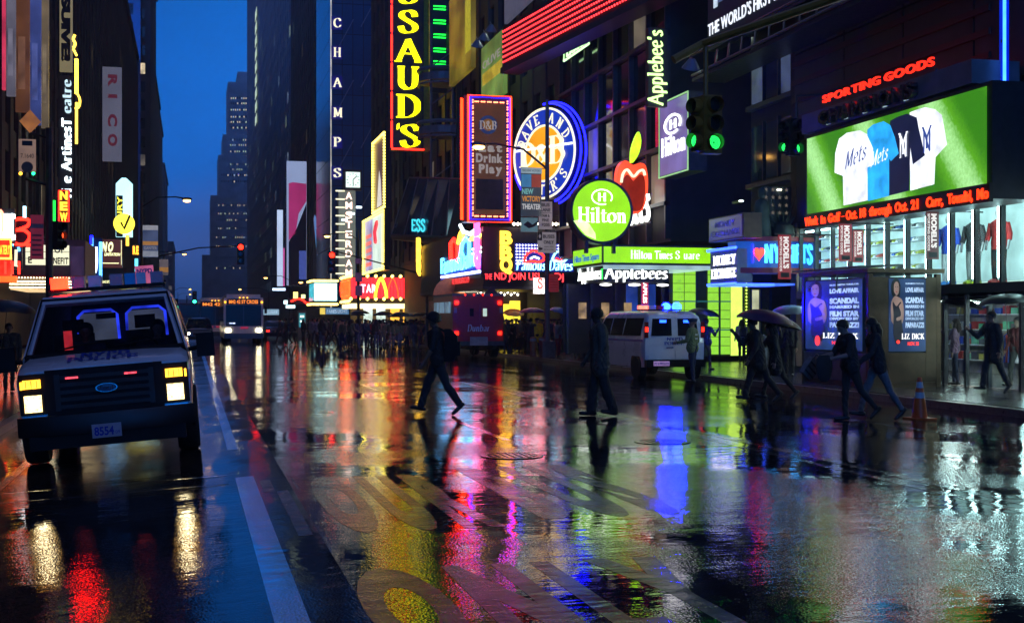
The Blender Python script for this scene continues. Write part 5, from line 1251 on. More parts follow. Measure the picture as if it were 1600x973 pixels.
f.panel(E('blue_print_shape', (0.1, 0.15, 0.6), 0.4), 'figure_print', 0.62, 0.98, 0.05, 0.28, -0.05, -0.031)
f = Face('white_banner', 'narrow white banner left of the magenta banner', 'banner', 433, 442, 328, 447, Y=210, pxz=438)
f.panel(E('white_banner_face', (0.55, 0.68, 0.95), 0.75, 0.15, 0.2), 'cloth', 0, 1, 0, 1, 0, 0.2)
f.panel(E('pink_print_strip', (0.7, 0.1, 0.4), 0.7), 'print_strip', 1.05, 1.3, 0.0, 0.5, 0, 0.1)
f = Face('blue_bus_stop_sign', 'small pale blue lit sign in the distance right of the bus', 'sign', 411, 436, 483, 492, Y=150)
f.panel(E('pale_blue_sign', (0.25, 0.42, 0.55), 0.7), 'panel', 0, 1, 0, 1, 0, 0.1)
letters(f.t, 'SUBWAY', 0.1*f.w, 0.25*f.h, 0.5*f.h, W_BLU, 0.8*f.w, y=-0.01, depth=0.03)
f = Face('kiosk_screen', 'small lit white and teal kiosk screen beyond the crowd', 'screen', 467, 477, 489, 511, Y=120)
f.panel(M('kiosk_case', (0.03, 0.04, 0.05), 0.4), 'case', -0.2, 1.2, -1.2, 1.2, 0.02, 0.5); f.panel(E('kiosk_teal', (0.05, 0.3, 0.35), 0.6), 'picture', 0, 1, 0, 1, 0, 0.018)
for z in (0.7, 0.35): f.panel(E('kiosk_white', (0.7, 1, 0.9), 2.0), 'print_block', 0.2, 0.8, z, z+0.13, -0.02, -0.001)
for i, (px, py, w, h, col, lab) in enumerate(((462, 463, 7, 14, (1.0, 0.75, 0.2), 'small yellow lit sign beyond the crosswalk'), (448, 472, 9, 6, (0.7, 1.0, 1.0), 'small cyan shop light near the far corner'), (454, 479, 14, 5, (0.6, 0.95, 1.0), 'pale slanted shop light over the far crowd'), (474, 463, 6, 6, (0.8, 0.9, 0.3), 'small lime round sign beyond the crowd'), (436, 452, 20, 4, (0.5, 0.7, 0.9), 'thin bluish light strip at the foot of the banner'))):
    c = at(px, py, 170-i*4); k = (c.y*CA+c.x*SA)/F
    t = thing('shop_sign', lab, 'sign', c)
    box('panel', E('shop_sign_%s' % 'abcde'[i], col, 2.0, 0.3), t, -w*k/2, w*k/2, 0, 0.3, -h*k/2, h*k/2, 0.03)
    box('bracket', STEEL, t, -0.1, 0.1, 0.31, 1.5, -0.1, 0.1)
t = thing('neon_swag', 'curved red neon swag sign between lit signs', 'neon sign', at(466, 470, 150)); k = (150*CA+t.location.x*SA)/F
MB().tube([((a-466)*k, 0, (470-b)*k) for a, b in _c([(455, 471), (464, 467), (472, 468), (480, 474), (488, 472)], 5)], 0.12, 6).build('neon_tube', N_RED, t)
box('backing', BLACK, t, -1.2, 1.8, 0.1, 0.4, -0.4, 0.3)

# ---------------------------------------------------------------- left side
# bulb-lit theatre marquee with a letter board
f = Face('theatre_marquee', 'theatre marquee with black letters on white boards and rows of bulbs', 'marquee', 15, 133, 378, 456, Y=74.0, pxz=70)
lw_ = f.w
def lx(px): return (S(px)-S(15))*74.0
def lz(py): return at(70, py, 74.0).z-f.z0
f.panel(M('marquee_grey', (0.10, 0.09, 0.10), 0.5), 'cabinet', 0, 1, 0.26, 1.05, 0.02, 8)
CB = E('letterboard_cream', (0.9, 0.88, 0.6), 0.95, 0.08, 1)
LB2 = M('black_letter', (0.01, 0.01, 0.01), 0.5)
box('letter_board', CB, f.t, lx(40), lx(108), -0.02, 0.018, lz(414), lz(383))
for z in (lz(393.5), lz(404)): box('board_rail', M('board_rail', (0.3, 0.3, 0.25), 0.5), f.t, lx(40), lx(108), -0.03, -0.021, z-0.015, z+0.015)
letters(f.t, 'OF', lx(85), lz(394.5), 0.36, LB2, 0.52, y=-0.03, depth=0.02, bold=0.03)
letters(f.t, 'BENEFIT', lx(73), lz(412), 0.36, LB2, lx(107)-lx(73), y=-0.03, depth=0.02, bold=0.03)
letters(f.t, 'E', lx(44), lz(411), 0.36, LB2, 0.2, y=-0.03, depth=0.02, bold=0.03)
box('poster', E('purple_poster', (0.05, 0.03, 0.08), 0.35, 0.8, 1), f.t, lx(110), lx(131), -0.03, 0.018, lz(430), lz(384))
MBU = E('marquee_bulb', (1.0, 0.78, 0.42), 4.2, 0.25, 5)
pts = []
for py, n in ((434, 46), (440, 60), (444, 60), (449, 60)): pts += line((lx(16), -0.1, lz(py)), (lx(131), -0.1, lz(py)), n if py != 434 else 26)
bulb_row(f.t, pts, MBU, 0.045)
box('soffit', E('marquee_soffit', (1.0, 0.7, 0.35), 0.8, 0.3), f.t, lx(16), lx(131), -0.05, 7.5, lz(452.5), lz(451))
box('band', M('marquee_red', (0.12, 0.02, 0.03), 0.5), f.t, lx(15), lx(133), -0.05, 0.01, lz(433)+0.0, lz(430))
# vertical white lettering reading upwards
f = Face('vertical_theatre_letters', 'tall white neon lettering running up the dark left facade', 'neon sign', 92, 113, 118, 312, Y=88.0, pxz=102)
f.panel(BOX, 'cabinet', 0.0, 1.0, 0, 1, 0.05, 0.6)
for s_, a, b, m in (('rice ArtinesT', 308, 186, N_WHT), ('eatre', 176, 126, E('white_neon_dim', (0.5, 0.7, 0.8), 1.1))):
    za, zb2 = at(102, a, 88).z-f.z0, at(102, b, 88).z-f.z0
    o_ = pen(f.t, s_, 0, 0, f.w*0.72, m, w=zb2-za, y=0.03, depth=0.06, nib=0.24, ang=10, serif=0)
    for q in o_: q.rotation_euler = (0, -PI/2, 0); q.location = (f.w*0.92, 0, za)
f = Face('neon_squiggle_sign', 'thin vertical yellow neon line with a wavy top', 'neon sign', 114, 124, 55, 225, Y=87.0)
f.panel(BLACK, 'backing', 0.3, 0.7, 0, 1, 0.05, 0.2)
YN = E('amber_yellow_neon', (1.0, 0.6, 0.06), 3.4)
MB().tube([(0.55*f.w, 0, z*f.h) for z in (0.0, 0.3, 0.38)], 0.09, 6).build('neon_tube', YN, f.t)
MB().tube([(0.55*f.w, 0, z*f.h) for z in (0.46, 0.6, 0.78)], 0.13, 6).build('neon_tube', YN, f.t)
MB().tube([(a*f.w, -0.02, b*f.h) for a, b in _c([(0.3, 0.32), (0.9, 0.34), (1.1, 0.40), (0.8, 0.45), (0.4, 0.47)], 5)], 0.08, 6).build('neon_tube', YN, f.t)
MB().tube([(a*f.w, -0.02, b*f.h) for a, b in _c([(0.3, 1.0), (0.05, 0.96), (0.35, 0.92), (0.1, 0.88)], 5)], 0.09, 6).build('neon_tube', YN, f.t)
bulb_row(f.t, [(0.1*f.w+i*0.14*f.w, 0, (0.865-i*0.016)*f.h) for i in range(4)], YN, 0.09)
f = Face('neon_letter_sign', 'stacked orange neon letters N E W on the left facade', 'neon sign', 92, 107, 298, 346, Y=80.0)
f.panel(BOX, 'cabinet', -0.1, 1.1, -0.05, 1.05, 0.05, 0.4)
for ch, z in (('W', 0.02), ('E', 0.37), ('N', 0.72)):
    word(f.t, ch, 0.1*f.w, z*f.h, 0.27*f.h, E('amber_letter', (1.0, 0.35, 0.02), 3.0), w=0.8*f.w, y=0.03, depth=0.08, bold=0.05, name='letter')
f.frame(N_RED, 0.04, 0.02)
f = Face('green_neon_bar', 'green lit blade beside the orange stacked letters', 'neon sign', 79, 86, 313, 356, Y=80.5)
MB().poly([(0, 0), (f.w, 0.15*f.h), (f.w, f.h), (0, f.h)], 0, 0.2).build('panel', N_GRN, f.t)
f = Face('neon_bird_sign', 'looping red neon script letter B on the left', 'neon sign', 21, 48, 342, 386, Y=68.0)
f.panel(BLACK, 'backing', 0.0, 1, 0, 1, 0.08, 0.2)
MB().tube([(a*f.w, 0, b*f.h) for a, b in _c([(0.0, 0.95), (0.4, 1.0), (0.9, 0.95), (0.8, 0.75), (0.3, 0.62), (0.1, 0.6), (0.6, 0.6), (0.95, 0.4), (0.7, 0.12), (0.2, 0.1), (-0.1, 0.25)], 6)], 0.09, 6).build('neon_script', N_RED, f.t)
bulb_row(f.t, [(0.8*f.w, 0, 0.08*f.h), (0.98*f.w, 0, 0.08*f.h)], N_RED, 0.1)
f = Face('neon_word_sign', 'icy white neon word above orange neon at the far left', 'neon sign', -12, 23, 326, 380, Y=66.0, pxz=10)
f.panel(BOX, 'backing', 0, 1, 0, 1, 0.08, 0.5)
pen(f.t, 'DINE', 0.32*f.w, 0.1*f.h, 0.75*f.h, N_WHT, w=0.66*f.w, y=0.02, nib=0.12, mono=True)
MB().tube([(a*f.w, 0, b*f.h) for a, b in _c([(0.32, 0.95), (0.44, 0.8), (0.46, 0.4), (0.38, 0.1)], 6)], 0.1, 6).build('neon_arc', E('coral_neon', (1.0, 0.25, 0.15), 3.5), f.t)
f = Face('neon_eatery_sign', 'red and yellow neon eatery sign at the far left', 'neon sign', -16, 18, 372, 438, Y=64.0, pxz=6)
f.panel(E('red_neon_board', (0.8, 0.03, 0.01), 1.1, 0.5, 2), 'panel', 0, 0.95, 0.1, 1, 0.05, 0.5)
letters(f.t, 'EATERY', 0.40*f.w, 0.62*f.h, 0.22*f.h, E('amber_letter', (1.0, 0.35, 0.02), 3.0), 0.52*f.w, y=0.04, depth=0.06, bold=0.02)
f.frame(E('amber_yellow_neon', (1.0, 0.6, 0.06), 3.4), 0.07, 0.0, 0, 0.97, 0.52, 0.98)
for i in range(4): MB().tube([(0.4*f.w+i*0.3, 0, 0.15*f.h), (0.4*f.w+i*0.3, 0, 0.45*f.h)], 0.06, 6).build('neon_tube', N_RED, f.t)
MB().tube([(0.0, -0.03, 0.03*f.h), (1.25*f.w, -0.03, 0.03*f.h)], 0.16, 6).build('neon_tube', N_ORG, f.t)
f = Face('neon_hook_sign', 'orange and blue neon curl next to the far left eatery sign', 'neon sign', 18, 34, 374, 420, Y=70.0)
f.panel(M('blue_black_board', (0.01, 0.015, 0.05), 0.4), 'panel', 0, 1, 0, 0.9, 0.06, 0.3)
MB().tube([(a*f.w, 0, b*f.h) for a, b in _c([(0.1, 0.95), (0.5, 1.02), (0.95, 0.92), (0.9, 0.84)], 6)], 0.09, 6).build('neon_tube', N_ORG, f.t)
MB().tube([(a*f.w, 0, b*f.h) for a, b in _c([(0.1, 0.8), (0.55, 0.85), (0.7, 0.7), (0.72, 0.6)], 6)], 0.07, 6).build('neon_tube', N_CYA, f.t)
MB().tube([(a*f.w, 0, b*f.h) for a, b in ((0.45, 0.65), (0.4, 0.1), (0.75, 0.1))], 0.08, 6).build('neon_tube', CRM, f.t)
# tall white banner sign with yellow vertical letters and ball
f = Face('white_tower_sign', 'tall pale cyan lit sign with arched top on the left', 'sign', 181, 207, 278, 370, Y=130.0, pxz=194)
MB().poly([(0, 0.0), (f.w, 0), (f.w, 0.9*f.h), (0.62*f.w, f.h), (0.35*f.w, f.h), (0, 0.9*f.h)], 0, 0.6).build('panel', E('cyan_white_face', (0.45, 0.9, 1.0), 1.5, 0.12, 0.3), f.t)
box('black_strip', BLACK, f.t, 0.02*f.w, 0.42*f.w, -0.06, -0.002, 0, 0.7*f.h)
c = word(f.t, 'FSIURY', 0.38*f.w, 0.08*f.h, 0.30*f.w, E('yellow_vertical', (1.0, 0.85, 0.05), 1.8), w=0.6*f.h, y=-0.065, depth=0.03, bold=0.02, rot=PI/2)
MB().lathe([(1.0, -0.2), (1.0, -0.07)], (0.5*f.w, 0, 0.22*f.h), 20, axis='y').build('ball_print', E('yellow_vertical', (1.0, 0.85, 0.05), 1.8), f.t)
MB().tube([(0.32*f.w, -0.25, 0.24*f.h), (0.5*f.w, -0.25, 0.13*f.h), (0.85*f.w, -0.25, 0.36*f.h)], 0.12, 6).build('check_mark', BLACK, f.t)
f = Face('neon_frame_sign', 'pale blue neon framed blade sign left of the brown board', 'neon sign', 141, 160, 368, 440, Y=110.0)
f.panel(M('navy_sign_face', (0.012, 0.03, 0.12), 0.35), 'panel', 0, 1, 0, 0.95, 0.05, 0.4)
for x in (0.12, 0.85): MB().tube([(x*f.w, 0, 0.0), (x*f.w, 0, f.h*(0.95 if x < 0.5 else 0.86))], 0.13, 6).build('neon_tube', N_CYA, f.t)
MB().tube([(0.1*f.w, -0.02, 0.8*f.h), (0.1*f.w, -0.02, f.h)], 0.13, 6).build('neon_tube', N_BLU, f.t)
MB().tube([(a*f.w, 0, b*f.h) for a, b in _c([(0.5, 0.75), (0.52, 0.4), (0.4, 0.2), (0.3, 0.28)], 5)], 0.1, 6).build('neon_tube', N_WHT, f.t)
f = Face('brown_board', 'brown framed board with pale slanted letters N O', 'sign', 156, 191, 374, 418, Y=112.0)
f.panel(E('brown_board_face', (0.10, 0.03, 0.02), 0.6), 'panel', 0, 1, 0, 1, 0, 0.5)
NOY = E('pale_yellow_letters', (0.9, 0.9, 0.45), 1.5)
letters(f.t, 'NO', 0.08*f.w, 0.58*f.h, 0.32*f.h, NOY, 0.52*f.w, y=-0.02, depth=0.05, bold=0.06, shear=0.25)
word(f.t, 'LIMITATION', 0.2*f.w, 0.42*f.h, 0.1*f.h, NOY, w=0.72*f.w, y=-0.02, depth=0.03, bold=0.04, shear=0.2)
f.panel(NOY, 'line', 0.1, 0.85, 0.14, 0.17, -0.03, -0.001); f.panel(NOY, 'line', 0.95, 0.97, 0.1, 0.98, -0.03, -0.001)
word(f.t, 'aestheatre', 0.1*f.w, -0.55*f.h, 0.14*f.h, NOY, w=0.9*f.w, y=-0.02, depth=0.03)
f.panel(BOX, 'lower_panel', 0, 1.2, -0.7, -0.02, 0, 0.5)
f = Face('orange_letter_sign', 'small orange lit sign reading R E on the left', 'sign', 207, 217, 383, 398, Y=135.0)
f.panel(BOX, 'cabinet', -0.1, 1.1, -0.1, 1.1, 0.02, 0.4)
letters(f.t, 'RE', 0.05*f.w, 0.1*f.h, 0.8*f.h, E('amber_letter', (1.0, 0.35, 0.02), 3.0), 0.9*f.w, y=0.0, depth=0.06, bold=0.06)
for nm, px, a, b, col, lab in (('cyan_strip_sign', 213, 404, 424, (0.1, 0.7, 1.0), 'short cyan neon strip under the small orange sign'), ('amber_strip_sign', 199, 368, 384, (1.0, 0.5, 0.05), 'short amber strip sign under the tall white sign'), ('cyan_slit_sign', 38, 322, 345, (0.5, 0.85, 1.0), 'thin cyan stacked letters above the red neon script')):
    f = Face(nm, lab, 'neon sign', px-3, px+3, a, b, Y=118 if px > 100 else 77)
    f.panel(E(nm+'_lit', col, 2.2), 'panel', 0.1, 0.9, 0, 1, 0, 0.2); f.panel(BOX, 'cabinet', 0, 1, -0.05, 1.05, 0.21, 0.5)
# dim posters and painted boards on the left facade
f = Face('white_board', 'grey white vertical board with dark letters R I C O', 'billboard', 160, 190, 105, 252, Y=140.0)
f.panel(E('grey_white_board', (0.14, 0.14, 0.2), 0.5, 0.2, 0.2), 'panel', 0, 1, 0, 1, 0, 0.4)
MRN = E('maroon_print', (0.10, 0.012, 0.02), 0.6)
for i, ch in enumerate('RICO'):
    word(f.t, ch, 0.32*f.w, f.h*(0.92-i*0.21), 0.45*f.w, MRN, w=0.13*f.h if ch != 'I' else 0.04*f.h, y=-0.005, depth=0.03, rot=-PI/2, bold=0.05, name='letter')
f = Face('cream_board', 'dim cream vertical board with dark rotated letters', 'billboard', 93, 113, -20, 112, Y=90.0)
f.panel(E('cream_dim_board', (0.30, 0.25, 0.13), 0.5, 0.2, 0.5), 'panel', 0, 1, 0, 1, 0, 0.3)
word(f.t, 'SUIVE!', 0.2*f.w, 0.9*f.h, 0.62*f.w, M('black_letter', (0.01, 0.01, 0.01), 0.5), w=0.78*f.h, y=-0.005, depth=0.03, rot=-PI/2, bold=0.08)
for i, (a, b, t0, b0, col, s_, lab, Y) in enumerate(((3, 8, -60, 140, (0.8, 0.05, 0.12), 0.6, 'thin pink red lit edge of a left billboard', 63), (10, 24, -60, 150, (0.16, 0.15, 0.2), 0.5, 'grey figure poster at the upper left', 68), (24, 46, -60, 175, (0.12, 0.045, 0.02), 0.6, 'brown painted poster at the upper left', 72), (46, 64, -60, 195, (0.04, 0.06, 0.22), 0.6, 'dim blue poster at the upper left', 76), (64, 76, -60, 200, (0.2, 0.15, 0.09), 0.45, 'tan poster strip at the upper left', 80))):
    f = Face('poster_board', lab, 'billboard', a, b, t0, b0, Y=Y, group='posters on the left facade')
    f.panel(E('left_poster_%s' % 'abcde'[i], col, s_, 0.6, 0.5), 'panel', 0, 1, 0, 1, 0, 0.3)
    if i: f.panel(E('left_print_%s' % 'abcde'[i], tuple(min(1, c*1.8+0.03) for c in col), s_*0.7, 0.6, 0.8), 'figure_print', 0.2, 0.7, 0.15, 0.5, -0.02, -0.001)
# ================================================================ sports shop windows, kiosk
TUBE = E('fluorescent_tube', (0.72, 1.0, 0.9), 16.0, 0.1)
BACKGLOW = E('window_back_lit', (0.5, 0.75, 0.68), 0.9, 0.35, 1.5)  # tube light on the back wall, put in as the wall's own glow
shop = thing('shop_windows', 'row of bright upper shop windows with sports clothes and shoe shelves', 'shop front', (18.0, 20.0, 0))
ZW0, ZW1 = 2.42, 4.32
box('floor_slab', BLACK, shop, -0.05, 2.5, -4, 15.9, ZW0-0.22, ZW0)
box('soffit', BLACK, shop, 0.0, 2.5, -4, 15.9, ZW1, ZW1+0.178)
box('back_wall', BACKGLOW, shop, 0.78, 0.83, -4, 15.9, ZW0+0.01, ZW1-0.01)
bays = [5.7+i*1.0 for i in range(11)]
for y in bays+[4.7, 3.7]:
    box('window_post', BLACK, shop, -0.06, 0.06, y-0.04, y+0.04, ZW0, ZW1)
    MB().tube([(0.13, y+0.32, ZW0+0.12), (0.13, y+0.32, ZW1-0.08)], 0.04, 8).build('light_tube', TUBE, shop)
SHG = GLASS('shop_glass', alpha=0.08)
for i, y in enumerate(bays[:-1]):
    box('window', SHG, shop, -0.03, -0.02, y+0.045, y+0.955, ZW0+0.02, ZW1-0.02)
    MB().tube([(0.12, y+0.25, ZW1-0.10), (0.12, y+0.9, ZW1-0.10)], 0.03, 6).build('light_tube', TUBE, shop)
box('window', SHG, shop, -0.03, -0.02, 3.745, 5.655, ZW0+0.02, ZW1-0.02)
# mannequins in three bays, shelves in the others
def mannequin(y, top, legs, shoe, lab, num=None):
    t = thing('mannequin', lab, 'mannequin', (18.36, 20+y+0.1, ZW0), -PI/2+0.4, 'mannequins in the shop windows')
    SK = M('mannequin_grey', (0.35, 0.35, 0.36), 0.5)
    mt, ml = M('cloth_'+top[0], top[1], 0.8), M('cloth_'+legs[0], legs[1], 0.8)
    b = MB().loft([[(rx*math.cos(a), ry*math.sin(a), z) for a in [2*PI*i/14 for i in range(14)]] for rx, ry, z in ((0.19, 0.13, 0.78), (0.20, 0.14, 0.95), (0.18, 0.12, 1.1), (0.22, 0.14, 1.3), (0.21, 0.12, 1.42), (0.07, 0.06, 1.5))])
    b.build('jersey', mt, t, smooth=True)
    for s in (-1, 1):
        MB().tube([(0.2*s, 0, 1.4), (0.27*s, 0.01, 1.15), (0.29*s, -0.04, 1.0)], [0.075, 0.07, 0.06], 8).build('sleeve', mt, t, smooth=True)
        MB().tube([(0.29*s, -0.04, 1.0), (0.28*s, -0.1, 0.78)], [0.035, 0.03], 8).build('forearm', SK, t, smooth=True)
        MB().tube([(0.10*s, 0, 0.82), (0.11*s, -0.02, 0.45), (0.12*s, 0.02, 0.08)], [0.10, 0.075, 0.06], 8).build('trouser_leg', ml, t, smooth=True)
        MB().loft([[(0.12*s+x, y_, z) for x, z in ((-0.05, 0), (0.05, 0), (0.045, h), (-0.045, h))] for y_, h in ((0.07, 0.1), (-0.02, 0.11), (-0.2, 0.05))]).build('shoe', M('shoe_'+shoe[0], shoe[1], 0.5), t, bevel=0.012)
    MB().ball((0, 0, 1.63), 0.1, 12, (0.85, 1, 1.2)).build('head', SK, t, smooth=True)
    MB().tube([(0, 0, 1.46), (0, 0, 1.56)], 0.05, 8).build('neck', SK, t)
    if num: pen(t, num, -0.11, 1.05, 0.22, M('white_print', (0.8, 0.8, 0.8), 0.6), w=0.22, y=-0.145, depth=0.006, nib=0.2, serif=0, each=False, name='lettering')
    return t
mannequin(8.3, ('royal', (0.02, 0.07, 0.45)), ('pale', (0.4, 0.4, 0.42)), ('blue', (0.03, 0.2, 0.6)), 'mannequin in a blue number ten jersey in the shop window', '10')
mannequin(7.25, ('charcoal', (0.05, 0.055, 0.06)), ('grey', (0.22, 0.22, 0.22)), ('lime', (0.4, 0.5, 0.03)), 'mannequin in a charcoal top and grey trousers in the shop window')
mannequin(6.25, ('red', (0.5, 0.03, 0.03)), ('black', (0.015, 0.015, 0.018)), ('red_blue', (0.4, 0.05, 0.05)), 'mannequin in a red top and black trousers in the shop window')
shm = MB().loft([[(x, y_, z) for x, z in ((-0.045, 0), (0.045, 0), (0.04, h), (-0.04, h))] for y_, h in ((0.13, 0.11), (0.03, 0.10), (-0.13, 0.045))]).mesh('shoe', bevel=0.012)
shc = [M('shelf_shoe_%d' % i, c, 0.5) for i, c in enumerate(((0.5, 0.5, 0.5), (0.05, 0.05, 0.06), (0.45, 0.06, 0.05), (0.05, 0.12, 0.4), (0.4, 0.4, 0.05)))]
for bi in (4, 5, 6, 7, 8, 9, 3):
    y = bays[bi] if bi != 3 else 4.0
    for k in range(5):
        z = ZW0+0.15+k*0.36
        box('shelf', M('white_shelf', (0.5, 0.52, 0.52), 0.5), shop, 0.38, 0.77, y+0.12, y+0.9, z-0.02, z)
        for j in range(4):
            tag(link('shoe', shm, random.choice(shc), shop, (0.50, y+0.2+j*0.19, z+0.001), -PI/2+0.2))
# ground floor: glass front, dim shop behind it
gf = thing('shop_entrance', 'dim glass shop front below the bright windows', 'shop front', (18.0, 20.0, ZP))
box('back_wall', M('shop_back_wall', (0.22, 0.2, 0.18), 0.6), gf, 5.0, 5.1, -4, 15.9, 0, 2.2)
box('ceiling', BLACK, gf, 0.1, 5, -4, 15.9, 2.1, 2.15)
box('floor', M('shop_floor', (0.12, 0.12, 0.12), 0.25), gf, 0.05, 5, -4, 15.9, 0.0, 0.02)
for i in range(7): box('ceiling_light', E('shop_ceiling_light', (0.9, 1.0, 0.85), 60.0), gf, 1.2+(i % 2)*1.6, 1.4+(i % 2)*1.6, 1+i*2.0, 2.2+i*2.0, 2.05, 2.095)
for y in (3.2, 5.0, 6.2, 7.1, 8.0, 9.6, 11.2, 12.8, 14.4): box('door_post', STEEL, gf, -0.05, 0.05, y-0.04, y+0.04, 0, 2.2)
for a, b in ((3.24, 4.96), (5.04, 6.16), (8.04, 9.56), (9.64, 11.16), (11.24, 12.76), (12.84, 14.36)): box('glass_pane', SHG, gf, -0.02, -0.01, a, b, 0.05, 2.15)
for a, b in ((6.24, 7.06), (7.14, 7.96)):
    d = box('door', SHG, gf, -0.03, -0.012, a, b, 0.05, 2.15)
    MB().tube([(-0.08, b-0.08, 0.9), (-0.08, b-0.08, 1.3)], 0.015, 6).build('handle', STEEL, d)
for y in (5.25, 9.0):
    MB().tube([(0.25, y, 0.3), (0.25, y, 2.05)], 0.04, 8).build('light_tube', TUBE, gf)  # farther tube added to brighten the dim shop
for j in range(8):
    for k in range(4):
        box('wall_shelf', M('white_shelf', (0.5, 0.52, 0.52), 0.5), gf, 4.6, 4.99, -3+j*2.3, -1.0+j*2.3, 0.4+k*0.45, 0.43+k*0.45)
        for q in range(5): box('folded_goods', M('goods_%d' % ((j*3+k+q) % 6), ((0.4, 0.03, 0.03), (0.02, 0.07, 0.45), (0.5, 0.5, 0.5), (0.35, 0.3, 0.05), (0.05, 0.05, 0.06), (0.1, 0.35, 0.2))[(j*3+k+q) % 6], 0.7), gf, 4.62, 4.9, -2.95+j*2.3+q*0.38, -2.65+j*2.3+q*0.38, 0.432+k*0.45, 0.6+k*0.45+0.06*(q % 2))
goods = [('red', (0.4, 0.03, 0.03)), ('royal', (0.02, 0.07, 0.45)), ('pale', (0.4, 0.4, 0.42)), ('charcoal', (0.05, 0.055, 0.06)), ('wood', (0.3, 0.18, 0.06)), ('grey', (0.22, 0.22, 0.22))]
rnd = random.Random(5)
for i in range(9):
    x, y = 1.4+(i % 3)*1.1, 3.2+(i*1.31) % 8
    t = thing('clothes_rack', ('front', 'middle', 'back')[i % 3]+' rack of hanging clothes '+('nearest to the right edge', 'behind the striped blouse woman', 'deepest along the shop')[i//3]+' inside the dim shop', 'clothes rack', (18+x, 20+y, ZP+0.02), rnd.uniform(-.4, .4), 'clothes racks in the shop')
    MB().tube([(0, -0.5, 1.35), (0, 0.5, 1.35)], 0.02, 6).build('rail', STEEL, t)
    for s in (-0.48, 0.48): MB().tube([(0, s, 0), (0, s, 1.36)], 0.02, 6).build('leg', STEEL, t)
    for j in range(7):
        c = goods[rnd.randrange(len(goods))]
        MB().loft([[(-w, j*0.13-0.42, z), (w, j*0.13-0.42, z), (w, j*0.13-0.36, z), (-w, j*0.13-0.36, z)] for w, z in ((0.22, 0.55), (0.2, 1.0), (0.22, 1.2), (0.05, 1.33))]).build('garment', M('cloth_'+c[0], c[1], 0.8), t)
# vertical shop banners
for i, (px, pt, pb, X, lab) in enumerate(((1226, 367, 436, 26.0, 'narrow red shop banner in front of the blue gift sign'), (1321, 350, 408, 29.0, 'left one of a pair of red shop banners over the kiosk'), (1341, 360, 410, 30.0, 'right one of a pair of red shop banners over the kiosk'), (1457, 331, 405, 26.2, 'tall dark red shop banner right of the kiosk roof'))):
    a = 10 if i != 2 else 8
    f = Face('shop_banner', lab, 'banner', px-a, px+a, pt, pb, Y=X+1.0 if i else 31.8, group='sports shop banners')
    f.panel(E('banner_red_lit', (0.30, 0.018, 0.03), 0.5, 0.2) if i < 3 else E('banner_dark_red', (0.12, 0.015, 0.02), 0.4), 'cloth', 0, 1, 0, 1, 0, 0.02)
    word(f.t, "MODELL'S", 0.42*f.w, 0.96*f.h, 0.40*f.w, E('banner_white', (0.8, 0.75, 0.72), 0.8 if i < 3 else 0.35), w=0.72*f.h, y=-0.003, depth=0.004, rot=-PI/2, bold=0.05)
    word(f.t, 'SPORTING GOODS', 0.12*f.w, 0.96*f.h, 0.18*f.w, E('banner_white', (0.8, 0.75, 0.72), 0.8), w=0.78*f.h, y=-0.003, depth=0.004, rot=-PI/2, bold=0.02)
    box('emblem', M('banner_black', (0.01, 0.01, 0.01), 0.5), f.t, 0.2*f.w, 0.85*f.w, -0.008, -0.001, 0.04*f.h, 0.15*f.h)
    MB().tube([(-0.1, 0.01, f.h+0.02), (f.w+1.2, 0.01, f.h+0.02)], 0.02, 6).build('bracket', STEEL, f.t)
# kiosk with two film posters
kx0, ky0 = 15.45, 27.2
ki = thing('poster_kiosk', 'bronze pavement kiosk with two backlit film posters', 'kiosk', (kx0, ky0, ZP))
BRZ = M('bronze_metal', (0.10, 0.06, 0.035), 0.35, metal=0.6, var=0.3, scale=3)
KW, KD, KH = 1.92, 3.4, 2.72
box('core', BLACK, ki, 0.06, KW-0.06, 0.06, KD-0.06, 0.05, KH-0.1)
for x, y in ((0, 0), (KW-0.12, 0), (0, KD-0.12), (KW-0.12, KD-0.12)): box('corner_post', BRZ, ki, x, x+0.12, y, y+0.12, 0, KH-0.02, 0.01)
box('plinth', BRZ, ki, 0.02, KW-0.02, 0.02, KD-0.02, 0, 0.12)
box('cornice', BRZ, ki, -0.06, KW+0.06, -0.06, KD+0.06, KH, KH+0.10, 0.015)
for i in range(3):
    MB().loft([[(-0.25, i*1.2, KH+0.12), (0.9, i*1.2, KH+0.17), (0.9, i*1.2+1.05, KH+0.17), (-0.25, i*1.2+1.05, KH+0.12)], [(-0.25, i*1.2, KH+0.16), (0.9, i*1.2, KH+0.21), (0.9, i*1.2+1.05, KH+0.21), (-0.25, i*1.2+1.05, KH+0.16)]]).build('roof_panel', M('slate_roof_panel', (0.05, 0.055, 0.065), 0.3), ki)
box('side_panel', BRZ, ki, 0.12, 0.52, 0.002, 0.058, 0.13, KH-0.1); box('side_panel', BRZ, ki, 1.52, KW-0.125, 0.002, 0.058, 0.13, KH-0.1)
box('lower_panel', BRZ, ki, 0.525, 1.515, 0.004, 0.058, 0.13, 0.82); box('lower_panel', M('blue_grey_panel', (0.1, 0.1, 0.14), 0.3), ki, 0.004, 0.058, 0.13, KD-0.13, 0.13, 0.8)
SKINP = E('poster_skin', (0.55, 0.36, 0.29), 0.30, 0.5, 2.2); HAIRP = M('poster_black', (0.006, 0.006, 0.008), 0.3); DRESSP = E('poster_dress', (0.012, 0.012, 0.025), 0.5)
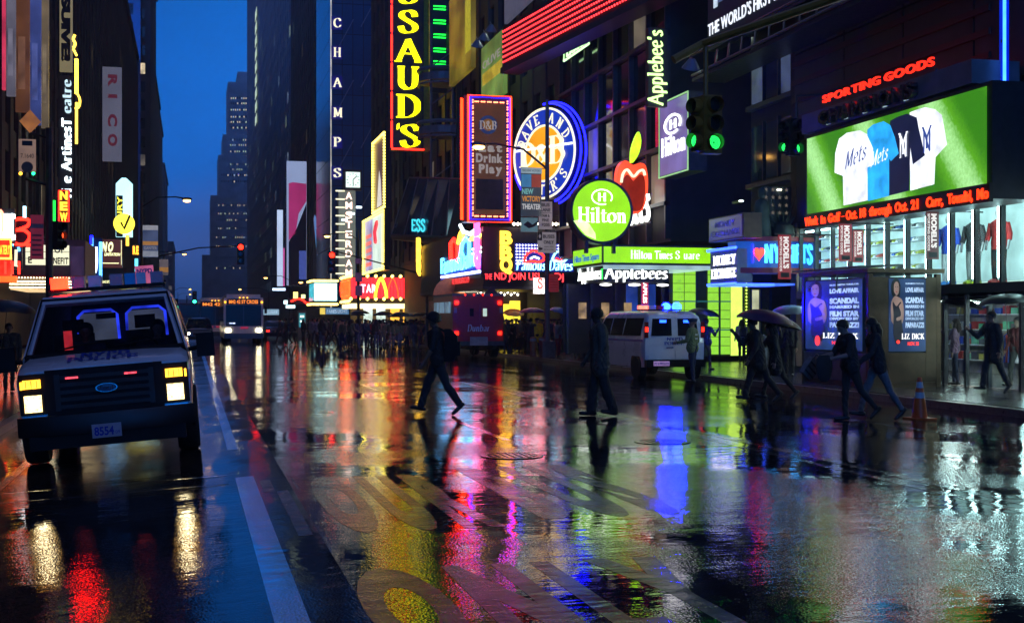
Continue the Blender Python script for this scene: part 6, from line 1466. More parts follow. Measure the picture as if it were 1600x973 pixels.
def film_poster(name, w, h, bright, mirror=False):
    """backlit poster: a woman in a black dress beside lines of pale type; face at y = 0"""
    par = bpy.data.objects.new(name, None); COL.objects.link(par); par.parent = ki
    def bx(nm, m, a, b, c, d, y): return box(nm, m, par, a*w, b*w, -y-0.004, -y, c*h, d*h)
    bx('sheet', E('poster_navy_%s' % name, (0.012, 0.035, 0.12), bright*0.8, 0.7, 1.2), 0, 1, 0, 1, 0)
    def pg(nm, pts, m, y): MB().poly([(a*w, b*h) for a, b in pts], -y-0.004, -y).build(nm, m, par)
    pg('hair', _c([(0.08, 0.78), (0.06, 0.9), (0.13, 0.99), (0.25, 0.99), (0.31, 0.9), (0.29, 0.76), (0.2, 0.7), (0.08, 0.78)], 4), HAIRP, 0.006)
    pg('figure', _c([(0.06, 0.42), (0.05, 0.6), (0.08, 0.7), (0.16, 0.76), (0.24, 0.75), (0.36, 0.7), (0.40, 0.55), (0.38, 0.42), (0.3, 0.36), (0.15, 0.36), (0.06, 0.42)], 4), SKINP, 0.011)
    pg('dress', _c([(0.11, 0.24), (0.12, 0.5), (0.10, 0.68), (0.2, 0.62), (0.32, 0.68), (0.32, 0.48), (0.38, 0.2), (0.2, 0.1), (0.11, 0.24)], 4), DRESSP, 0.016)
    pg('arm', _c([(0.26, 0.62), (0.33, 0.66), (0.38, 0.56), (0.36, 0.46), (0.22, 0.42), (0.2, 0.46), (0.33, 0.5), (0.26, 0.62)], 4), SKINP, 0.021)
    pg('face', _c([(0.13, 0.82), (0.13, 0.92), (0.2, 0.96), (0.26, 0.92), (0.26, 0.82), (0.2, 0.77), (0.13, 0.82)], 4), SKINP, 0.021)
    for x in (0.165, 0.225): bx('eye', HAIRP, x-0.014, x+0.014, 0.885, 0.893, 0.026)
    bx('mouth', E('poster_lips', (0.4, 0.02, 0.03), 0.6), 0.175, 0.215, 0.815, 0.826, 0.026)
    TY = E('poster_type_%s' % name, (0.35, 0.5, 0.72), bright, 0.4, 2)
    for s_, z, hh in (('ELIZABETH TAYLOR', 0.925, 0.02), ('LOVE AFFAIR', 0.82, 0.06), ('SCANDAL', 0.67, 0.075), ('MARRIED IN', 0.60, 0.04), ('FILM STAR', 0.49, 0.07), ('DIVORCED BY', 0.435, 0.035), ('PAPARAZZI', 0.33, 0.07)):
        word(par, s_, 0.45*w, z*h, hh*h, TY, w=0.5*w, y=-0.006, depth=0.004, bold=0.06)
    pen(par, 'LIZ DICK', 0.34*w, 0.17*h, 0.075*h, E('poster_title', (0.9, 0.9, 0.88), bright*1.6), w=0.6*w, y=-0.022, depth=0.004, nib=0.2, serif=0.12, each=False, name='lettering')
    word(par, 'NOV. 25', 0.5*w, 0.085*h, 0.045*h, E('poster_red', (0.9, 0.04, 0.03), 1.3), w=0.3*w, y=-0.022, depth=0.004, bold=0.05)
    MB().lathe([(0.045*w, -0.03), (0.045*w, -0.022)], (0.24*w, 0, 0.13*h), 16, axis='y').build('badge', E('poster_red', (0.9, 0.04, 0.03), 1.3), par)
    return par
pa = film_poster('poster', 0.98, 1.72, 0.95); pa.location = (0.53, 0.0, 0.86)
pb_ = film_poster('poster', KD-0.5, 1.72, 1.25); pb_.location = (0.0, KD-0.22, 0.86); pb_.rotation_euler = (0, 0, -PI/2)
for y in (0.9, 2.6): MB().tube([(-0.1, y, KH), (-0.32, y, KH-0.05), (-0.35, y, KH-0.4)], 0.02, 6).build('lamp_arm', GREYP, ki)

# ================================================================ vehicles
WHITE = M('white_van_paint', (0.78, 0.78, 0.8), 0.28, var=0.06, scale=1.0, coat=0.6)
TYRE = M('tyre_rubber', (0.012, 0.012, 0.013), 0.75, bump=0.3)
RIM = M('wheel_steel', (0.16, 0.16, 0.17), 0.35, metal=0.8)
PLAST = M('black_plastic', (0.006, 0.006, 0.007), 0.5, var=0.3); PLAST.node_tree.nodes['Principled BSDF'].inputs['Specular IOR Level'].default_value = 0.2
VGL = M('vehicle_glass', (0.008, 0.010, 0.014), 0.09, var=0.3); VGL.node_tree.nodes['Principled BSDF'].inputs['Specular IOR Level'].default_value = 0.2
HEAD = E('headlamp_on', (1.0, 0.86, 0.52), 22.0, 0.12, 6); AMB = E('amber_lamp', (1.0, 0.42, 0.02), 3.2, 0.3, 14)
TAIL = E('tail_lamp', (1.0, 0.015, 0.005), 4.0, 0.2, 8); TAILD = M('tail_lens_dark', (0.2, 0.01, 0.01), 0.25)
CHR = M('chrome', (0.4, 0.4, 0.42), 0.15, metal=1.0, var=0.1)
POLB = M('police_blue', (0.012, 0.05, 0.4), 0.4, var=0.1)
ty_m, rim_m = {}, {}
def wheel(par, x, y, r=0.37, w=0.24):
    if (r, w) not in ty_m:
        ty_m[(r, w)] = MB().lathe([(r*0.6, -w/2), (r*0.93, -w/2), (r, -w*0.36), (r, w*0.36), (r*0.93, w/2), (r*0.6, w/2)], (0, 0, 0), 24, axis='x').mesh('tyre', smooth=True)
        rm = MB().lathe([(r*0.6, -w*0.42), (r*0.52, -w*0.30), (r*0.2, -w*0.36), (0.02, -w*0.36)], (0, 0, 0), 16, axis='x'); rm.lathe([(0.02, w*0.36), (r*0.2, w*0.36), (r*0.52, w*0.30), (r*0.6, w*0.42)], (0, 0, 0), 16, axis='x')
        rim_m[(r, w)] = rm.mesh('rim', smooth=True)
    wo = thing('wheel', None, None, (x, y, r)); wo.parent = par
    link('tyre', ty_m[(r, w)], TYRE, wo); link('rim', rim_m[(r, w)], RIM, wo)
def shell(stations, W, z0, n_side=4):
    """van body: a ring across at every station (y, top height)"""
    secs = []
    for y, zt, k, zb in stations:
        zs = [zb+(zt-0.16-zb)*i/n_side for i in range(n_side+1)]
        L = [(-W(z)*k, y, z) for z in zs]+[(-W(zt-0.05)*k*0.985, y, zt-0.06), (-W(zt)*k*0.90, y, zt-0.01), (-W(zt)*k*0.45, y, zt+0.012)]
        secs.append(L+[(0, y, zt+0.016)]+[(-p[0], p[1], p[2]) for p in L[::-1]])
    return secs
Wv = lambda z: float(np.interp(z, [0.3, 0.6, 1.05, 1.4, 1.95, 2.1], [0.94, 0.985, 1.0, 0.975, 0.83, 0.78]))
def open_loft(secs, drop):
    mb = MB()
    rings = [[mb.bm.verts.new(p) for p in s] for s in secs]; n = len(secs[0])
    for i, (A, B) in enumerate(zip(rings, rings[1:])):
        for j in range(n):
            if (i, j) in drop: continue
            mb.bm.faces.new((A[j], A[(j+1) % n], B[(j+1) % n], B[j]))
    mb.bm.faces.new(rings[0][::-1]); mb.bm.faces.new(rings[-1]); return mb
# ---- the near police van, nose towards the camera
van = thing('police_van', 'white police van with lit headlamps and red roof light facing the camera', 'police van', (-0.92, 15.75, rz_(-0.92)), 0, ry=-0.079)
st = [(0.05, 1.16, 0.97, 0.42), (0.12, 1.20, 0.985, 0.42), (0.42, 1.26, 1, 0.42), (0.70, 1.305, 1, 0.42), (1.40, 2.00, 1, 0.42), (1.56, 2.055, 1, 0.42), (2.2, 2.09, 1, 0.42), (5.2, 2.08, 1, 0.42), (5.34, 1.98, 0.97, 0.45)]
secs = shell(st, Wv, 0.42)
nring = len(secs[0]); half = nring//2
wind = {(3, j) for j in range(5, nring-6)}
body = open_loft(secs, wind).build('body', WHITE, van, smooth=True)
# windscreen frame and pane
wp = lambda u, v, d=0.0: Vector((u*(0.935*(1-v)+0.765*v), 0.71+0.68*v-d*0.70, 1.302+0.69*v+d*0.70))
mb = MB()
mb.loft([[wp(-1, v, 0.0) for v in (0.02, 0.98)]+[wp(1, v, 0.0) for v in (0.98, 0.02)], [wp(-1, v, 0.008) for v in (0.02, 0.98)]+[wp(1, v, 0.008) for v in (0.98, 0.02)]])
mb.build('windscreen', GLASS('windscreen_glass', (0.75, 0.8, 0.85), 0.10, 0.04), van)
mb = MB().tube([wp(-1, 0.0, 0.012), wp(-1, 1.0, 0.012), wp(1, 1.0, 0.012), wp(1, 0.0, 0.012)], 0.022, 6, closed=True); mb.build('windscreen_seal', PLAST, van)
MB().loft([[wp(-1.0, -0.09, 0.004), wp(-1.0, 0.05, 0.014), wp(1.0, 0.05, 0.014), wp(1.0, -0.09, 0.004)], [wp(-1.0, -0.09, -0.02), wp(-1.0, 0.05, -0.02), wp(1.0, 0.05, -0.02), wp(1.0, -0.09, -0.02)]]).build('cowl', PLAST, van)
for a, b in (((-0.62, 0.07), (-0.02, 0.17)), ((0.12, 0.07), (0.78, 0.14))):
    MB().tube([wp(a[0], a[1], 0.03), wp((a[0]+b[0])/2, (a[1]+b[1])/2+0.01, 0.035), wp(b[0], b[1], 0.03)], 0.012, 5).build('wiper', PLAST, van)
for s in (-1, 1):
    MB().loft([[wp(s*a, v, d) for a, d in ((0.93, 0.012), (1.035, 0.0), (1.035, -0.05), (0.93, -0.05))] for v in (-0.02, 0.35, 0.7, 1.02)]).build('pillar', WHITE, van, smooth=True)
MB().loft([[wp(u, v, d) for v, d in ((0.93, 0.014), (1.06, 0.012), (1.06, -0.04), (0.93, -0.04))] for u in (-1.0, -0.5, 0, 0.5, 1.0)]).build('roof_lip', WHITE, van, smooth=True)
# cabin seen through the glass
INT = M('cabin_dark', (0.018, 0.018, 0.02), 0.8)
box('cabin_floor', INT, van, -0.88, 0.88, 0.85, 5.15, 0.62, 0.65)
for s in (-1, 1): MB().loft([[(s*0.9, 0.9, 0.66), (s*0.9, 5.1, 0.66), (s*0.74, 5.1, 1.98), (s*0.74, 1.6, 1.98), (s*0.86, 0.9, 1.36)], [(s*0.89, 0.9, 0.66), (s*0.89, 5.1, 0.66), (s*0.73, 5.1, 1.98), (s*0.73, 1.6, 1.98), (s*0.85, 0.9, 1.36)]]).build('cabin_lining', INT, van)
box('cabin_roof', INT, van, -0.72, 0.72, 1.7, 5.1, 1.985, 1.99)
box('dashboard', INT, van, -0.85, 0.85, 0.86, 1.15, 1.0, 1.27, 0.04)
box('rear_bulkhead', INT, van, -0.86, 0.86, 5.12, 5.16, 0.66, 1.97)
for s in (-1, 1):
    wr = box('rear_window', E('rear_window_dim', (0.25, 0.27, 0.4), 0.22, 0.4, 2), van, s*0.36-0.28, s*0.36+0.28, 5.09, 5.115, 1.42, 1.84, 0.04)
    fr = MB().tube([(s*0.36-0.30, 5.06, 1.42), (s*0.36-0.29, 5.06, 1.80), (s*0.36-0.2, 5.06, 1.88), (s*0.36+0.2, 5.06, 1.88), (s*0.36+0.29, 5.06, 1.80), (s*0.36+0.30, 5.06, 1.42)], 0.024, 6)
    fr.build('blue_reflection_edge', E('blue_reflection_glow', (0.03, 0.06, 1.0), 1.0, 0.7, 3), wr)  # blue light reflected on the window frames, put in as glowing strips
    se = box('seat', INT, van, s*0.45-0.25, s*0.45+0.25, 1.75, 1.9, 0.9, 1.55, 0.05)
    box('headrest', INT, se, s*0.45-0.13, s*0.45+0.13, 1.76, 1.86, 1.57, 1.74, 0.04)
MB().tube([(0.42+0.19*math.cos(a), 1.22+0.05*math.sin(a), 1.28+0.18*math.sin(a)) for a in [2*PI*i/20 for i in range(20)]], 0.016, 6, closed=True).build('steering_wheel', PLAST, van)
box('rear_mirror', PLAST, van, -0.12, 0.12, 1.22, 1.25, 1.72, 1.79, 0.02)
box('radio_glow', E('red_console', (0.9, 0.03, 0.03), 0.5, 0.6, 8), van, -0.52, -0.42, 1.16, 1.18, 1.36, 1.60)
# nose: grille, bars, badge, lamps, bumper
GY = 0.03
box('grille_surround', PLAST, van, -0.66, 0.66, GY-0.03, GY+0.06, 0.62, 1.16, 0.03)
for k in range(5): box('grille_bar', M('grille_bar', (0.010, 0.010, 0.011), 0.5), van, -0.50, 0.50, GY-0.055, GY-0.031, 0.70+k*0.085, 0.745+k*0.085, 0.008)
for s in (-1, 1): box('grille_upright', M('grille_bar', (0.012, 0.012, 0.013), 0.3), van, s*0.53-0.03, s*0.53+0.03, GY-0.05, GY-0.031, 0.68, 1.10, 0.008)
MB().lathe([(0.12, -0.012), (0.11, -0.02), (0.02, -0.022)], (0, GY-0.056, 0), 24, axis='y').build('badge', M('oval_badge_blue', (0.02, 0.03, 0.12), 0.25), van).location = (0.02, 0, 0.91)
bd = [o for o in kids(van) if o.name.startswith('badge')][0]; bd.scale = (1, 1, 0.42)
MB().tube([(0.118*math.cos(a), GY-0.075, 0.118*math.sin(a)) for a in [2*PI*i/24 for i in range(24)]], 0.007, 5, closed=True).build('badge_ring', CHR, bd)
for x in (-0.36, 0.30): box('strobe', E('strobe_red', (1.0, 0.06, 0.08), 1.6 if x < 0 else 1.6, 0.5, 30), van, x-0.07, x+0.07, GY-0.07, GY-0.057, 1.045, 1.065)
for s in (-1, 1):
    hb = box('lamp_housing', PLAST, van, s*0.80-0.155, s*0.80+0.155, 0.005, 0.09, 0.66, 1.13, 0.02)
    box('headlamp', E('headlamp_lens', (1.0, 0.72, 0.28), 2.6, 0.5, 30), hb, s*0.80-0.10, s*0.80+0.09, -0.03, 0.004, 0.69, 0.885, 0.035)
    MB().ball((s*0.80-0.005, -0.028, 0.79), 0.07, 12, (1, 0.12, 0.85)).build('lamp_glow', HEAD, hb, smooth=True)
    for q in range(-3, 4): box('lens_rib', E('headlamp_lens', (1.0, 0.80, 0.42), 5.0), hb, s*0.80-0.005+q*0.03-0.004, s*0.80-0.005+q*0.03+0.004, -0.034, -0.0305, 0.70, 0.875)
    for q in (-1, 0, 1): box('lens_rib', M('amber_rib', (0.3, 0.1, 0.01), 0.3), hb, s*0.80-0.01+q*0.06-0.004, s*0.80-0.01+q*0.06+0.004, -0.034, -0.0305, 0.97, 1.06)
    box('headlamp_rim', PLAST, hb, s*0.80-0.125, s*0.80+0.115, -0.006, 0.0035, 0.665, 0.91, 0.03)
    box('turn_signal', AMB, hb, s*0.80-0.105, s*0.80+0.09, -0.03, 0.004, 0.965, 1.065, 0.022)
    box('side_marker', AMB, hb, s*0.80+s*0.125-0.012, s*0.80+s*0.125+0.012, -0.015, 0.003, 0.96, 1.05, 0.005)
MB().loft([[(x, -0.10+0.12*(abs(x)/1.0)**3, 0.40), (x, -0.12+0.12*(abs(x)/1.0)**3, 0.5), (x, -0.10+0.12*(abs(x)/1.0)**3, 0.63), (x, 0.1, 0.63), (x, 0.1, 0.40)] for x in (-1.0, -0.9, -0.6, 0, 0.6, 0.9, 1.0)]).build('bumper', M('dark_bumper', (0.008, 0.008, 0.009), 0.4), van, smooth=True)
pen(bd, 'Ford', -0.075, -0.035, 0.085, CHR, w=0.15, y=GY-0.077, depth=0.002, nib=0.12, serif=0, mono=True, each=False, name='lettering')
box('bumper_strip', CHR, van, -0.93, 0.93, 0.02, 0.05, 0.632, 0.645)
box('valance', PLAST, van, -0.88, 0.88, -0.02, 0.25, 0.24, 0.398, 0.03)
pl = box('number_plate', M('plate_white', (0.5, 0.47, 0.55), 0.4), van, -0.175, 0.155, -0.135, -0.122, 0.335, 0.495, 0.01)
word(pl, '8554', -0.15, 0.365, 0.10, M('plate_blue', (0.02, 0.03, 0.5), 0.5), w=0.22, y=-0.136, depth=0.003, bold=0.03)
word(pl, '09', 0.085, 0.37, 0.04, M('plate_blue', (0.02, 0.03, 0.5), 0.5), w=0.05, y=-0.136, depth=0.003)
hood = lambda p: Vector((p[0], 0.12+p[2]*1.0, 1.222+p[2]*0.185-p[1]*0.9))
pen(van, 'POLICE', -0.42, 0.05, 0.19, POLB, w=0.80, y=-0.008, depth=0.004, nib=0.24, ang=12, serif=0.16, each=True, fn=hood)
pen(van, 'NYPD', -0.28, 0.29, 0.17, POLB, w=0.56, y=-0.008, depth=0.004, nib=0.24, ang=12, serif=0.16, each=True, fn=hood)
for s in (-1, 1):
    MB().tube([(s*0.93, 0.62, 1.33), (s*0.965, 0.3, 1.24), (s*0.98, 0.12, 1.15)], 0.006, 4).build('panel_seam', PLAST, van)
    mr = MB().cbox((s*1.19, 0.98, 1.30), (0.22, 0.14, 0.30)).build('mirror', PLAST, van, bevel=0.03)
    MB().tube([(s*0.96, 1.0, 1.25), (s*1.1, 0.98, 1.27)], 0.03, 6).build('arm', PLAST, mr)
    box('mirror_glass', CHR, mr, s*1.19-0.08, s*1.19+0.08, 1.052, 1.056, 1.19, 1.42)
    q = [(s*(Wv(z)+0.006), y, z) for y, z in ((1.15, 1.42), (1.62, 1.86), (2.25, 1.86), (2.25, 1.42))]
    MB().loft([q, [(p[0]-s*0.02, p[1], p[2]) for p in q]]).build('side_window', VGL, van)
    q = [(s*(Wv(z)+0.006), y, z) for y, z in ((2.45, 1.42), (2.45, 1.86), (5.0, 1.86), (5.0, 1.42))]
    MB().loft([q, [(p[0]-s*0.02, p[1], p[2]) for p in q]]).build('side_window', VGL, van)
    MB().lathe([(0.44, -0.02), (0.44, 0.02)], (s*0.975, 0.98, 0.5), 24, axis='x').build('wheel_arch', PLAST, van)
    wheel(van, s*0.90, 0.98, 0.41, 0.27); wheel(van, s*0.86, 4.3, 0.40, 0.26)
# roof light bar: separate lenses, the left one lit
lb = box('light_bar', PLAST, van, -0.74, 0.74, 1.95, 2.2, 2.115, 2.15, 0.015)
RL = M('red_lens', (0.5, 0.012, 0.02), 0.15); CL = M('clear_lens', (0.6, 0.5, 0.58), 0.12); BL = M('blue_lens', (0.05, 0.06, 0.4), 0.12)
for x, w, m in ((-0.60, 0.2, E('beacon_red_lit', (1.0, 0.006, 0.001), 24.0, 0.2, 5)), (-0.36, 0.16, RL), (-0.15, 0.16, CL), (0.12, 0.16, RL), (0.30, 0.14, BL), (0.44, 0.12, CL), (0.64, 0.16, RL)):
    box('beacon_lens', m, lb, x-w/2, x+w/2, 1.92, 2.22, 2.152, 2.30, 0.03)
pk = box('roof_placard', E('pink_placard', (0.6, 0.12, 0.25), 0.5, 0.3, 4), lb, 0.36, 0.60, 2.24, 2.26, 2.16, 2.40)
word(pk, 'NYPD', 0.38, 2.30, 0.06, POLB, w=0.20, y=2.239, depth=0.003, bold=0.04)
for x in (0.72, 0.74): MB().ball((x, 1.9, 2.10+0.06*(x > 0.73)), 0.02, 8).build('spot_lamp', CHR, lb)
# ---- second police van, seen from behind
p0 = gnd(1053, 592)
pv2 = thing('police_van', 'white police van parked at the kerb with blue roof lights, seen from behind', 'police van', (13.32, 34.2, -0.175), 0)
pv2.scale = (0.94, 0.94, 0.94)
st2 = [(0.0, 1.55, 0.95, 0.42), (0.08, 2.0, 0.985, 0.42), (0.4, 2.10, 1, 0.40), (3.9, 2.12, 1, 0.40), (4.2, 2.02, 1, 0.4), (4.85, 1.35, 0.99, 0.4), (5.5, 1.15, 0.95, 0.4), (5.6, 0.9, 0.92, 0.42)]
MB().loft(shell(st2, Wv, 0.42)).build('body', WHITE, pv2, smooth=True)
slp = lambda z: float(np.interp(z, [0.42, 1.55, 2.0], [-0.012, -0.012, 0.07]))
for s in (-1, 1):
    d = MB().loft([[(s*0.03, slp(0.66)-0.008, 0.66), (s*0.85, slp(0.66)-0.008, 0.66), (s*0.80, slp(1.92)-0.008, 1.92), (s*0.03, slp(1.92)-0.008, 1.92)], [(s*0.03, slp(0.66)+0.01, 0.66), (s*0.85, slp(0.66)+0.01, 0.66), (s*0.80, slp(1.92)+0.01, 1.92), (s*0.03, slp(1.92)+0.01, 1.92)]]).build('rear_door', WHITE, pv2)
    z0, z1 = 1.36, 1.88
    MB().loft([[(s*0.10, slp(z0)-0.014, z0), (s*0.76, slp(z0)-0.014, z0), (s*0.70, slp(z1)-0.014, z1), (s*0.10, slp(z1)-0.014, z1)], [(s*0.10, slp(z0), z0), (s*0.76, slp(z0), z0), (s*0.70, slp(z1), z1), (s*0.10, slp(z1), z1)]]).build('window', VGL, d)
    if s < 0: box('handle', CHR, d, -0.28, -0.06, -0.05, -0.022, 0.98, 1.03)
    box('blue_strobe', E('strobe_blue', (0.008, 0.05, 1.0), 8.0, 0.2, 5), d, s*0.38-0.10, s*0.38+0.10, -0.02, -0.0, 1.76, 1.84)
    tl_ = box('tail_lamp', TAILD, pv2, s*0.905-0.06, s*0.905+0.06, -0.02, 0.02, 1.30, 1.78, 0.015)
    box('lit_lens', TAIL, tl_, s*0.905-0.045, s*0.905+0.045, -0.028, -0.021, 1.48, 1.62)
    for y in (0.75, 4.45): wheel(pv2, s*0.87, y, 0.38, 0.25)
    for k, (y0, y1) in enumerate(((0.35, 1.95), (2.05, 3.2), (3.3, 4.1))):
        q = [(s*(Wv(z)+0.008), y, z) for y, z in ((y0, 1.36), (y0, 1.90), (y1-0.05*(k == 2), 1.90), (y1+0.5*(k == 2), 1.36))]
        MB().loft([q, [(p[0]-s*0.02, p[1], p[2]) for p in q]]).build('side_window', VGL, pv2)
    q = [(s*(Wv(z)+0.006), y, z) for y, z in ((0.12, 1.18), (0.12, 1.25), (4.9, 1.25), (4.9, 1.18))]
    MB().loft([q, [(p[0]-s*0.01, p[1], p[2]) for p in q]]).build('stripe', POLB, pv2)
    MB().cbox((s*1.15, 4.6, 1.35), (0.2, 0.12, 0.28)).build('mirror', PLAST, pv2, bevel=0.03)
    MB().lathe([(0.45, -0.012), (0.45, 0.012)], (s*0.975, 0.75, 0.46), 24, axis='x').build('wheel_arch', PLAST, pv2)
    MB().lathe([(0.45, -0.012), (0.45, 0.012)], (s*0.975, 4.45, 0.46), 24, axis='x').build('wheel_arch', PLAST, pv2)
box('bumper', PLAST, pv2, -0.95, 0.95, -0.12, 0.05, 0.42, 0.64, 0.03)
pl = box('number_plate', E('plate_violet', (0.4, 0.25, 0.6), 0.45), pv2, -0.72, -0.22, -0.14, -0.125, 0.46, 0.60)
word(pl, 'FY 4 PPOLICE', -0.70, 0.49, 0.07, POLB, w=0.46, y=-0.141, depth=0.003, bold=0.04)
pen(pv2, 'NYPD', 0.02-0.28, 1.22, 0.09, POLB, w=0.5, y=-0.024, depth=0.004, nib=0.22, serif=0.12, each=True)
pen(pv2, 'POLICE', 0.02-0.36, 1.09, 0.09, POLB, w=0.62, y=-0.024, depth=0.004, nib=0.22, serif=0.12, each=True)
lb = box('light_bar', PLAST, pv2, -0.7, 0.7, 1.2, 1.45, 2.13, 2.17, 0.01)
BLIT = E('beacon_blue_lit', (0.0003, 0.0014, 1.0), 520.0, 0.1, 5)
for x, m in ((0.22, BLIT), (0.56, BLIT)): MB().ball((x, 1.3, 2.25), 0.15, 12, (1, 1, 0.9)).build('beacon_lens', m, lb, smooth=True)
for x, m in ((-0.55, E('beacon_red_dim', (1.0, 0.15, 0.1), 2.2, 0.5, 6)), (-0.28, CL), (-0.02, M('red_lens', (0.30, 0.012, 0.02), 0.15))): box('beacon_lens', m, lb, x-0.12, x+0.12, 1.17, 1.48, 2.172, 2.29, 0.02)
# ---- armoured truck
MRN2 = M('maroon_truck_paint', (0.42, 0.02, 0.014), 0.35, var=0.15, coat=0.3)
tr = thing('armoured_truck', 'maroon armoured cash truck with four red tail lamps parked at the kerb', 'truck', (12.35, 55.6, -0.13), 0)
box('body', MRN2, tr, -1.15, 1.15, 0.0, 4.6, 0.75, 2.75, 0.05)
box('roof', GREYP, tr, -1.17, 1.17, -0.03, 4.65, 2.752, 2.86, 0.03)
box('cab', MRN2, tr, -1.1, 1.1, 4.62, 6.2, 0.6, 2.6, 0.2)
for s in (-1, 1):
    d = box('rear_door', MRN2, tr, s*0.52-0.45, s*0.52+0.45, -0.03, -0.002, 0.95, 2.4, 0.01)
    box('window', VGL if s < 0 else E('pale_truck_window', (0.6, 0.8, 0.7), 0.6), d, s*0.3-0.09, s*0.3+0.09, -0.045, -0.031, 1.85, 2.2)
    for z in (2.45, 1.1):
        box('tail_lamp', TAIL if z > 2 else TAIL, tr, s*0.98-0.08, s*0.98+0.08, -0.06, -0.003, z-0.08, z+0.08, 0.03)
    box('pale_panel', M('pale_sticker', (0.4, 0.3, 0.38), 0.5), tr, s*0.9-0.2, s*0.9+0.2, -0.02, -0.003, 2.0, 2.25)
    wheel(tr, s*0.92, 1.0, 0.48, 0.32); wheel(tr, s*0.92, 5.0, 0.48, 0.32)
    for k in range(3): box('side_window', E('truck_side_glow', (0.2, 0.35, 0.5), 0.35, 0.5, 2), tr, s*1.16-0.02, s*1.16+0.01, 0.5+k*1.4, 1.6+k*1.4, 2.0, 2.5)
for i in range(4): MB().ball((-0.6+i*0.4, -0.05, 2.80), 0.045, 8).build('marker_lamp', TAIL, tr)
pen(tr, 'Dunbar', -0.5, 1.18, 0.30, M('white_print', (0.8, 0.8, 0.8), 0.6), w=1.0, y=-0.032, depth=0.01, nib=0.2, serif=0.1, shear=0.15)
box('bumper', STEEL, tr, -1.1, 1.1, -0.35, 0.0, 0.55, 0.74, 0.02)
box('number_plate', M('grey_plate', (0.35, 0.33, 0.33), 0.5), tr, -0.45, 0.35, -0.38, -0.352, 0.56, 0.94)
box('step', PLAST, tr, -0.7, 0.7, -0.5, -0.352, 0.4, 0.45)
# ---- buses and cars coming towards us
def bus(loc, lab, code):
    t = thing('city_bus', lab, 'bus', loc, 0, 'buses coming up the street')
    BW = M('bus_white', (0.7, 0.68, 0.66), 0.35, var=0.1); BD = M('bus_dark', (0.02, 0.025, 0.04), 0.3)
    box('body', BW, t, -1.3, 1.3, 0.0, 12, 0.35, 3.05, 0.10)
    box('roof_fairing', BW, t, -1.12, 1.12, 0.2, 11, 3.052, 3.28, 0.08)
    box('windscreen', VGL, t, -1.16, 1.16, -0.03, -0.003, 1.15, 2.55, 0.02)
    box('windscreen_bar', BD, t, -0.03, 0.03, -0.05, -0.031, 1.15, 2.55)
    sg = box('route_sign', BLACK, t, -1.1, 1.1, -0.03, -0.003, 2.58, 2.98)
    word(sg, code, -0.95, 2.66, 0.24, E('bus_led', (1.0, 0.25, 0.02), 1.2), w=1.9, y=-0.032, depth=0.01, bold=0.02)
    for s in (-1, 1):
        box('headlamp', HEAD, t, s*1.0-0.15, s*1.0+0.15, -0.05, -0.003, 0.78, 0.96, 0.03)
        MB().ball((s*1.2, -0.03, 2.75), 0.07, 8).build('marker_lamp', AMB, t)
        mr = MB().cbox((s*1.45, -0.1, 2.2), (0.16, 0.1, 0.4)).build('mirror', PLAST, t); MB().tube([(s*1.3, 0, 2.5), (s*1.45, -0.1, 2.4)], 0.025, 5).build('arm', PLAST, mr)
        wheel(t, s*1.12, 2.6, 0.48, 0.3); wheel(t, s*1.12, 8.6, 0.48, 0.3)
        for k in range(6): box('side_window', VGL, t, s*1.302-0.008, s*1.302+0.008, 0.8+k*1.8, 2.4+k*1.8, 1.5, 2.5)
    for i in range(3): MB().ball((-0.25+i*0.25, -0.02, 3.05), 0.05, 8).build('marker_lamp', AMB, t)
    box('bumper', BD, t, -1.28, 1.28, -0.12, 0.05, 0.32, 0.66, 0.04)
    box('dash_glow', E('bus_dash', (0.6, 0.7, 1.0), 1.2, 0.5, 9), t, -0.95, -0.55, -0.04, -0.031, 1.3, 1.38)
    box('red_badge', E('bus_red_badge', (0.5, 0.02, 0.05), 0.5), t, -0.2, 0.3, -0.04, -0.004, 0.98, 1.1)
    return t
b0 = gnd(381, 536, 0.0)
bus((3.35, 87.5, 0), 'front city bus with two bright headlamps and an orange route sign', 'M42 42 ST CROSS')
bus((1.75, 101.5, 0), 'second city bus, half hidden behind the front bus', 'M42 42 ST')
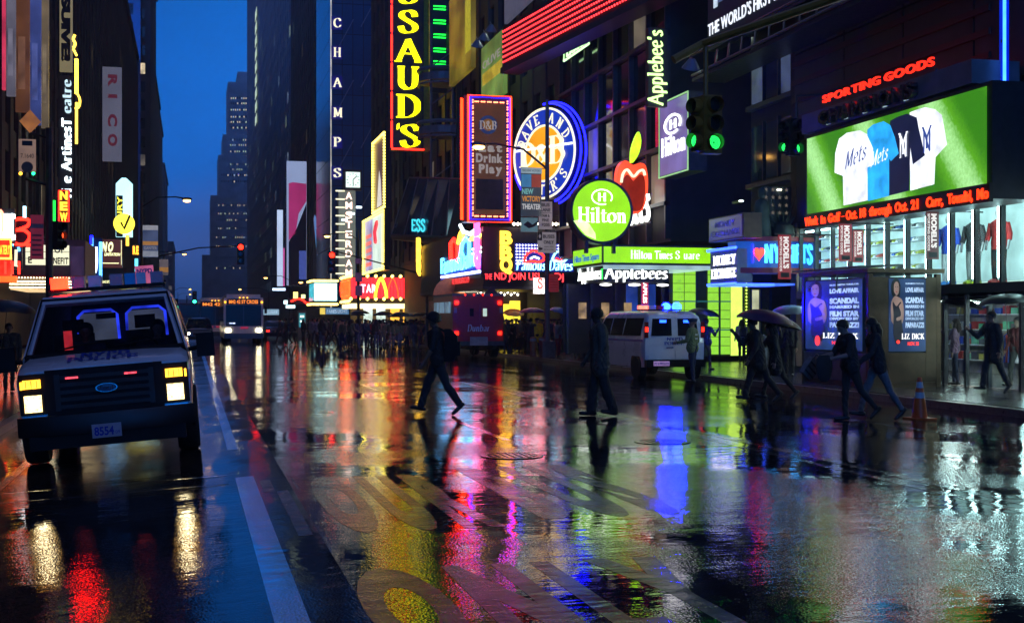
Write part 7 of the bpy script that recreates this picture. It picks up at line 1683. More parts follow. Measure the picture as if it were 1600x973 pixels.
def car(name, lab, loc, rz, col, lamps, w=0.93, h=1.75, L=4.7):
    t = thing(name, lab, 'car', loc, rz)
    m = M('car_paint_'+lab[:9].replace(' ', '_'), col, 0.25, var=0.1, coat=0.5)
    Wc = lambda z: float(np.interp(z, [0.25, 0.6, 0.95, h], [w*0.94, w, w*0.98, w*0.74]))
    b = 0.98
    MB().loft(shell([(0, b-0.2, 0.92, 0.25), (0.1, b-0.05, 0.97, 0.25), (1.1, b+0.05, 1, 0.25), (1.9, h-0.05, 1, 0.25), (2.4, h, 1, 0.25), (L-0.8, h-0.05, 1, 0.25), (L-0.1, b+0.1, 0.97, 0.25), (L, 0.7, 0.93, 0.28)], Wc, 0.25)).build('body', m, t, smooth=True)
    MB().loft([[(-w*0.86, 1.16, b+0.1), (w*0.86, 1.16, b+0.1), (w*0.74, 1.84, h-0.12), (-w*0.74, 1.84, h-0.12)], [(-w*0.86, 1.12, b+0.12), (w*0.86, 1.12, b+0.12), (w*0.74, 1.80, h-0.10), (-w*0.74, 1.80, h-0.10)]]).build('windscreen', VGL, t)
    for s in (-1, 1):
        box('headlamp' if lamps is HEAD else 'tail_lamp', lamps, t, s*(w-0.22)-0.12, s*(w-0.22)+0.12, -0.03, 0.02, 0.62, 0.76, 0.02)
        q = [(s*(Wc(z)+0.006), y, z) for y, z in ((1.5, b+0.1), (2.05, h-0.14), (L-0.9, h-0.14), (L-0.5, b+0.14))]
        MB().loft([q, [(p[0]-s*0.02, p[1], p[2]) for p in q]]).build('side_window', VGL, t)
        MB().cbox((s*(w+0.12), 1.45, b+0.15), (0.18, 0.1, 0.14)).build('mirror', m, t)
        for y in (0.85, L-0.9): wheel(t, s*(w-0.12), y, 0.34, 0.22)
    box('bumper', PLAST, t, -w*0.9, w*0.9, -0.05, 0.1, 0.3, 0.52, 0.03)
    box('grille', PLAST, t, -0.4, 0.4, -0.02, 0.03, 0.56, 0.74, 0.02)
    return t
car('sport_utility', 'black car with lit headlamps left of the front bus', (0.45, 88, rz_(0.45)), 0, (0.012, 0.013, 0.016), HEAD)
car('parked_car', 'dark red car with small tail lamps beyond the bus', (6.6, 104, 0), 0, (0.06, 0.02, 0.02), TAIL, h=1.5)
t = thing('delivery_van', 'dark blue grey box van behind the black car', 'van', (-0.35, 98, rz_(-0.35)), 0)
box('body', M('blue_grey_van', (0.04, 0.06, 0.09), 0.4), t, -1.0, 1.0, 0, 6, 0.5, 2.9, 0.08)
box('windscreen', VGL, t, -0.9, 0.9, -0.03, -0.003, 1.9, 2.75, 0.02)
box('stripe', M('blue_stripe', (0.05, 0.12, 0.2), 0.4), t, -0.99, 0.99, -0.025, -0.003, 1.3, 1.8)
for s in (-1, 1):
    wheel(t, s*0.85, 1.0, 0.4, 0.25); wheel(t, s*0.85, 4.8, 0.4, 0.25)
    box('headlamp', M('dead_headlamp', (0.3, 0.3, 0.3), 0.2), t, s*0.75-0.12, s*0.75+0.12, -0.03, -0.003, 0.9, 1.05)
box('bumper', PLAST, t, -1.0, 1.0, -0.1, 0.05, 0.42, 0.62)
# ================================================================ people
def pose_bones(H=1.75, th=(0, 0), kn=(5, 5), sh=(0, 0), ab=(8, 8), el=(15, 15), lean=0, nod=0, bulk=1.0, coat=0.0, wide=0.0, skirt=0.0, sleeve=True, fing=True):
    k = H/1.75; B = []
    V = Vector
    def cap(a, b, r0, r1, t): B.append((a, b, r0*k, r1*k, t))
    hip = V((0, 0, 0.0))
    sp = V((0, -math.sin(R(lean)), math.cos(R(lean))))
    fw = V((0, -math.cos(R(lean)), -math.sin(R(lean))))
    chest = hip+sp*0.36*k; neck = hip+sp*0.50*k; wst = hip+sp*0.14*k
    bt = bulk
    for s in (-1, 1):
        l = V((s*0.07*k*bt, 0, 0))
        cap(hip+l*0.9, hip+l*1.05+V((0, 0, -0.04*k)), 0.105*bt, 0.10*bt, 'legs')
        cap(hip+l*0.9+sp*0.05*k, chest+l*1.05, 0.100*bt, 0.108*bt, 'top')
        cap(chest+l*1.1+fw*0.03*k, chest+l*1.1+sp*0.06*k, 0.095*bt, 0.08*bt, 'top')
        if coat: cap(hip+l*1.3+sp*0.05*k, hip+l*1.55-V((0, 0, coat*k)), 0.105*bt, 0.115*bt, 'top')
        if skirt: cap(hip+l*1.1, hip+l*1.5-V((0, 0, skirt*k)), 0.11*bt, 0.13*bt, 'legs')
    cap(chest+sp*0.075*k+V((-0.14*k*bt, 0, 0)), chest+sp*0.075*k+V((0.14*k*bt, 0, 0)), 0.068*bt, 0.068*bt, 'top')
    hd = V((0, -math.sin(R(lean*0.4+nod)), math.cos(R(lean*0.4+nod)))); hf = V((0, -math.cos(R(lean*0.4+nod)), -math.sin(R(lean*0.4+nod))))
    hc = neck+hd*0.13*k
    cap(neck-sp*0.05*k, neck+hd*0.06*k, 0.058, 0.052, 'skin')
    cap(hc+hd*0.03*k-hf*0.012*k, hc+hd*0.025*k+hf*0.01*k, 0.090, 0.086, 'skin')
    cap(hc-hd*0.02*k+hf*0.02*k, hc-hd*0.065*k+hf*0.045*k, 0.072, 0.045, 'skin')
    cap(hc+hd*0.012*k+hf*0.088*k, hc-hd*0.022*k+hf*0.108*k, 0.011, 0.015, 'skin')          # nose
    cap(hc+hd*0.03*k+hf*0.082*k+V((-.03*k, 0, 0)), hc+hd*0.03*k+hf*0.082*k+V((.03*k, 0, 0)), 0.012, 0.012, 'skin')   # brow
    cap(hc-hd*0.052*k+hf*0.08*k+V((-.018*k, 0, 0)), hc-hd*0.052*k+hf*0.08*k+V((.018*k, 0, 0)), 0.010, 0.010, 'skin')  # mouth
    for s in (-1, 1): cap(hc+V((s*0.086*k, 0, 0)), hc-hd*0.03*k+V((s*0.084*k, 0, 0)), 0.014, 0.010, 'skin')             # ears
    hands = []
    for i, s in enumerate((-1, 1)):
        a, e, b = R(sh[i]), R(el[i]), R(ab[i])
        s0 = chest+sp*0.07*k+V((s*0.185*k*bt, 0, 0))
        d1 = V((s*math.sin(b), -math.sin(a)*math.cos(b), -math.cos(a)*math.cos(b)))
        eb = s0+d1*0.29*k
        d2 = V((s*math.sin(b)*0.3-s*0.12*math.sin(e), -math.sin(a+e), -math.cos(a+e))).normalized()
        wr = eb+d2*0.25*k
        cap(s0, eb, 0.062*bt, 0.05*bt, 'top'); cap(eb, wr, 0.047*(bt if sleeve else 1), 0.036*(bt if sleeve else 0.8), 'top' if sleeve else 'skin')
        pm = wr+d2*0.075*k; cap(wr, pm, 0.030, 0.033, 'skin')
        side = d2.cross(V((1, 0, 0)))
        side = side.normalized() if side.length > 0.1 else V((0, -1, 0))
        cur = (d2*0.6+V((-s*0.75, 0, 0))).normalized()
        if fing:
            for q, L in enumerate((0.058, 0.072, 0.076, 0.066)):
                f0 = pm+side*(0.028-0.019*q)*k+d2*0.012*k; f1 = f0+d2*L*0.55*k; f2 = f1+cur*L*0.55*k
                cap(f0, f1, 0.0105, 0.0100, 'skin'); cap(f1, f2, 0.0100, 0.0088, 'skin')
            t0 = wr+d2*0.03*k+side*0.03*k; t1 = t0+(d2*0.5+side*0.8).normalized()*0.04*k; cap(t0, t1, 0.012, 0.011, 'skin'); cap(t1, t1+d2*0.032*k, 0.011, 0.009, 'skin')
        hands.append(pm)
    feet = []
    for i, s in enumerate((-1, 1)):
        a, b = R(th[i]), R(th[i]-kn[i])
        h0 = hip+V((s*0.085*k, 0, -0.03*k))
        kp = h0+V((s*0.01*k, -math.sin(a), -math.cos(a)))*0.43*k
        an = kp+V((0, -math.sin(b), -math.cos(b)))*0.41*k
        cap(h0, kp, 0.088*bt, 0.062+wide, 'legs'); cap(kp, an, 0.060+wide, 0.045+wide*1.3, 'legs')
        ft = b*0.55
        fd = V((s*0.12, -math.cos(ft), math.sin(ft)*-1.0 if b < 0 else math.sin(ft))).normalized()
        dn = V((0, math.sin(ft), -math.cos(ft)))
        if b < -0.35: fd = V((s*0.1, -0.75, -0.66)).normalized(); dn = V((0, 0.5, -0.8))
        he = an+dn*0.045*k-fd*0.045*k; to = an+dn*0.055*k+fd*0.17*k
        cap(he, to, 0.042, 0.034, 'shoe'); cap(an, he+fd*0.05*k, 0.045, 0.042, 'shoe')
        feet.append(min(he.z-0.042*k, to.z-0.034*k))
    dz = -min(feet)
    up = V((0, 0, dz))
    B = [(a+up, b+up, r0, r1, t) for a, b, r0, r1, t in B]
    return B, dict(head=hc+up, hf=hf, hd=hd, hands=[h+up for h in hands], chest=chest+up, hip=hip+up, sp=sp, fw=fw, k=k)
TAGS = ['top', 'legs', 'skin', 'shoe']
def body_mesh(B, voxel):
    bm = bmesh.new()
    for a, b, r0, r1, t in B:
        d = b-a; L = d.length
        q = Vector((0, 0, 1)).rotation_difference(d if L > 1e-6 else Vector((0, 0, 1))).to_matrix()
        n = 10 if r0 > 0.02 else 6; rings = []
        prof = [(-math.cos(x), math.sin(x), 0) for x in (0.15, 0.75, PI/2)]+[(math.cos(x), math.sin(x), 1) for x in (PI/2, 0.75, 0.15)]
        for zc, rc, e in prof:
            rr = r1 if e else r0
            rings.append([bm.verts.new(a+q @ Vector((rr*rc*math.cos(2*PI*j/n), rr*rc*math.sin(2*PI*j/n), (L if e else 0)+zc*rr))) for j in range(n)])
        for A, C in zip(rings, rings[1:]):
            for j in range(n): bm.faces.new((A[j], A[(j+1) % n], C[(j+1) % n], C[j]))
        bm.faces.new(rings[0][::-1]); bm.faces.new(rings[-1])
    me = bpy.data.meshes.new('body_raw'); bm.to_mesh(me); bm.free()
    o = bpy.data.objects.new('body_raw', me); COL.objects.link(o)
    m = o.modifiers.new('r', 'REMESH'); m.mode = 'VOXEL'; m.voxel_size = voxel; m.use_smooth_shade = True
    s = o.modifiers.new('s', 'SMOOTH'); s.factor = 0.5; s.iterations = 2
    dg = bpy.context.evaluated_depsgraph_get()
    out = bpy.data.meshes.new_from_object(o.evaluated_get(dg))
    bpy.data.objects.remove(o); bpy.data.meshes.remove(me)
    n = len(out.polygons)
    c = np.empty(n*3); out.polygons.foreach_get('center', c); c = c.reshape(-1, 3)
    best = np.full(n, 1e9); idx = np.zeros(n, dtype=np.int32)
    for a, b, r0, r1, t in B:
        a_, b_ = np.array(a), np.array(b); d = b_-a_; L2 = max(1e-9, d@d)
        u = np.clip(((c-a_)@d)/L2, 0, 1)
        ds = np.linalg.norm(c-(a_+u[:, None]*d), axis=1)-(r0+(r1-r0)*u)
        w = ds < best; best[w] = ds[w]; idx[w] = TAGS.index(t)
    for _ in TAGS: out.materials.append(None)
    out.polygons.foreach_set('material_index', idx)
    out.polygons.foreach_set('use_smooth', np.ones(n, dtype=bool))
    if voxel <= 0.0125:                                    # folds and creases in the clothes
        nv = len(out.vertices)
        co = np.empty(nv*3); out.vertices.foreach_get('co', co); co = co.reshape(-1, 3)
        no = np.empty(nv*3); out.vertices.foreach_get('normal', no); no = no.reshape(-1, 3)
        free = np.ones(nv, dtype=bool)
        lt = np.empty(n, dtype=np.int32); out.polygons.foreach_get('loop_total', lt)
        lv = np.empty(len(out.loops), dtype=np.int32); out.loops.foreach_get('vertex_index', lv)
        free[lv[np.repeat(idx, lt) >= 2]] = False
        x, y, z = co.T
        wob = np.sin(11*x+7*y+3*np.sin(9*z))+np.sin(17*z+6*np.sin(13*x)+4*np.cos(11*y))
        cre = np.sin(41*z+9*np.sin(17*x+5*y)+5*np.sin(23*y))*np.clip(np.sin(7*z+5*x)+0.3, 0, 1)
        d = np.where(free, 0.0045*wob+0.0055*cre, 0.0)
        out.vertices.foreach_set('co', (co+no*d[:, None]).ravel())
    out.update()
    return out
SKIN = [M('skin_light', (0.38, 0.22, 0.16), 0.5, var=0.1), M('skin_tan', (0.24, 0.13, 0.085), 0.5, var=0.1), M('skin_dark', (0.08, 0.045, 0.032), 0.5, var=0.1)]
def cloth(name, c): return M('cloth_'+name, c, 0.85, var=0.3, scale=14, bump=0.3)
CB_ = cloth('black_wool', (0.042, 0.038, 0.036)); CN = cloth('navy_wool', (0.03, 0.04, 0.085)); CG = cloth('grey_wool', (0.2, 0.2, 0.2)); CJ = cloth('denim', (0.08, 0.11, 0.18)); CT = cloth('tan_wool', (0.35, 0.25, 0.15)); CW = cloth('white_wool', (0.6, 0.58, 0.56)); CR = cloth('red_wool', (0.28, 0.02, 0.03)); CY = cloth('yellow_rain', (0.75, 0.50, 0.02)); CBR = cloth('brown_wool', (0.12, 0.08, 0.05)); CO = cloth('olive_wool', (0.12, 0.13, 0.08))
SHB = M('shoe_leather', (0.012, 0.012, 0.012), 0.4); HAIR = [M('hair_black', (0.006, 0.006, 0.007), 0.45, bump=0.5, scale=30), M('hair_brown', (0.03, 0.017, 0.01), 0.45, bump=0.5, scale=30), M('hair_grey', (0.15, 0.15, 0.15), 0.5, bump=0.5, scale=30)]
_pm = {}
def person(label, loc, rz, pose, top, legs, skin=0, hair=0, shoe=None, group=None, voxel=0.012, hstyle='short', key=None, lift=0.0):
    ck = key or label
    if ck not in _pm:
        B, J = pose_bones(**({'coat': 0.05} | pose)); _pm[ck] = (body_mesh(B, voxel), J, {})
    me, J, hm = _pm[ck]
    o = bpy.data.objects.new('person', me); COL.objects.link(o)
    o.location = (loc[0], loc[1], loc[2]+lift); o.rotation_euler = (0, 0, rz)
    for i, m in enumerate((top, legs, SKIN[skin], shoe or SHB)):
        o.material_slots[i].link = 'OBJECT'; o.material_slots[i].material = m
    tag(o, label, 'person', group)
    if hstyle not in hm and hstyle != 'bald':
        k = J['k']; mb = MB(); hc, hf, hd = J['head'], J['hf'], J['hd']
        rows = []
        side = hf.cross(hd)
        for i in range(9):                               # a cap of hair: down the back, short at the brow
            t = i/8; row = []
            for j in range(18):
                a = 2*PI*j/18
                front = max(0, math.cos(a))
                lim = R(128-60*front**0.7) if hstyle != 'hat' else R(88)
                ph = lim*t
                rad = (0.104 if hstyle != 'afro' else 0.125)*k*(1+0.03*math.sin(7*a+5*t))
                row.append(hc+hd*(0.022*k+rad*1.02*math.cos(ph))+(hf*math.cos(a)*1.06+side*math.sin(a)*0.94)*rad*math.sin(max(0.03, ph))-hf*0.006*k)
            rows.append(row)
        mb.loft(rows, cap=True)
        if hstyle == 'long':
            mb.tube([hc-hf*0.055*k-hd*0.0*k, hc-hf*0.085*k-hd*0.12*k, hc-hf*0.07*k-hd*0.26*k], [0.085*k, 0.09*k, 0.05*k], 10)
            for s in (-1, 1): mb.tube([hc+side*s*0.075*k, hc+side*s*0.09*k-hd*0.1*k, hc+side*s*0.08*k-hd*0.22*k-hf*0.02*k], [0.04*k, 0.045*k, 0.02*k], 8)
        if hstyle == 'hat':
            mb.loft([[hc+hd*0.03*k+(hf*math.cos(2*PI*j/18)*1.1+side*math.sin(2*PI*j/18))*r_*k+hd*z_*k for j in range(18)] for r_, z_ in ((0.105, 0.0), (0.125, 0.06), (0.12, 0.085), (0.02, 0.095))])
            mb.loft([[hc+hd*0.03*k+hf*(0.09+d_)*k+side*s_*k for s_ in (-0.07, -0.03, 0.03, 0.07)] for d_ in (0.0, 0.07)], close=False)
        hm[hstyle] = mb.mesh('hair', None, smooth=True)
    if hstyle != 'bald':
        link('cap' if hstyle == 'hat' else 'hair', hm[hstyle], CN if hstyle == 'hat' else HAIR[hair], o)
    o_world = Matrix.Translation(o.location) @ Matrix.Rotation(rz, 4, 'Z')
    return o, {n: (o_world @ v if isinstance(v, Vector) and n not in ('hf', 'hd', 'sp', 'fw') else v) for n, v in J.items() if n != 'hands'} | {'hands': [o_world @ h for h in J['hands']]}
# ---- umbrellas
def _umb(r=0.56):
    n = 8; can = MB(); top = []
    secs = []
    for i in range(7):
        t = i/6; ph = t*R(68); row = []
        for j in range(n*4):
            a = 2*PI*j/(n*4); f = (j % 4)/4
            sag = 1-0.06*math.sin(PI*f)*t
            rr = r*math.sin(ph)/math.sin(R(68))*sag
            row.append((rr*math.cos(a), rr*math.sin(a), r*0.95*(math.cos(ph)-math.cos(R(68)))*0.62+(0.02*math.sin(PI*f)*t)))
        secs.append(row)
    secs[0] = [(0.004*math.cos(2*PI*j/32), 0.004*math.sin(2*PI*j/32), p[2]) for j, p in enumerate(secs[0])]
    can.loft(secs, cap=False)
    cm = can.mesh('canopy', smooth=True)
    z1 = secs[0][0][2]
    rib = MB().tube([(0.02, 0, z1-0.03)]+[(secs[i][0][0], 0, secs[i][0][2]-0.012) for i in (2, 4, 6)], 0.004, 4).mesh('rib')
    shm = MB().tube([(0, 0, z1+0.05), (0, 0, -0.55)], 0.008, 6).mesh('shaft')
    hn = MB().tube([(0, 0, -0.55), (0, 0, -0.66), (0.02, 0, -0.70), (0.05, 0, -0.70)], 0.014, 6).mesh('handle')
    return cm, rib, shm, hn
UMB = {}
def umbrella(label, loc, col, r=0.56, tilt=(0, 0), group=None, ribs=True):
    if r not in UMB: UMB[r] = _umb(r)
    cm, rib, shm, hn = UMB[r]
    t = thing('umbrella', label, 'umbrella', loc, 0, group, tilt[0], tilt[1])
    link('canopy', cm, col, t); link('shaft', shm, STEEL, t); link('handle', hn, PLAST, t)
    if ribs:
        for i in range(8): link('rib', rib, STEEL, t, rz=2*PI*i/8)
    return t
UB = M('umbrella_black', (0.010, 0.010, 0.012), 0.35); UBL = M('umbrella_blue', (0.02, 0.10, 0.35), 0.3); UT = M('umbrella_teal', (0.02, 0.16, 0.24), 0.3); UY = M('umbrella_yellow', (0.6, 0.5, 0.08), 0.35); UP = M('umbrella_purple', (0.08, 0.02, 0.07), 0.35); UGR = M('umbrella_grey', (0.16, 0.18, 0.22), 0.3); UCL = GLASS('umbrella_clear', (0.8, 0.85, 0.9), 0.3, 0.1)
NEAR = 0.0075
WL = -PI/2-0.24            # facing left across the street
# the student with the rucksack
g = gnd(684, 648)
o, J = person('young man in black with a rucksack striding left across the wet street', g, WL, dict(H=1.70, th=(23, -19), kn=(6, 14), sh=(-8, 10), el=(14, 22), ab=(6, 6), lean=4, nod=14, sleeve=False, bulk=1.12, wide=0.012, coat=0.05), CB_, cloth('black_denim', (0.045, 0.045, 0.05)), 1, 0, M('shoe_black_white', (0.03, 0.03, 0.03), 0.4), voxel=NEAR, hstyle='afro')
def rucksack(label, J, rz, col, s=1.0):
    t = thing('rucksack', label, 'rucksack', J['chest'], rz)
    MB().loft([[(x*s, (0.12+y)*s, z*s) for x, y in ((-w, 0), (w, 0), (w*0.9, d), (-w*0.9, d))] for z, w, d in ((-0.36, 0.13, 0.13), (-0.2, 0.155, 0.19), (0.0, 0.15, 0.18), (0.1, 0.10, 0.08))]).build('pack', col, t, bevel=0.03)
    MB().cbox((0, 0.30*s, -0.18*s), (0.22*s, 0.08*s, 0.2*s)).build('pocket', col, t, bevel=0.02)
    for q in (-1, 1):
        MB().tube([(q*0.09*s, 0.13*s, 0.06*s), (q*0.11*s, 0.0, 0.13*s), (q*0.12*s, -0.11*s, 0.05*s), (q*0.12*s, -0.10*s, -0.15*s), (q*0.11*s, 0.12*s, -0.30*s)], 0.014*s, 5).build('strap', col, t)
    MB().tube([(0.05*s, 0.2*s, -0.36*s), (0.06*s, 0.22*s, -0.55*s)], 0.007*s, 4).build('loose_strap', col, t)
    return t
rucksack('black rucksack on the back of the young man striding left', J, WL, cloth('black_nylon', (0.01, 0.01, 0.011)), 1.15)
# man in the loose jacket
g = gnd(937, 650)
person('man in a loose dark jacket walking left in the middle of the street', g, WL+0.1, dict(H=1.80, th=(10, -8), kn=(4, 12), sh=(2, -4), el=(34, 22), ab=(10, 10), lean=1, nod=16, bulk=1.22, coat=0.20, wide=0.026), cloth('dark_olive_jacket', (0.11, 0.10, 0.08)), CB_, 2, 0, voxel=NEAR)
# police officer with a lime vest beside the second van
g = gnd(1082, 598)
o, J = person('police officer in a lime reflective vest standing behind the parked van', g, WL-0.5, dict(H=1.80, th=(2, -2), kn=(2, 2), sh=(-5, 10), el=(35, 70), ab=(22, 20), bulk=1.12), cloth('lime_vest', (0.20, 0.25, 0.09)), CN, 0, 0, voxel=0.009, hstyle='hat')
k = J['k']
for z in (-0.06, -0.17):
    ring = [(0.185*math.cos(a), 0.135*math.sin(a), z) for a in [2*PI*i/20 for i in range(20)]]
    b = MB().loft([[(p[0], p[1], p[2]) for p in ring], [(p[0], p[1], p[2]+0.045) for p in ring]], cap=False).build('reflective_band', M('reflective_silver', (0.6, 0.6, 0.55), 0.3), o)
    b.location = o.matrix_world.inverted() @ J['chest'] if False else (0, 0, J['chest'].z-o.location.z)
# pair under the dark umbrella
g = gnd(1186, 628)
_, J = person('dark dressed man leaning left under a purple black umbrella', g, WL, dict(H=1.74, th=(22, -18), kn=(8, 18), sh=(40, 5), el=(100, 25), ab=(10, 10), lean=12, nod=10, bulk=1.15, coat=0.22, wide=0.01), CB_, CB_, 1, 0, voxel=0.009)
umbrella('dark purple umbrella over the leaning pair', (g.x+0.12, g.y, g.z+1.62), UP, 0.60, (0.1, 0.12))
g = gnd(1220, 625)
person('bare legged woman in a black coat behind the leaning man', (g.x, g.y+0.25, g.z), WL, dict(H=1.66, th=(20, -22), kn=(4, 16), sh=(40, -10), el=(105, 20), ab=(8, 8), lean=10, nod=12, bulk=1.08, coat=0.3, skirt=0.2), CB_, cloth('black_tights', (0.012, 0.011, 0.012)), 0, 0, voxel=0.009, hstyle='long')
umbrella('black umbrella held low over the woman behind the pair', (g.x+0.05, g.y+0.3, g.z+1.55), UB, 0.55, (0.05, 0.2))
# couple by the cone
g = gnd(1328, 657)
_, J = person('person in black with short hair carrying bags in front of the kiosk', g, WL+0.15, dict(H=1.68, th=(6, -20), kn=(6, 22), sh=(22, 14), el=(55, 65), ab=(12, 8), lean=8, nod=22, bulk=1.1, coat=0.05, sleeve=False), CB_, CB_, 0, 1, voxel=NEAR)
bg = thing('carrier_bag', 'pale striped bag held by the short haired person at the kiosk', 'bag', J['hands'][0]+Vector((-0.05, -0.05, -0.05)), 0.5, rx=0.3, ry=0.6)
MB().loft([[(-0.13, -0.04, 0), (0.13, -0.04, 0), (0.13, 0.04, 0), (-0.13, 0.04, 0)], [(-0.14, -0.05, -0.16), (0.14, -0.05, -0.16), (0.14, 0.05, -0.16), (-0.14, 0.05, -0.16)], [(-0.12, -0.04, -0.3), (0.12, -0.04, -0.3), (0.12, 0.04, -0.3), (-0.12, 0.04, -0.3)]]).build('bag', cloth('pale_bag', (0.22, 0.2, 0.2)), bg, bevel=0.015)
for z in (-0.08, -0.16, -0.24): MB().cbox((0, -0.052, z), (0.25, 0.004, 0.025)).build('stripe', cloth('dark_bag', (0.03, 0.03, 0.03)), bg)
MB().tube([(-0.07, 0, 0), (-0.05, 0, 0.09), (0.05, 0, 0.09), (0.07, 0, 0)], 0.008, 5).build('handle', cloth('dark_bag', (0.03, 0.03, 0.03)), bg)
jk = thing('folded_jacket', 'dark jacket hanging from the arm of the short haired person', 'jacket', J['hands'][1]+Vector((-0.1, 0, 0.0)), 0.3)
MB().loft([[(0.16*math.cos(a)*w, 0.07*math.sin(a)*w, z) for a in [2*PI*i/10 for i in range(10)]] for z, w in ((0.06, 0.6), (0, 1), (-0.15, 1.1), (-0.3, 0.8), (-0.36, 0.4))]).build('cloth', CB_, jk, smooth=True)
g = gnd(1372, 656)
person('long haired woman in a black jacket and grey jeans striding past the kiosk', g, WL, dict(H=1.70, th=(22, -21), kn=(6, 10), sh=(-24, 22), el=(12, 30), ab=(14, 8), lean=10, nod=8, bulk=1.06, coat=0.08), CB_, cloth('grey_jeans', (0.2, 0.2, 0.21)), 0, 0, voxel=NEAR, hstyle='long')
# people on the pavement by the sports shop
g = gnd(1492, 601)
_, J = person('woman in a striped blouse under a black umbrella by the shop door', g, WL-0.5, dict(H=1.68, th=(4, -4), kn=(3, 3), sh=(45, -4), el=(95, 14), ab=(8, 8), nod=-6), cloth('striped_blouse', (0.22, 0.13, 0.2)), CN, 0, 1, voxel=0.010, hstyle='long')
umbrella('black umbrella held by the striped blouse woman', (g.x+0.1, g.y-0.1, g.z+1.92), UB, 0.56, (0.06, 0.14))
g = gnd(1552, 614)
_, J = person('man in a long black coat walking under an umbrella at the right', g, WL+0.2, dict(H=1.80, th=(17, -14), kn=(6, 14), sh=(35, -8), el=(90, 16), ab=(10, 12), lean=5, bulk=1.16, coat=0.26, wide=0.012), CB_, CB_, 1, 0, voxel=0.010)
umbrella('black umbrella over the man in the long coat', (g.x+0.3, g.y, g.z+1.95), UB, 0.62, (-0.05, -0.06))
g = gnd(1590, 608)
person('person in a dull red top at the right edge', g, WL+0.4, dict(H=1.66, th=(16, -14), kn=(6, 10), sh=(10, -12), el=(20, 20)), cloth('dull_red_top', (0.12, 0.02, 0.02)), CB_, 1, 0, voxel=0.012)
g = gnd(1466, 604)
person('dark figure half hidden behind the kiosk corner', (g.x, g.y+0.6, g.z), WL, dict(H=1.72, th=(4, -6), kn=(3, 5), sh=(4, 0), el=(30, 20)), CB_, CB_, 1, 0, voxel=0.012)
# people by the hotel entrance and gift shop
g = gnd(1129, 556)
o, J = person('man in a dark jacket and khaki trousers with a pale shoulder bag', g, R(150), dict(H=1.78, th=(-14, 16), kn=(12, 6), sh=(-6, 10), el=(12, 16), lean=2), CN, cloth('khaki_wool', (0.10, 0.09, 0.07)), 1, 0, voxel=0.012, hstyle='short')
bg = thing('shoulder_bag', 'pale bag at the side of the man in khaki trousers', 'bag', J['hip']+Vector((-0.2, -0.12, 0.1)))
box('bag', cloth('pale_bag', (0.22, 0.2, 0.2)), bg, -0.16, 0.16, -0.05, 0.05, -0.16, 0.14, 0.03)
MB().tube([(-0.15, 0, 0.12), (0.1, 0.02, 0.5), (0.2, 0.1, 0.52)], 0.012, 5).build('strap', CB_, bg)
g = gnd(1159, 566)
_, J = person('woman in a pale jacket seen from behind near the litter bin', g, R(170), dict(H=1.66, th=(3, -3), kn=(3, 3), sh=(6, 6), el=(40, 40)), CW, CB_, 0, 0, voxel=0.012, hstyle='long')
rucksack('small black bag on the back of the pale jacket woman', J, R(170), CB_, 0.8)
g = gnd(1175, 556)
person('bald man in a dark suit facing the street by the gift shop', (g.x, g.y, g.z), R(20), dict(H=1.80, th=(2, -2), kn=(2, 2), sh=(4, 4), el=(10, 10), bulk=1.1), CB_, CB_, 1, 0, voxel=0.012, hstyle='bald')
g = gnd(1187, 558)
person('woman with a tan shoulder top beside the bald man', g, R(10), dict(H=1.66, th=(2, -2), kn=(2, 2), sh=(4, 8), el=(14, 40)), CT, CN, 1, 0, voxel=0.012, hstyle='long')
umbrella('pale grey umbrella beside the gift shop window', (at(1234, 488, 33.5)), UGR, 0.55, (0.1, -0.1))
g = at(1234, 500, 33.5)
person('dark clothed person under the pale grey umbrella', (g.x, 33.5, ZP), R(-40), dict(H=1.66, th=(2, -2), kn=(2, 2), sh=(45, 4), el=(95, 14)), CB_, CB_, 1, 0, voxel=0.012)
umbrella('black umbrella behind the parked police van', at(1100, 492, 38.0), UB, 0.55, (0.1, 0.15))
g = at(1103, 500, 38.2)
person('person in navy behind the parked police van', (g.x, 38.2, ZP), R(120), dict(H=1.70, th=(10, -10), kn=(5, 8), sh=(40, 4), el=(90, 14)), CN, CB_, 1, 0, voxel=0.012)
# left pavement: figure with an umbrella behind the near van
g = gnd(14, 612, -0.18)
person('dark figure under an umbrella on the left pavement', g, R(15), dict(H=1.70, th=(6, -6), kn=(4, 6), sh=(40, 4), el=(90, 14), coat=0.2, bulk=1.15), CB_, CB_, 1, 0, voxel=0.012)
umbrella('black umbrella left of the near police van', (g.x-0.05, g.y, g.z+1.95), UB, 0.72, (0.05, 0.1))
# people inside the near van
vx = van.location
person('driver sitting behind the wheel of the near police van', (vx.x+0.48, vx.y+1.78, vx.z+0.36), 0, dict(H=1.74, th=(80, 80), kn=(75, 75), sh=(55, 50), el=(25, 25), bulk=1.1), CN, CN, 0, 0, voxel=0.014)
person('passenger in the dark front seat of the near police van', (vx.x-0.42, vx.y+1.78, vx.z+0.33), 0, dict(H=1.72, th=(80, 80), kn=(75, 75), sh=(10, 10), el=(50, 50), bulk=1.1), CN, CN, 1, 0, voxel=0.014)
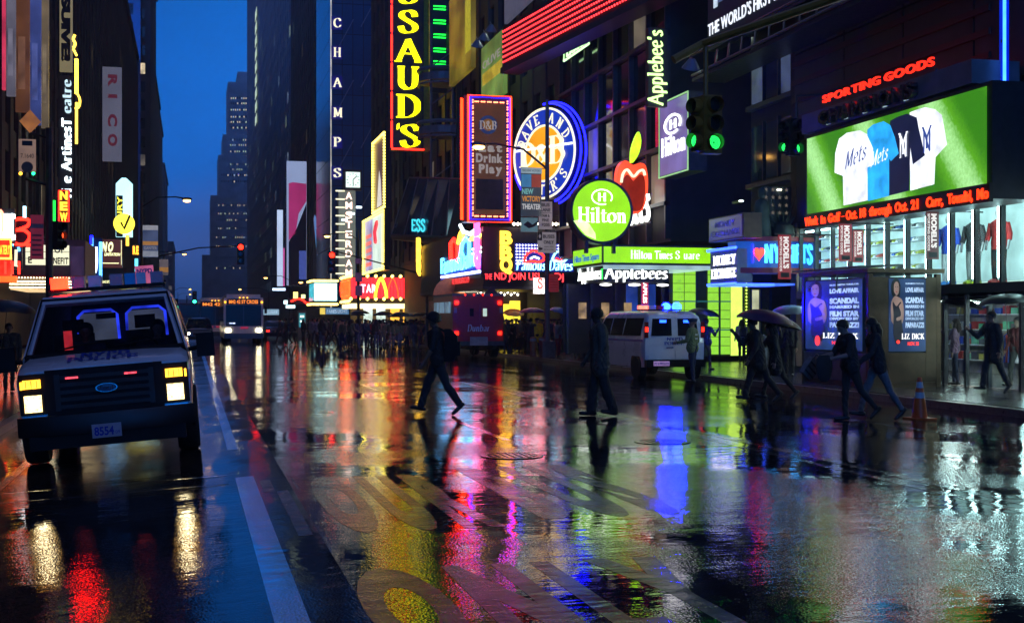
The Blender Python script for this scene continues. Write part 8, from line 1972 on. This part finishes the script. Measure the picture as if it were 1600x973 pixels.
# ---- the crowd along the right pavement and in the crossing
KEYS = {'stand': dict(H=1.70, th=(2, -2), kn=(3, 3), sh=(5, 4), el=(25, 20)), 'walk': dict(H=1.72, th=(22, -20), kn=(6, 14), sh=(-14, 16), el=(14, 24), lean=3), 'hold': dict(H=1.70, th=(4, -5), kn=(3, 6), sh=(42, 2), el=(92, 14)), 'coat': dict(H=1.74, th=(8, -10), kn=(4, 8), sh=(10, -4), el=(35, 20), bulk=1.15, coat=0.24), 'wide': dict(H=1.66, th=(3, -4), kn=(3, 3), sh=(12, 8), el=(60, 50), bulk=1.2), 'skirt': dict(H=1.62, th=(10, -12), kn=(3, 8), sh=(8, 0), el=(40, 18), skirt=0.35)}
def crowd(lab, px, py, key, rz, top, legs, hst='short', Y=None, umb=None, ur=0.55, utilt=(0, 0), ulab=None, skin=0, group='people in the crowd on the right pavement', dz=0.0):
    g = gnd(px, py) if Y is None else Vector((S(px)*Y, Y, ZP if S(px)*Y > KX else rz_(S(px)*Y)))
    if g.x > KX: g.z = ZP
    person(lab, g, rz, KEYS[key], top, legs, skin, 0, group=group, voxel=0.016, hstyle=hst, key=key)
    if umb is not None: umbrella(ulab, (g.x+0.08, g.y-0.05, g.z+1.92+dz), umb, ur, utilt, 'umbrellas over the crowd', ribs=False)
crowd('person in a bright yellow raincoat beside the lamp pole', 839, 556, 'coat', R(170), CY, CB_, 'hat')
crowd('woman in a grey top with a shoulder bag right of the lamp pole', 873, 558, 'hold', R(20), CG, CR, 'long', umb=UBL, ulab='bright blue umbrella right of the lamp pole', utilt=(0.15, 0.2))
crowd('man with pale sleeves and dark pack under a teal umbrella', 902, 559, 'stand', R(160), CW, CO, umb=UT, ulab='teal blue umbrella behind the loose jacket man', utilt=(0.1, 0.1))
crowd('dark clothed man left of the yellow raincoat', 829, 556, 'coat', R(150), CB_, CB_, umb=UP, ur=0.62, ulab='dark plum umbrella over the yellow raincoat')
crowd('man in a black coat under the yellow umbrella', 800, 555, 'hold', R(30), CB_, CB_, umb=UY, ulab='yellow umbrella in front of the lit yellow posters', utilt=(0.3, 0))
crowd('brown coated person behind the barricade', 812, 552, 'wide', R(60), CBR, CB_)
crowd('person in dark clothes beside the barricade', 791, 551, 'stand', R(-40), CB_, CN)
crowd('person with a yellow reflective sash near the truck', 778, 552, 'wide', R(30), cloth('dull_yellow', (0.35, 0.28, 0.03)), CB_)
crowd('dark person close behind the truck', 764, 550, 'stand', R(80), CB_, CB_)
crowd('navy clothed person between the pole and the blue umbrella', 860, 552, 'walk', R(-60), CN, CN)
crowd('small dark person behind the lamp pole', 848, 549, 'stand', R(100), CB_, CB_)
crowd('woman in a black coat left of the loose jacket man', 918, 560, 'skirt', R(-100), CB_, CB_, 'long')
crowd('person in a pale purple coat behind the loose jacket man', 957, 562, 'coat', R(90), cloth('violet_wool', (0.12, 0.07, 0.13)), CN, umb=UB, ulab='black umbrella behind the loose jacket man')
# the dense crowd under the red marquee
rnd = random.Random(12)
tops = [CB_, CN, CB_, CBR, CG, CO, CB_, CN, CT]; legs_ = [CB_, CN, CJ, CB_, CG]
CNAME = {CB_.name: 'black', CN.name: 'navy', CBR.name: 'brown', CG.name: 'grey', CO.name: 'olive', CT.name: 'tan', CJ.name: 'denim'}
seen_l = {}
def crowd_label(top, leg, hst, key, umb, row):
    l = '%s%s%s in %s and %s %s, %s' % ('bare headed ' if hst == 'short' else 'long haired ' if hst == 'long' else 'capped ', 'walker' if key == 'walk' else 'pedestrian', ' under umbrella' if umb else '', {'coat': '%s coat', 'skirt': '%s top', 'wide': 'loose %s top'}.get(key, '%s jacket') % CNAME[top.name], CNAME[leg.name], 'skirt' if key == 'skirt' else 'trousers', row)
    n = seen_l[l] = seen_l.get(l, 0)+1
    return l if n == 1 else l+(', farther right' if n == 2 else ', rightmost')
used_px = [489, 497, 505, 532, 541, 549, 557, 563, 571, 578, 586, 593, 600, 606, 614, 621, 629, 636, 643, 650, 657]
for i, px in enumerate(used_px):
    key = rnd.choice(list(KEYS))
    um = None; ul = None
    if i in (6, 11, 14, 17, 19): um = UB if i != 17 else M('umbrella_navy', (0.015, 0.03, 0.10), 0.3)
    if um is not None: ul = {6: 'leftmost black umbrella over the marquee crowd', 11: 'black umbrella over the middle of the marquee crowd', 14: 'black umbrella under the lit marquee soffit', 17: 'navy umbrella under the amber shop windows', 19: 'black umbrella just left of the armoured truck'}[i]
    tp, lg, hs = rnd.choice(tops), rnd.choice(legs_), rnd.choice(('short', 'long', 'short', 'hat'))
    crowd(crowd_label(tp, lg, hs, key, um, 'marquee crowd'), px, 537+rnd.uniform(-2.5, 6), key, rnd.uniform(-PI, PI), tp, lg, hs, umb=um, ulab=ul, group='dark crowd before the burger marquee', skin=rnd.randrange(3))
for i, px in enumerate((493, 511, 528, 536, 545, 552, 559, 566, 575, 583, 590, 597, 603, 611, 618, 625, 633, 640, 647, 654, 661)):
    tp, lg, hs, ky = rnd.choice(tops), rnd.choice(legs_), rnd.choice(('short', 'long')), rnd.choice(list(KEYS))
    crowd(crowd_label(tp, lg, hs, ky, None, 'marquee back row'), px, 530+rnd.uniform(-1, 3), ky, rnd.uniform(-PI, PI), tp, lg, hs, group='back row of the marquee crowd', skin=rnd.randrange(3))
crowd('person with an orange red scarf in the marquee crowd', 583, 541, 'wide', R(20), CR, CB_, group='dark crowd before the burger marquee')
crowd('pale jacketed person in the marquee crowd', 608, 542, 'walk', R(-80), CW, CB_, group='dark crowd before the burger marquee')
crowd('left walker of the pair crossing by the cyan reflection', 514, 541, 'walk', WL, CB_, CB_, group='dark crowd before the burger marquee')
crowd('right walker of the pair crossing by the cyan reflection', 522, 541, 'walk', WL+PI, CN, CB_, group='dark crowd before the burger marquee')
for px, lab, a in ((438, 'leftmost person crossing right of the bus', 0.2), (447, 'middle person crossing right of the bus', -0.1), (455, 'rightmost person crossing right of the bus', PI)):
    crowd(lab, px, 539, 'walk', WL+a, CB_, CB_, 'short', group='people crossing beyond the bus')
for px, lab in ((474, 'person standing by the small kiosk screen'), (483, 'person at the far left end of the marquee crowd')):
    crowd(lab, px, 533, 'stand', R(40), CB_, CB_, 'long', group='people crossing beyond the bus')
# more people on the pavement between the truck and the hotel
for i, px in enumerate((770, 784, 795, 806, 818, 826, 846, 866, 880, 889, 897, 911, 927, 949)):
    tp, lg, hs, ky = rnd.choice(tops), rnd.choice(legs_), rnd.choice(('short', 'long', 'hat')), rnd.choice(list(KEYS))
    crowd(crowd_label(tp, lg, hs, ky, None, 'pavement back row'), px, 549+rnd.uniform(-2, 2), ky, rnd.uniform(-PI, PI), tp, lg, hs, skin=rnd.randrange(3))
# front row of the marquee crowd, with umbrellas
for i, px in enumerate((492, 503, 536, 548, 560, 572, 588, 598, 612, 624, 635, 646, 655)):
    tp, lg, hs, ky = rnd.choice(tops), rnd.choice(legs_), rnd.choice(('short', 'long', 'hat')), rnd.choice(list(KEYS))
    um = UB if i in (4, 7, 9, 11) else UCL if i == 12 else None
    crowd(crowd_label(tp, lg, hs, ky, um, 'front row'), px, 545+rnd.uniform(-1, 3), ky, rnd.uniform(-PI, PI), tp, lg, hs, skin=rnd.randrange(3), umb=um, ulab={4: 'black umbrella in the front row left of the pole with purple plates', 7: 'black umbrella in the front row under the arches', 9: 'black umbrella in the front row below the amber windows', 11: 'black umbrella in the front row near the truck', 12: 'clear umbrella in the front row beside the armoured truck'}.get(i))
# ================================================================ street furniture
POLE = M('galvanised_pole', (0.16, 0.15, 0.16), 0.4, metal=0.5, var=0.3)
DPOLE = M('dark_pole', (0.025, 0.022, 0.022), 0.45, metal=0.3)
LAMP = E('sodium_lamp', (1.0, 0.50, 0.10), 9.0, 0.15, 6)
SIGY = M('signal_yellow', (0.30, 0.15, 0.02), 0.45, var=0.3)
SIGD = M('signal_dark', (0.02, 0.018, 0.015), 0.5)
LENS = M('dark_lens', (0.012, 0.012, 0.012), 0.2)
L_R = E('signal_red', (1.0, 0.008, 0.002), 12.0, 0.1); L_G = E('signal_green', (0.0, 0.5, 0.06), 0.5, 0.2, 30); L_A = E('signal_amber', (1.0, 0.45, 0.03), 4.0)
def signal(par, c, lit, rz=0.0, housing=SIGD, s=1.0, rings=False):
    """three-lens signal head as a part of what carries it: housing > lenses, visors"""
    h = box('signal_head', housing, par, -0.19*s, 0.19*s, 0, 0.22*s, -0.56*s, 0.56*s, 0.02)
    h.location = c; h.rotation_euler = (0, 0, rz)
    for i, z in enumerate((0.36, 0.0, -0.36)):
        m = lit[1] if lit[0] == i else LENS
        MB().lathe([(0.14*s, -0.02*s), (0.12*s, -0.035*s), (0.02*s, -0.04*s)], (0, 0, z*s), 18, axis='y').build('lens', m, h)
        if rings and lit[0] == i:
            for r in (0.035, 0.065, 0.095, 0.122): MB().tube([(r*s*math.cos(a), -0.045*s, z*s+r*s*math.sin(a)) for a in [2*PI*q/22 for q in range(22)]], 0.0075*s, 5, closed=True).build('lens_ring', E('signal_green_ring', (0.02, 1.0, 0.12), 2.2), h)
        MB().lathe([(0.15*s, -0.20*s), (0.155*s, 0.0)], (0, 0, z*s), 18, axis='y', cap=False).build('visor', housing, h)
    return h
def lamp_post(label, base, top, lamp, arm_z, mat=DPOLE, r=0.09, group='street lamps'):
    """pole, curved arm, cobra head with a lit lens"""
    t = thing('street_lamp', label, 'street lamp', base, group=group)
    b = Vector(base)
    MB().tube([(0, 0, 0), (0, 0, top-b.z)], r, 8, r1=r*0.6).build('pole', mat, t, smooth=True)
    L = Vector(lamp)-b; a0 = Vector((0, 0, arm_z-b.z)); d = L-a0
    MB().tube([a0, a0+d*0.35+Vector((0, 0, 0.5)), a0+d*0.75+Vector((0, 0, 0.35)), L+Vector((0, 0, 0.10))], 0.05, 6).build('arm', mat, t, smooth=True)
    hd = MB().ball(L+Vector((0, 0, 0.10)), 0.26, 12, (1.4, 0.7, 0.42)).build('lamp_head', mat, t, smooth=True)
    MB().ball(L+Vector((0, 0, -0.03)), 0.22, 12, (1.2, 0.75, 0.5)).build('lens', LAMP, hd, smooth=True)
    return t
# main pole on the right with its signs
Y = 52.9; pb = Vector((S(855)*Y, Y, ZP))
L = at(748, 229, Y-0.3)
t = lamp_post('grey lamp pole with traffic signs and a lit lamp over the street', pb, at(852, 156, Y).z, L, at(852, 264, Y).z, POLE, 0.13, 'street lamps')
box('pole_base', POLE, t, -0.28, 0.28, -0.28, 0.28, 0, 0.72, 0.05)
def pole_sign(par, org, Y, px0, px1, pt, pb_, mat, name='sign_plate'):
    a, b = at(px0, pb_, Y), at(px1, pt, Y)
    o = box(name, mat, par, a.x-org.x, b.x-org.x, Y-org.y, Y-org.y+0.02, a.z-org.z, b.z-org.z, 0.006)
    return o, a.x-org.x, a.z-org.z, b.x-a.x, b.z-a.z, Y-org.y
GP = E('grey_plate_lit', (0.42, 0.38, 0.42), 0.30, 0.2, 2); BLKP = M('sign_print_black', (0.01, 0.01, 0.012), 0.5)
Ys = Y-0.25
o, x, z, w, h, y = pole_sign(t, pb, Ys, 842, 863, 315, 358, GP)
for s_, f0, hh, ww in (('BUS', 0.82, 0.12, 0.6), ('LANE', 0.64, 0.12, 0.72), ('7AM &', 0.44, 0.1, 0.62), ('FINE', 0.28, 0.1, 0.5), ('$205', 0.11, 0.11, 0.6)): word(o, s_, x+w/2, z+f0*h, hh*h, BLKP, w=ww*w, y=y-0.002, depth=0.006, bold=0.03, align='c')
box('divider', BLKP, o, x+0.05*w, x+0.95*w, y-0.008, y-0.001, z+0.575*h, z+0.59*h)
o, x, z, w, h, y = pole_sign(t, pb, Ys-0.03, 840, 869, 363, 395, GP)
word(o, 'BUSES', x+0.60*w, z+0.72*h, 0.16*h, BLKP, w=0.62*w, y=y-0.002, depth=0.006, bold=0.03, align='c')
word(o, 'ONLY', x+0.6*w, z+0.44*h, 0.16*h, BLKP, w=0.55*w, y=y-0.002, depth=0.006, bold=0.03, align='c')
for k, s_ in enumerate(('7AM-7PM', 'MON-FRI')): word(o, s_, x+0.6*w, z+(0.26-k*0.14)*h, 0.08*h, BLKP, w=0.5*w, y=y-0.002, depth=0.006, align='c')
box('black_square', BLKP, o, x, x+0.24*w, y-0.008, y-0.001, z+0.6*h, z+h)
MB().poly([(x+0.12*w, z+0.68*h), (x+0.19*w, z+0.8*h), (x+0.12*w, z+0.92*h), (x+0.05*w, z+0.8*h)], y-0.014, y-0.009).build('diamond', GP, o)
MB().poly([(x+0.05*w, z+0.2*h), (x+0.14*w, z+0.34*h), (x+0.14*w, z+0.25*h), (x+0.26*w, z+0.25*h), (x+0.26*w, z+0.15*h), (x+0.14*w, z+0.15*h), (x+0.14*w, z+0.06*h)], y-0.008, y-0.001).build('arrow', BLKP, o)
o, x, z, w, h, y = pole_sign(t, pb, Ys, 858, 873, 428, 456, E('red_plate_dim', (0.30, 0.02, 0.03), 0.35))
for k in range(5): box('print_line', M('pale_print_line', (0.3, 0.1, 0.1), 0.6), o, x+0.12*w, x+0.88*w, y-0.006, y-0.001, z+(0.15+k*0.15)*h, z+(0.2+k*0.15)*h)
bn = thing('theatre_banner', 'street banner with painted theatre lettering on the lamp pole', 'banner', (at(814, 338, Ys).x, Ys, at(814, 338, Ys).z))
bw_ = at(846, 338, Ys).x-bn.location.x; bh = at(830, 262, Ys).z-bn.location.z
box('cloth', E('banner_dusk', (0.04, 0.06, 0.08), 0.5, 0.5, 1), bn, 0, bw_, 0, 0.03, 0, bh)
box('top_band', E('banner_pale', (0.3, 0.4, 0.45), 0.55), bn, 0, bw_*1.02, -0.01, -0.001, bh*0.88, bh)
word(bn, 'THE NEW VICTORY', 0.05*bw_, 0.92*bh, 0.04*bh, BLKP, w=0.9*bw_, y=-0.012, depth=0.004)
for s_, f0, c in (('NEW', 0.46, (0.15, 0.4, 0.38)), ('VICTORY', 0.31, (0.55, 0.22, 0.03)), ('THEATER', 0.15, (0.5, 0.5, 0.5))):
    word(bn, s_, 0.05*bw_, f0*bh, 0.11*bh, E('banner_word_'+s_.lower(), c, 0.7), w=(0.55 if s_ == 'NEW' else 0.92)*bw_, y=-0.004, depth=0.008, bold=0.03)
box('blue_block', E('banner_blue', (0.05, 0.2, 0.4), 0.6), bn, 0.02*bw_, 0.5*bw_, -0.006, -0.001, 0.6*bh, 0.86*bh); box('red_block', E('banner_red', (0.3, 0.05, 0.03), 0.6), bn, 0.52*bw_, 0.98*bw_, -0.006, -0.001, 0.6*bh, 0.86*bh)
l2 = thing('theatre_banner', 'small banner with a dark bird print below the theatre banner', 'banner', (at(814, 362, Ys).x, Ys, at(814, 362, Ys).z))
hh = at(820, 340, Ys).z-l2.location.z
box('cloth', E('banner_teal', (0.10, 0.2, 0.24), 0.5), l2, 0, bw_*0.82, 0, 0.03, 0, hh)
MB().poly([(0.1, hh*0.5), (0.3, hh*0.75), (0.5, hh*0.5), (0.8, hh*0.85), (0.62, hh*0.4), (0.35, hh*0.25)], -0.008, -0.001).build('bird_print', BLKP, l2)
for q in (bn, l2): MB().tube([(0, 0.05, (bh if q is bn else hh)), (pb.x-q.location.x, 0.2, (bh if q is bn else hh))], 0.02, 5).build('bracket', STEEL, q)
# near traffic signal, two heads hung from an arm
Y = 23.3; c = at(1114, 194, Y)
t = thing('traffic_signal', 'near yellow traffic signal showing green, hung from an arm', 'traffic signal', (c.x, Y, c.z))
signal(t, (0, 0, 0), (2, L_G), 0.0, SIGY, 1.02, True)
signal(t, (-0.30, 0.05, 0), (2, L_G), -1.15, SIGY, 0.94, True)
zt = at(1102, 85, Y).z-c.z
MB().tube([(-0.1, 0.12, 0.5), (-0.1, 0.12, zt+0.2)], 0.05, 8).build('hanger', SIGY, t)
e0, e1 = at(1056, 92, Y), at(1104, 66, Y)
ex = Vector((15.3, 15.0, 8.4))
MB().tube([e0-c+Vector((0, 0.12, 0)), e1-c+Vector((0, 0.12, 0)), ex-c], 0.085, 8).build('arm', SIGY, t)
MB().tube([ex-c, Vector((15.3, 15.0, ZP))-c], 0.12, 8).build('pole', DPOLE, t)
Y = 33.5; c = at(1243, 214, Y)
t = thing('traffic_signal', 'dark traffic signal with a part hidden green light left of the jersey screen', 'traffic signal', (c.x, Y, c.z))
signal(t, (0, 0, 0), (2, L_G), 0.35, SIGD, 0.95, True); signal(t, (-0.28, 0.05, 0), (2, L_G), -1.15, SIGD, 0.85, True)
MB().tube([(0.1, 0.15, 0.4), (0.1, 0.15, 1.2), (1.2, 0.15, 1.3)], 0.04, 6).build('bracket', STEEL, t)
# mast with two red signals at the far right corner
Y = 82.0; pb = Vector((S(667)*Y, Y, ZP))
t = thing('traffic_signal', 'signal mast at the far corner with a long arm and red lights', 'traffic signal', pb)
MB().tube([(0, 0, 0), (0, 0, at(667, 385, Y).z-ZP)], 0.11, 8, r1=0.08).build('pole', POLE, t)
e = at(522, 392, Y); m0 = at(655, 427, Y)
MB().tube([Vector((0, 0, m0.z-ZP)), m0-pb, e-pb], 0.07, 6, r1=0.04).build('arm', DPOLE, t)
q = at(518, 410, Y); signal(t, q-pb+Vector((0, -0.2, 0)), (0, L_R), 0, SIGD, 1.25)
q = at(665, 429, Y); signal(t, q-pb+Vector((0, -0.3, 0)), (0, L_R), 0, SIGD, 1.1)
# left lamp post that also carries the red signal arm
Y = 90.0; pb = Vector((S(221)*Y, Y, ZL+0.13))
t = lamp_post('left lamp post with a lit lamp and a red signal on its long arm', pb, at(221, 268, Y).z, at(292, 313, Y), at(221, 324, Y).z, DPOLE, 0.12)
e = at(380, 384, Y); m0 = at(240, 402, Y)
MB().tube([Vector((0, 0, m0.z-pb.z)), m0-pb, (m0-pb).lerp(e-pb, 0.5)+Vector((0, 0, 0.25)), e-pb], 0.07, 6, r1=0.04).build('signal_arm', DPOLE, t)
q = at(376, 397, Y); signal(t, q-pb+Vector((0, -0.25, 0)), (0, L_R), 0, SIGD, 1.3)
f = Face('lamp_banner', 'upper banner with pale and orange bands on the left lamp post', 'banner', 223, 247, 352, 402, Y=89.9)
f.panel(E('banner_blue_dusk', (0.07, 0.09, 0.17), 0.5, 0.5, 0.8), 'cloth', 0, 1, 0, 1, 0, 0.03)
for a, b, cc in ((0.85, 1.0, (0.3, 0.3, 0.33)), (0.38, 0.5, (0.4, 0.18, 0.03)), (0.02, 0.2, (0.25, 0.27, 0.32))): f.panel(E('band_%d' % (a*100), cc, 0.6), 'band', 0, 1, a, b, -0.01, -0.001)
word(f.t, 'GANTER', 0.08*f.w, 0.24*f.h, 0.1*f.h, E('dim_letters', (0.55, 0.48, 0.45), 0.36), w=0.84*f.w, y=-0.004, depth=0.01)
f = Face('lamp_banner', 'lower small banner with an orange stripe beyond the left lamp post', 'banner', 249, 263, 405, 430, Y=112)
f.panel(E('banner_grey_dusk', (0.14, 0.11, 0.11), 0.5, 0.5, 0.8), 'cloth', 0, 1, 0, 1, 0, 0.03); f.panel(E('band_38', (0.4, 0.18, 0.03), 0.6), 'band', 0, 1, 0.2, 0.5, -0.01, -0.001)
MB().tube([(0.5*f.w, 0.1, -(f.t.location.z-ZL)), (0.5*f.w, 0.1, f.h+0.3)], 0.06, 6).build('pole', DPOLE, f.t)
# left near pole with plates
Y = 32.0; pb = Vector((S(77)*Y, Y, ZL+0.13))
t = thing('sign_pole', 'brown pole with a red plate, small signal lights and hanging signs at the left', 'pole', pb)
MB().tube([(0, 0, 0), (0, 0, at(75, 200, Y).z-pb.z)], 0.085, 8).build('pole', M('brown_pole', (0.10, 0.075, 0.07), 0.4, metal=0.4), t)
MB().tube([(0, 0, at(75, 290, Y).z-pb.z), at(40, 279, Y)-pb], 0.04, 6).build('arm', DPOLE, t)
o, x, z, w, h, y = pole_sign(t, pb, Y-0.15, 47, 68, 336, 405, E('red_long_plate', (0.22, 0.015, 0.02), 0.4, 0.2))
box('pale_band', M('pale_band', (0.3, 0.2, 0.2), 0.5), o, x, x+w, y-0.006, y-0.001, z+0.70*h, z+0.8*h)
for k in range(5): box('print_line', M('pale_print_line', (0.3, 0.1, 0.1), 0.6), o, x+0.15*w, x+0.85*w, y-0.006, y-0.001, z+(0.08+k*0.11)*h, z+(0.12+k*0.11)*h)
o, x, z, w, h, y = pole_sign(t, pb, Y-0.15, 29, 56, 218, 268, E('tan_plate', (0.36, 0.22, 0.15), 0.42, 0.2))
word(o, '7.1640', x+0.12*w, z+0.42*h, 0.14*h, BLKP, w=0.76*w, y=y-0.002, depth=0.006)
box('top_print', BLKP, o, x+0.2*w, x+0.8*w, y-0.006, y-0.001, z+0.8*h, z+0.95*h)
MB().lathe([(0.13, -0.006), (0.13, -0.001)], (x+0.5*w, y, z+0.14*h), 14, axis='y').build('round_print', M('brown_print', (0.12, 0.07, 0.05), 0.5), o)
dm = MB().poly([(0, -0.28), (0.24, 0), (0, 0.28), (-0.24, 0)], 0, 0.02).build('diamond_plate', E('amber_diamond', (0.45, 0.16, 0.03), 0.45, 0.4, 3), t); dm.location = at(47, 190, Y)-pb
MB().tube([at(47, 208, Y)-pb, Vector((0, 0, at(75, 216, Y).z-pb.z))], 0.025, 5).build('arm', DPOLE, t)
for px, m in ((33, L_A), (53, E('signal_green_small', (0.02, 1.0, 0.3), 3.0))):
    MB().ball(at(px, 272, Y)-pb+Vector((0, -0.1, 0)), 0.045, 8).build('lamp', m, t)
q = at(95, 368, Y); h = signal(t, q-pb, (1, E('signal_red_dim', (1.0, 0.08, 0.02), 1.6)), 0.9, SIGD, 0.6)
MB().tube([q-pb+Vector((0, 0.1, 0)), Vector((0, 0, q.z-pb.z))], 0.03, 5).build('arm', DPOLE, t)
# lamps further down the street
for px, py, Y, bx, lab in ((511, 369, 115, 560, 'street lamp lit before the pencil billboard'), (288, 397, 175, 226, 'second lit lamp down the left side of the street'), (415, 434, 190, 452, 'lit lamp in front of the tall tower'), (375, 452, 260, 420, 'small far lamp left of the white banner'), (470, 441, 165, 500, 'lit lamp at the foot of the pencil billboard'), (297, 452, 300, 272, 'far upper lamp left of the buses'), (297, 460, 380, 278, 'far lower lamp left of the buses')):
    l = at(px, py, Y); b = Vector((S(bx)*Y, Y, ZP if bx > 300 else ZL+0.13))
    lamp_post(lab, b, l.z+0.6, l, l.z-0.3, DPOLE, 0.09)
Y = 230; b = Vector((S(304)*Y, Y, 0))
t = thing('traffic_signal', 'tiny far green signal light left of the buses', 'traffic signal', (S(292)*Y, Y, ZL+0.13))
MB().tube([(0, 0, 0), (0, 0, 6)], 0.1, 6).build('pole', DPOLE, t); q = at(304, 471, Y)-t.location
MB().tube([(0, 0, 5.4), (q.x, 0.3, q.z+1.0)], 0.05, 5).build('arm', DPOLE, t)
signal(t, q+Vector((0, -0.2, 0.7)), (2, E('signal_green_far', (0.02, 1.0, 0.4), 9.0)), 0, SIGD, 2.0)
pp = thing('sign_pole', 'dark pole with purple plates in front of the burger marquee', 'pole', (S(560)*108, 108, ZP))
MB().tube([(0, 0, 0), (0, 0, at(560, 375, 108).z-ZP)], 0.13, 8).build('pole', DPOLE, pp)
for a, b, cc in ((404, 412, 'u'), (426, 440, 'l'), (446, 462, 'm')):
    pole_sign(pp, Vector((S(560)*108, 108, ZP)), 107.7, 555, 566, a, b, E('purple_plate', (0.10, 0.04, 0.12), 0.35))
# cone
g = gnd(1437, 655)
cn_ = thing('traffic_cone', 'orange traffic cone with white bands at the kerb side', 'traffic cone', g)
ORG = M('cone_orange', (0.85, 0.13, 0.02), 0.4, var=0.15)
MB().loft([[(r_*math.cos(a), r_*math.sin(a), z) for a in [2*PI*i/20 for i in range(20)]] for r_, z in ((0.135, 0.035), (0.128, 0.06), (0.035, 0.70), (0.02, 0.71))]).build('cone', ORG, cn_, smooth=True)
for z0, z1 in ((0.36, 0.46), (0.53, 0.63)):
    f_ = lambda z: 0.128+(0.035-0.128)*(z-0.06)/0.64+0.003
    MB().lathe([(f_(z0), z0), (f_(z1), z1)], (0, 0, 0), 20, cap=False).build('white_band', M('cone_white', (0.6, 0.6, 0.62), 0.3), cn_, smooth=True)
box('base', ORG, cn_, -0.2, 0.2, -0.2, 0.2, 0, 0.034, 0.012)
# litter bin
g = gnd(1165, 600); g = Vector((S(1166)*33.0, 33.0, ZP))
b = thing('litter_bin', 'black litter bin with a picture panel at the kerb', 'litter bin', (g.x+0.35, g.y, ZP))
MB().lathe([(0.27, 0.0), (0.30, 0.05), (0.32, 0.9), (0.34, 0.92), (0.34, 1.0), (0.30, 1.02)], (0, 0, 0), 20).build('body', PLAST, b, smooth=True)
MB().lathe([(0.33, 1.02), (0.30, 1.12), (0.18, 1.2), (0.15, 1.2)], (0, 0, 0), 20).build('lid', PLAST, b, smooth=True)
MB().loft([[(0.325*math.sin(a), -0.325*math.cos(a), z) for a in (-0.5, -0.25, 0, 0.25, 0.5)]+[(0.30*math.sin(a), -0.30*math.cos(a), z) for a in (0.5, 0.25, 0, -0.25, -0.5)] for z in (0.35, 0.85)]).build('picture', M('bin_picture', (0.2, 0.22, 0.24), 0.5, var=0.6, scale=9), b)
MB().poly([(-0.08, 0.42), (-0.03, 0.62), (-0.07, 0.72), (0.0, 0.8), (0.07, 0.72), (0.03, 0.62), (0.08, 0.42), (0.02, 0.5)], -0.345, -0.335).build('figure_print', BLKP, b)
# orange brown barrels by the pole, barricade
for i, (px, lab) in enumerate(((833, 'left one of two orange posts beside the lamp pole'), (847, 'right one of two orange posts beside the lamp pole'))):
    Y = 54; t = thing('bollard', lab, 'bollard', (S(px)*Y, Y, ZP), group='orange posts by the lamp pole')
    MB().lathe([(0.14, 0), (0.14, 0.8), (0.12, 0.85), (0.02, 0.87)], (0, 0, 0), 14).build('post', M('bollard_orange', (0.35, 0.12, 0.05), 0.5), t, smooth=True)
    MB().lathe([(0.145, 0.68), (0.145, 0.8)], (0, 0, 0), 14, cap=False).build('band', M('grey_band', (0.35, 0.35, 0.35), 0.4), t)
g = Vector((S(768)*58.5, 58.5, 0)); bt = thing('barricade', 'tall dark folding frame with splayed legs behind the truck', 'barricade', (g.x, 58.5, -0.13))
DW = M('dark_timber', (0.06, 0.045, 0.04), 0.7)
MB().poly([(-0.55, 2.0), (-0.55, 2.7), (0.0, 3.25), (0.55, 2.7), (0.55, 2.0)], 0, 0.08).build('board', M('plum_board', (0.09, 0.05, 0.06), 0.6), bt)
for x0, x1 in ((-0.5, -0.9), (0.5, 0.9), (0.45, -0.35)): MB().tube([(x0, 0.04, 2.1), (x1, -0.1, 0)], 0.045, 5).build('leg', DW, bt)
# steel plate and drain at the kerb
g = gnd(1240, 612)
# lamps under the glass canopy and small wall lights on the right facades
for i, (px, py, Y, lab) in enumerate(((697, 317, 84, 'left small spotlight below the glass canopy'), (709, 313, 84, 'middle small spotlight below the glass canopy'), (718, 307, 84, 'right small spotlight below the glass canopy'), (1158, 314, 36.2, 'small wall light above the purple sign'))):
    c = at(px, py, Y); t = thing('spotlight', lab, 'spotlight', c)
    k = (Y*CA+c.x*SA)/F
    MB().ball((0, 0, 0), 3.2*k, 8, (1.6, 1, 0.6)).build('lens', E('spot_white', (0.8, 0.95, 0.9), 2.6), t); box('bracket', STEEL, t, -0.04, 0.04, 0.05, 0.6, -0.03, 0.03)
# festoon of bulbs over the barbecue shop
fs = thing('bulb_string', 'string of warm bulbs on the facade above the barbecue sign', 'string lights', (16.0, 61.6, 0))
pts = [at(px, 350, 61.6)-Vector((16.0, 61.6, 0)) for px in range(803, 876, 6)]
bulb_row(fs, pts, BULBW, 0.09); MB().tube(pts, 0.02, 4).build('cable', BLACK, fs)
# ---------------------------------------------------------------- rain-wet air: far towers fade into it
hz_o = box('haze', None, None, -960, 960, -75, 2260, -2.7, 163)
hm_ = bpy.data.materials.new('haze'); hm_.use_nodes = True
hn = hm_.node_tree.nodes; hn.remove(hn['Principled BSDF'])
pv = hn.new('ShaderNodeVolumePrincipled'); pv.inputs['Color'].default_value = (0.8, 0.88, 1, 1)
pv.inputs['Density'].default_value = 0.0007; pv.inputs['Anisotropy'].default_value = 0.3
hm_.node_tree.links.new(pv.outputs[0], hn['Material Output'].inputs['Volume'])
hz_o.data.materials.append(hm_); hz_o['kind'] = 'stuff'
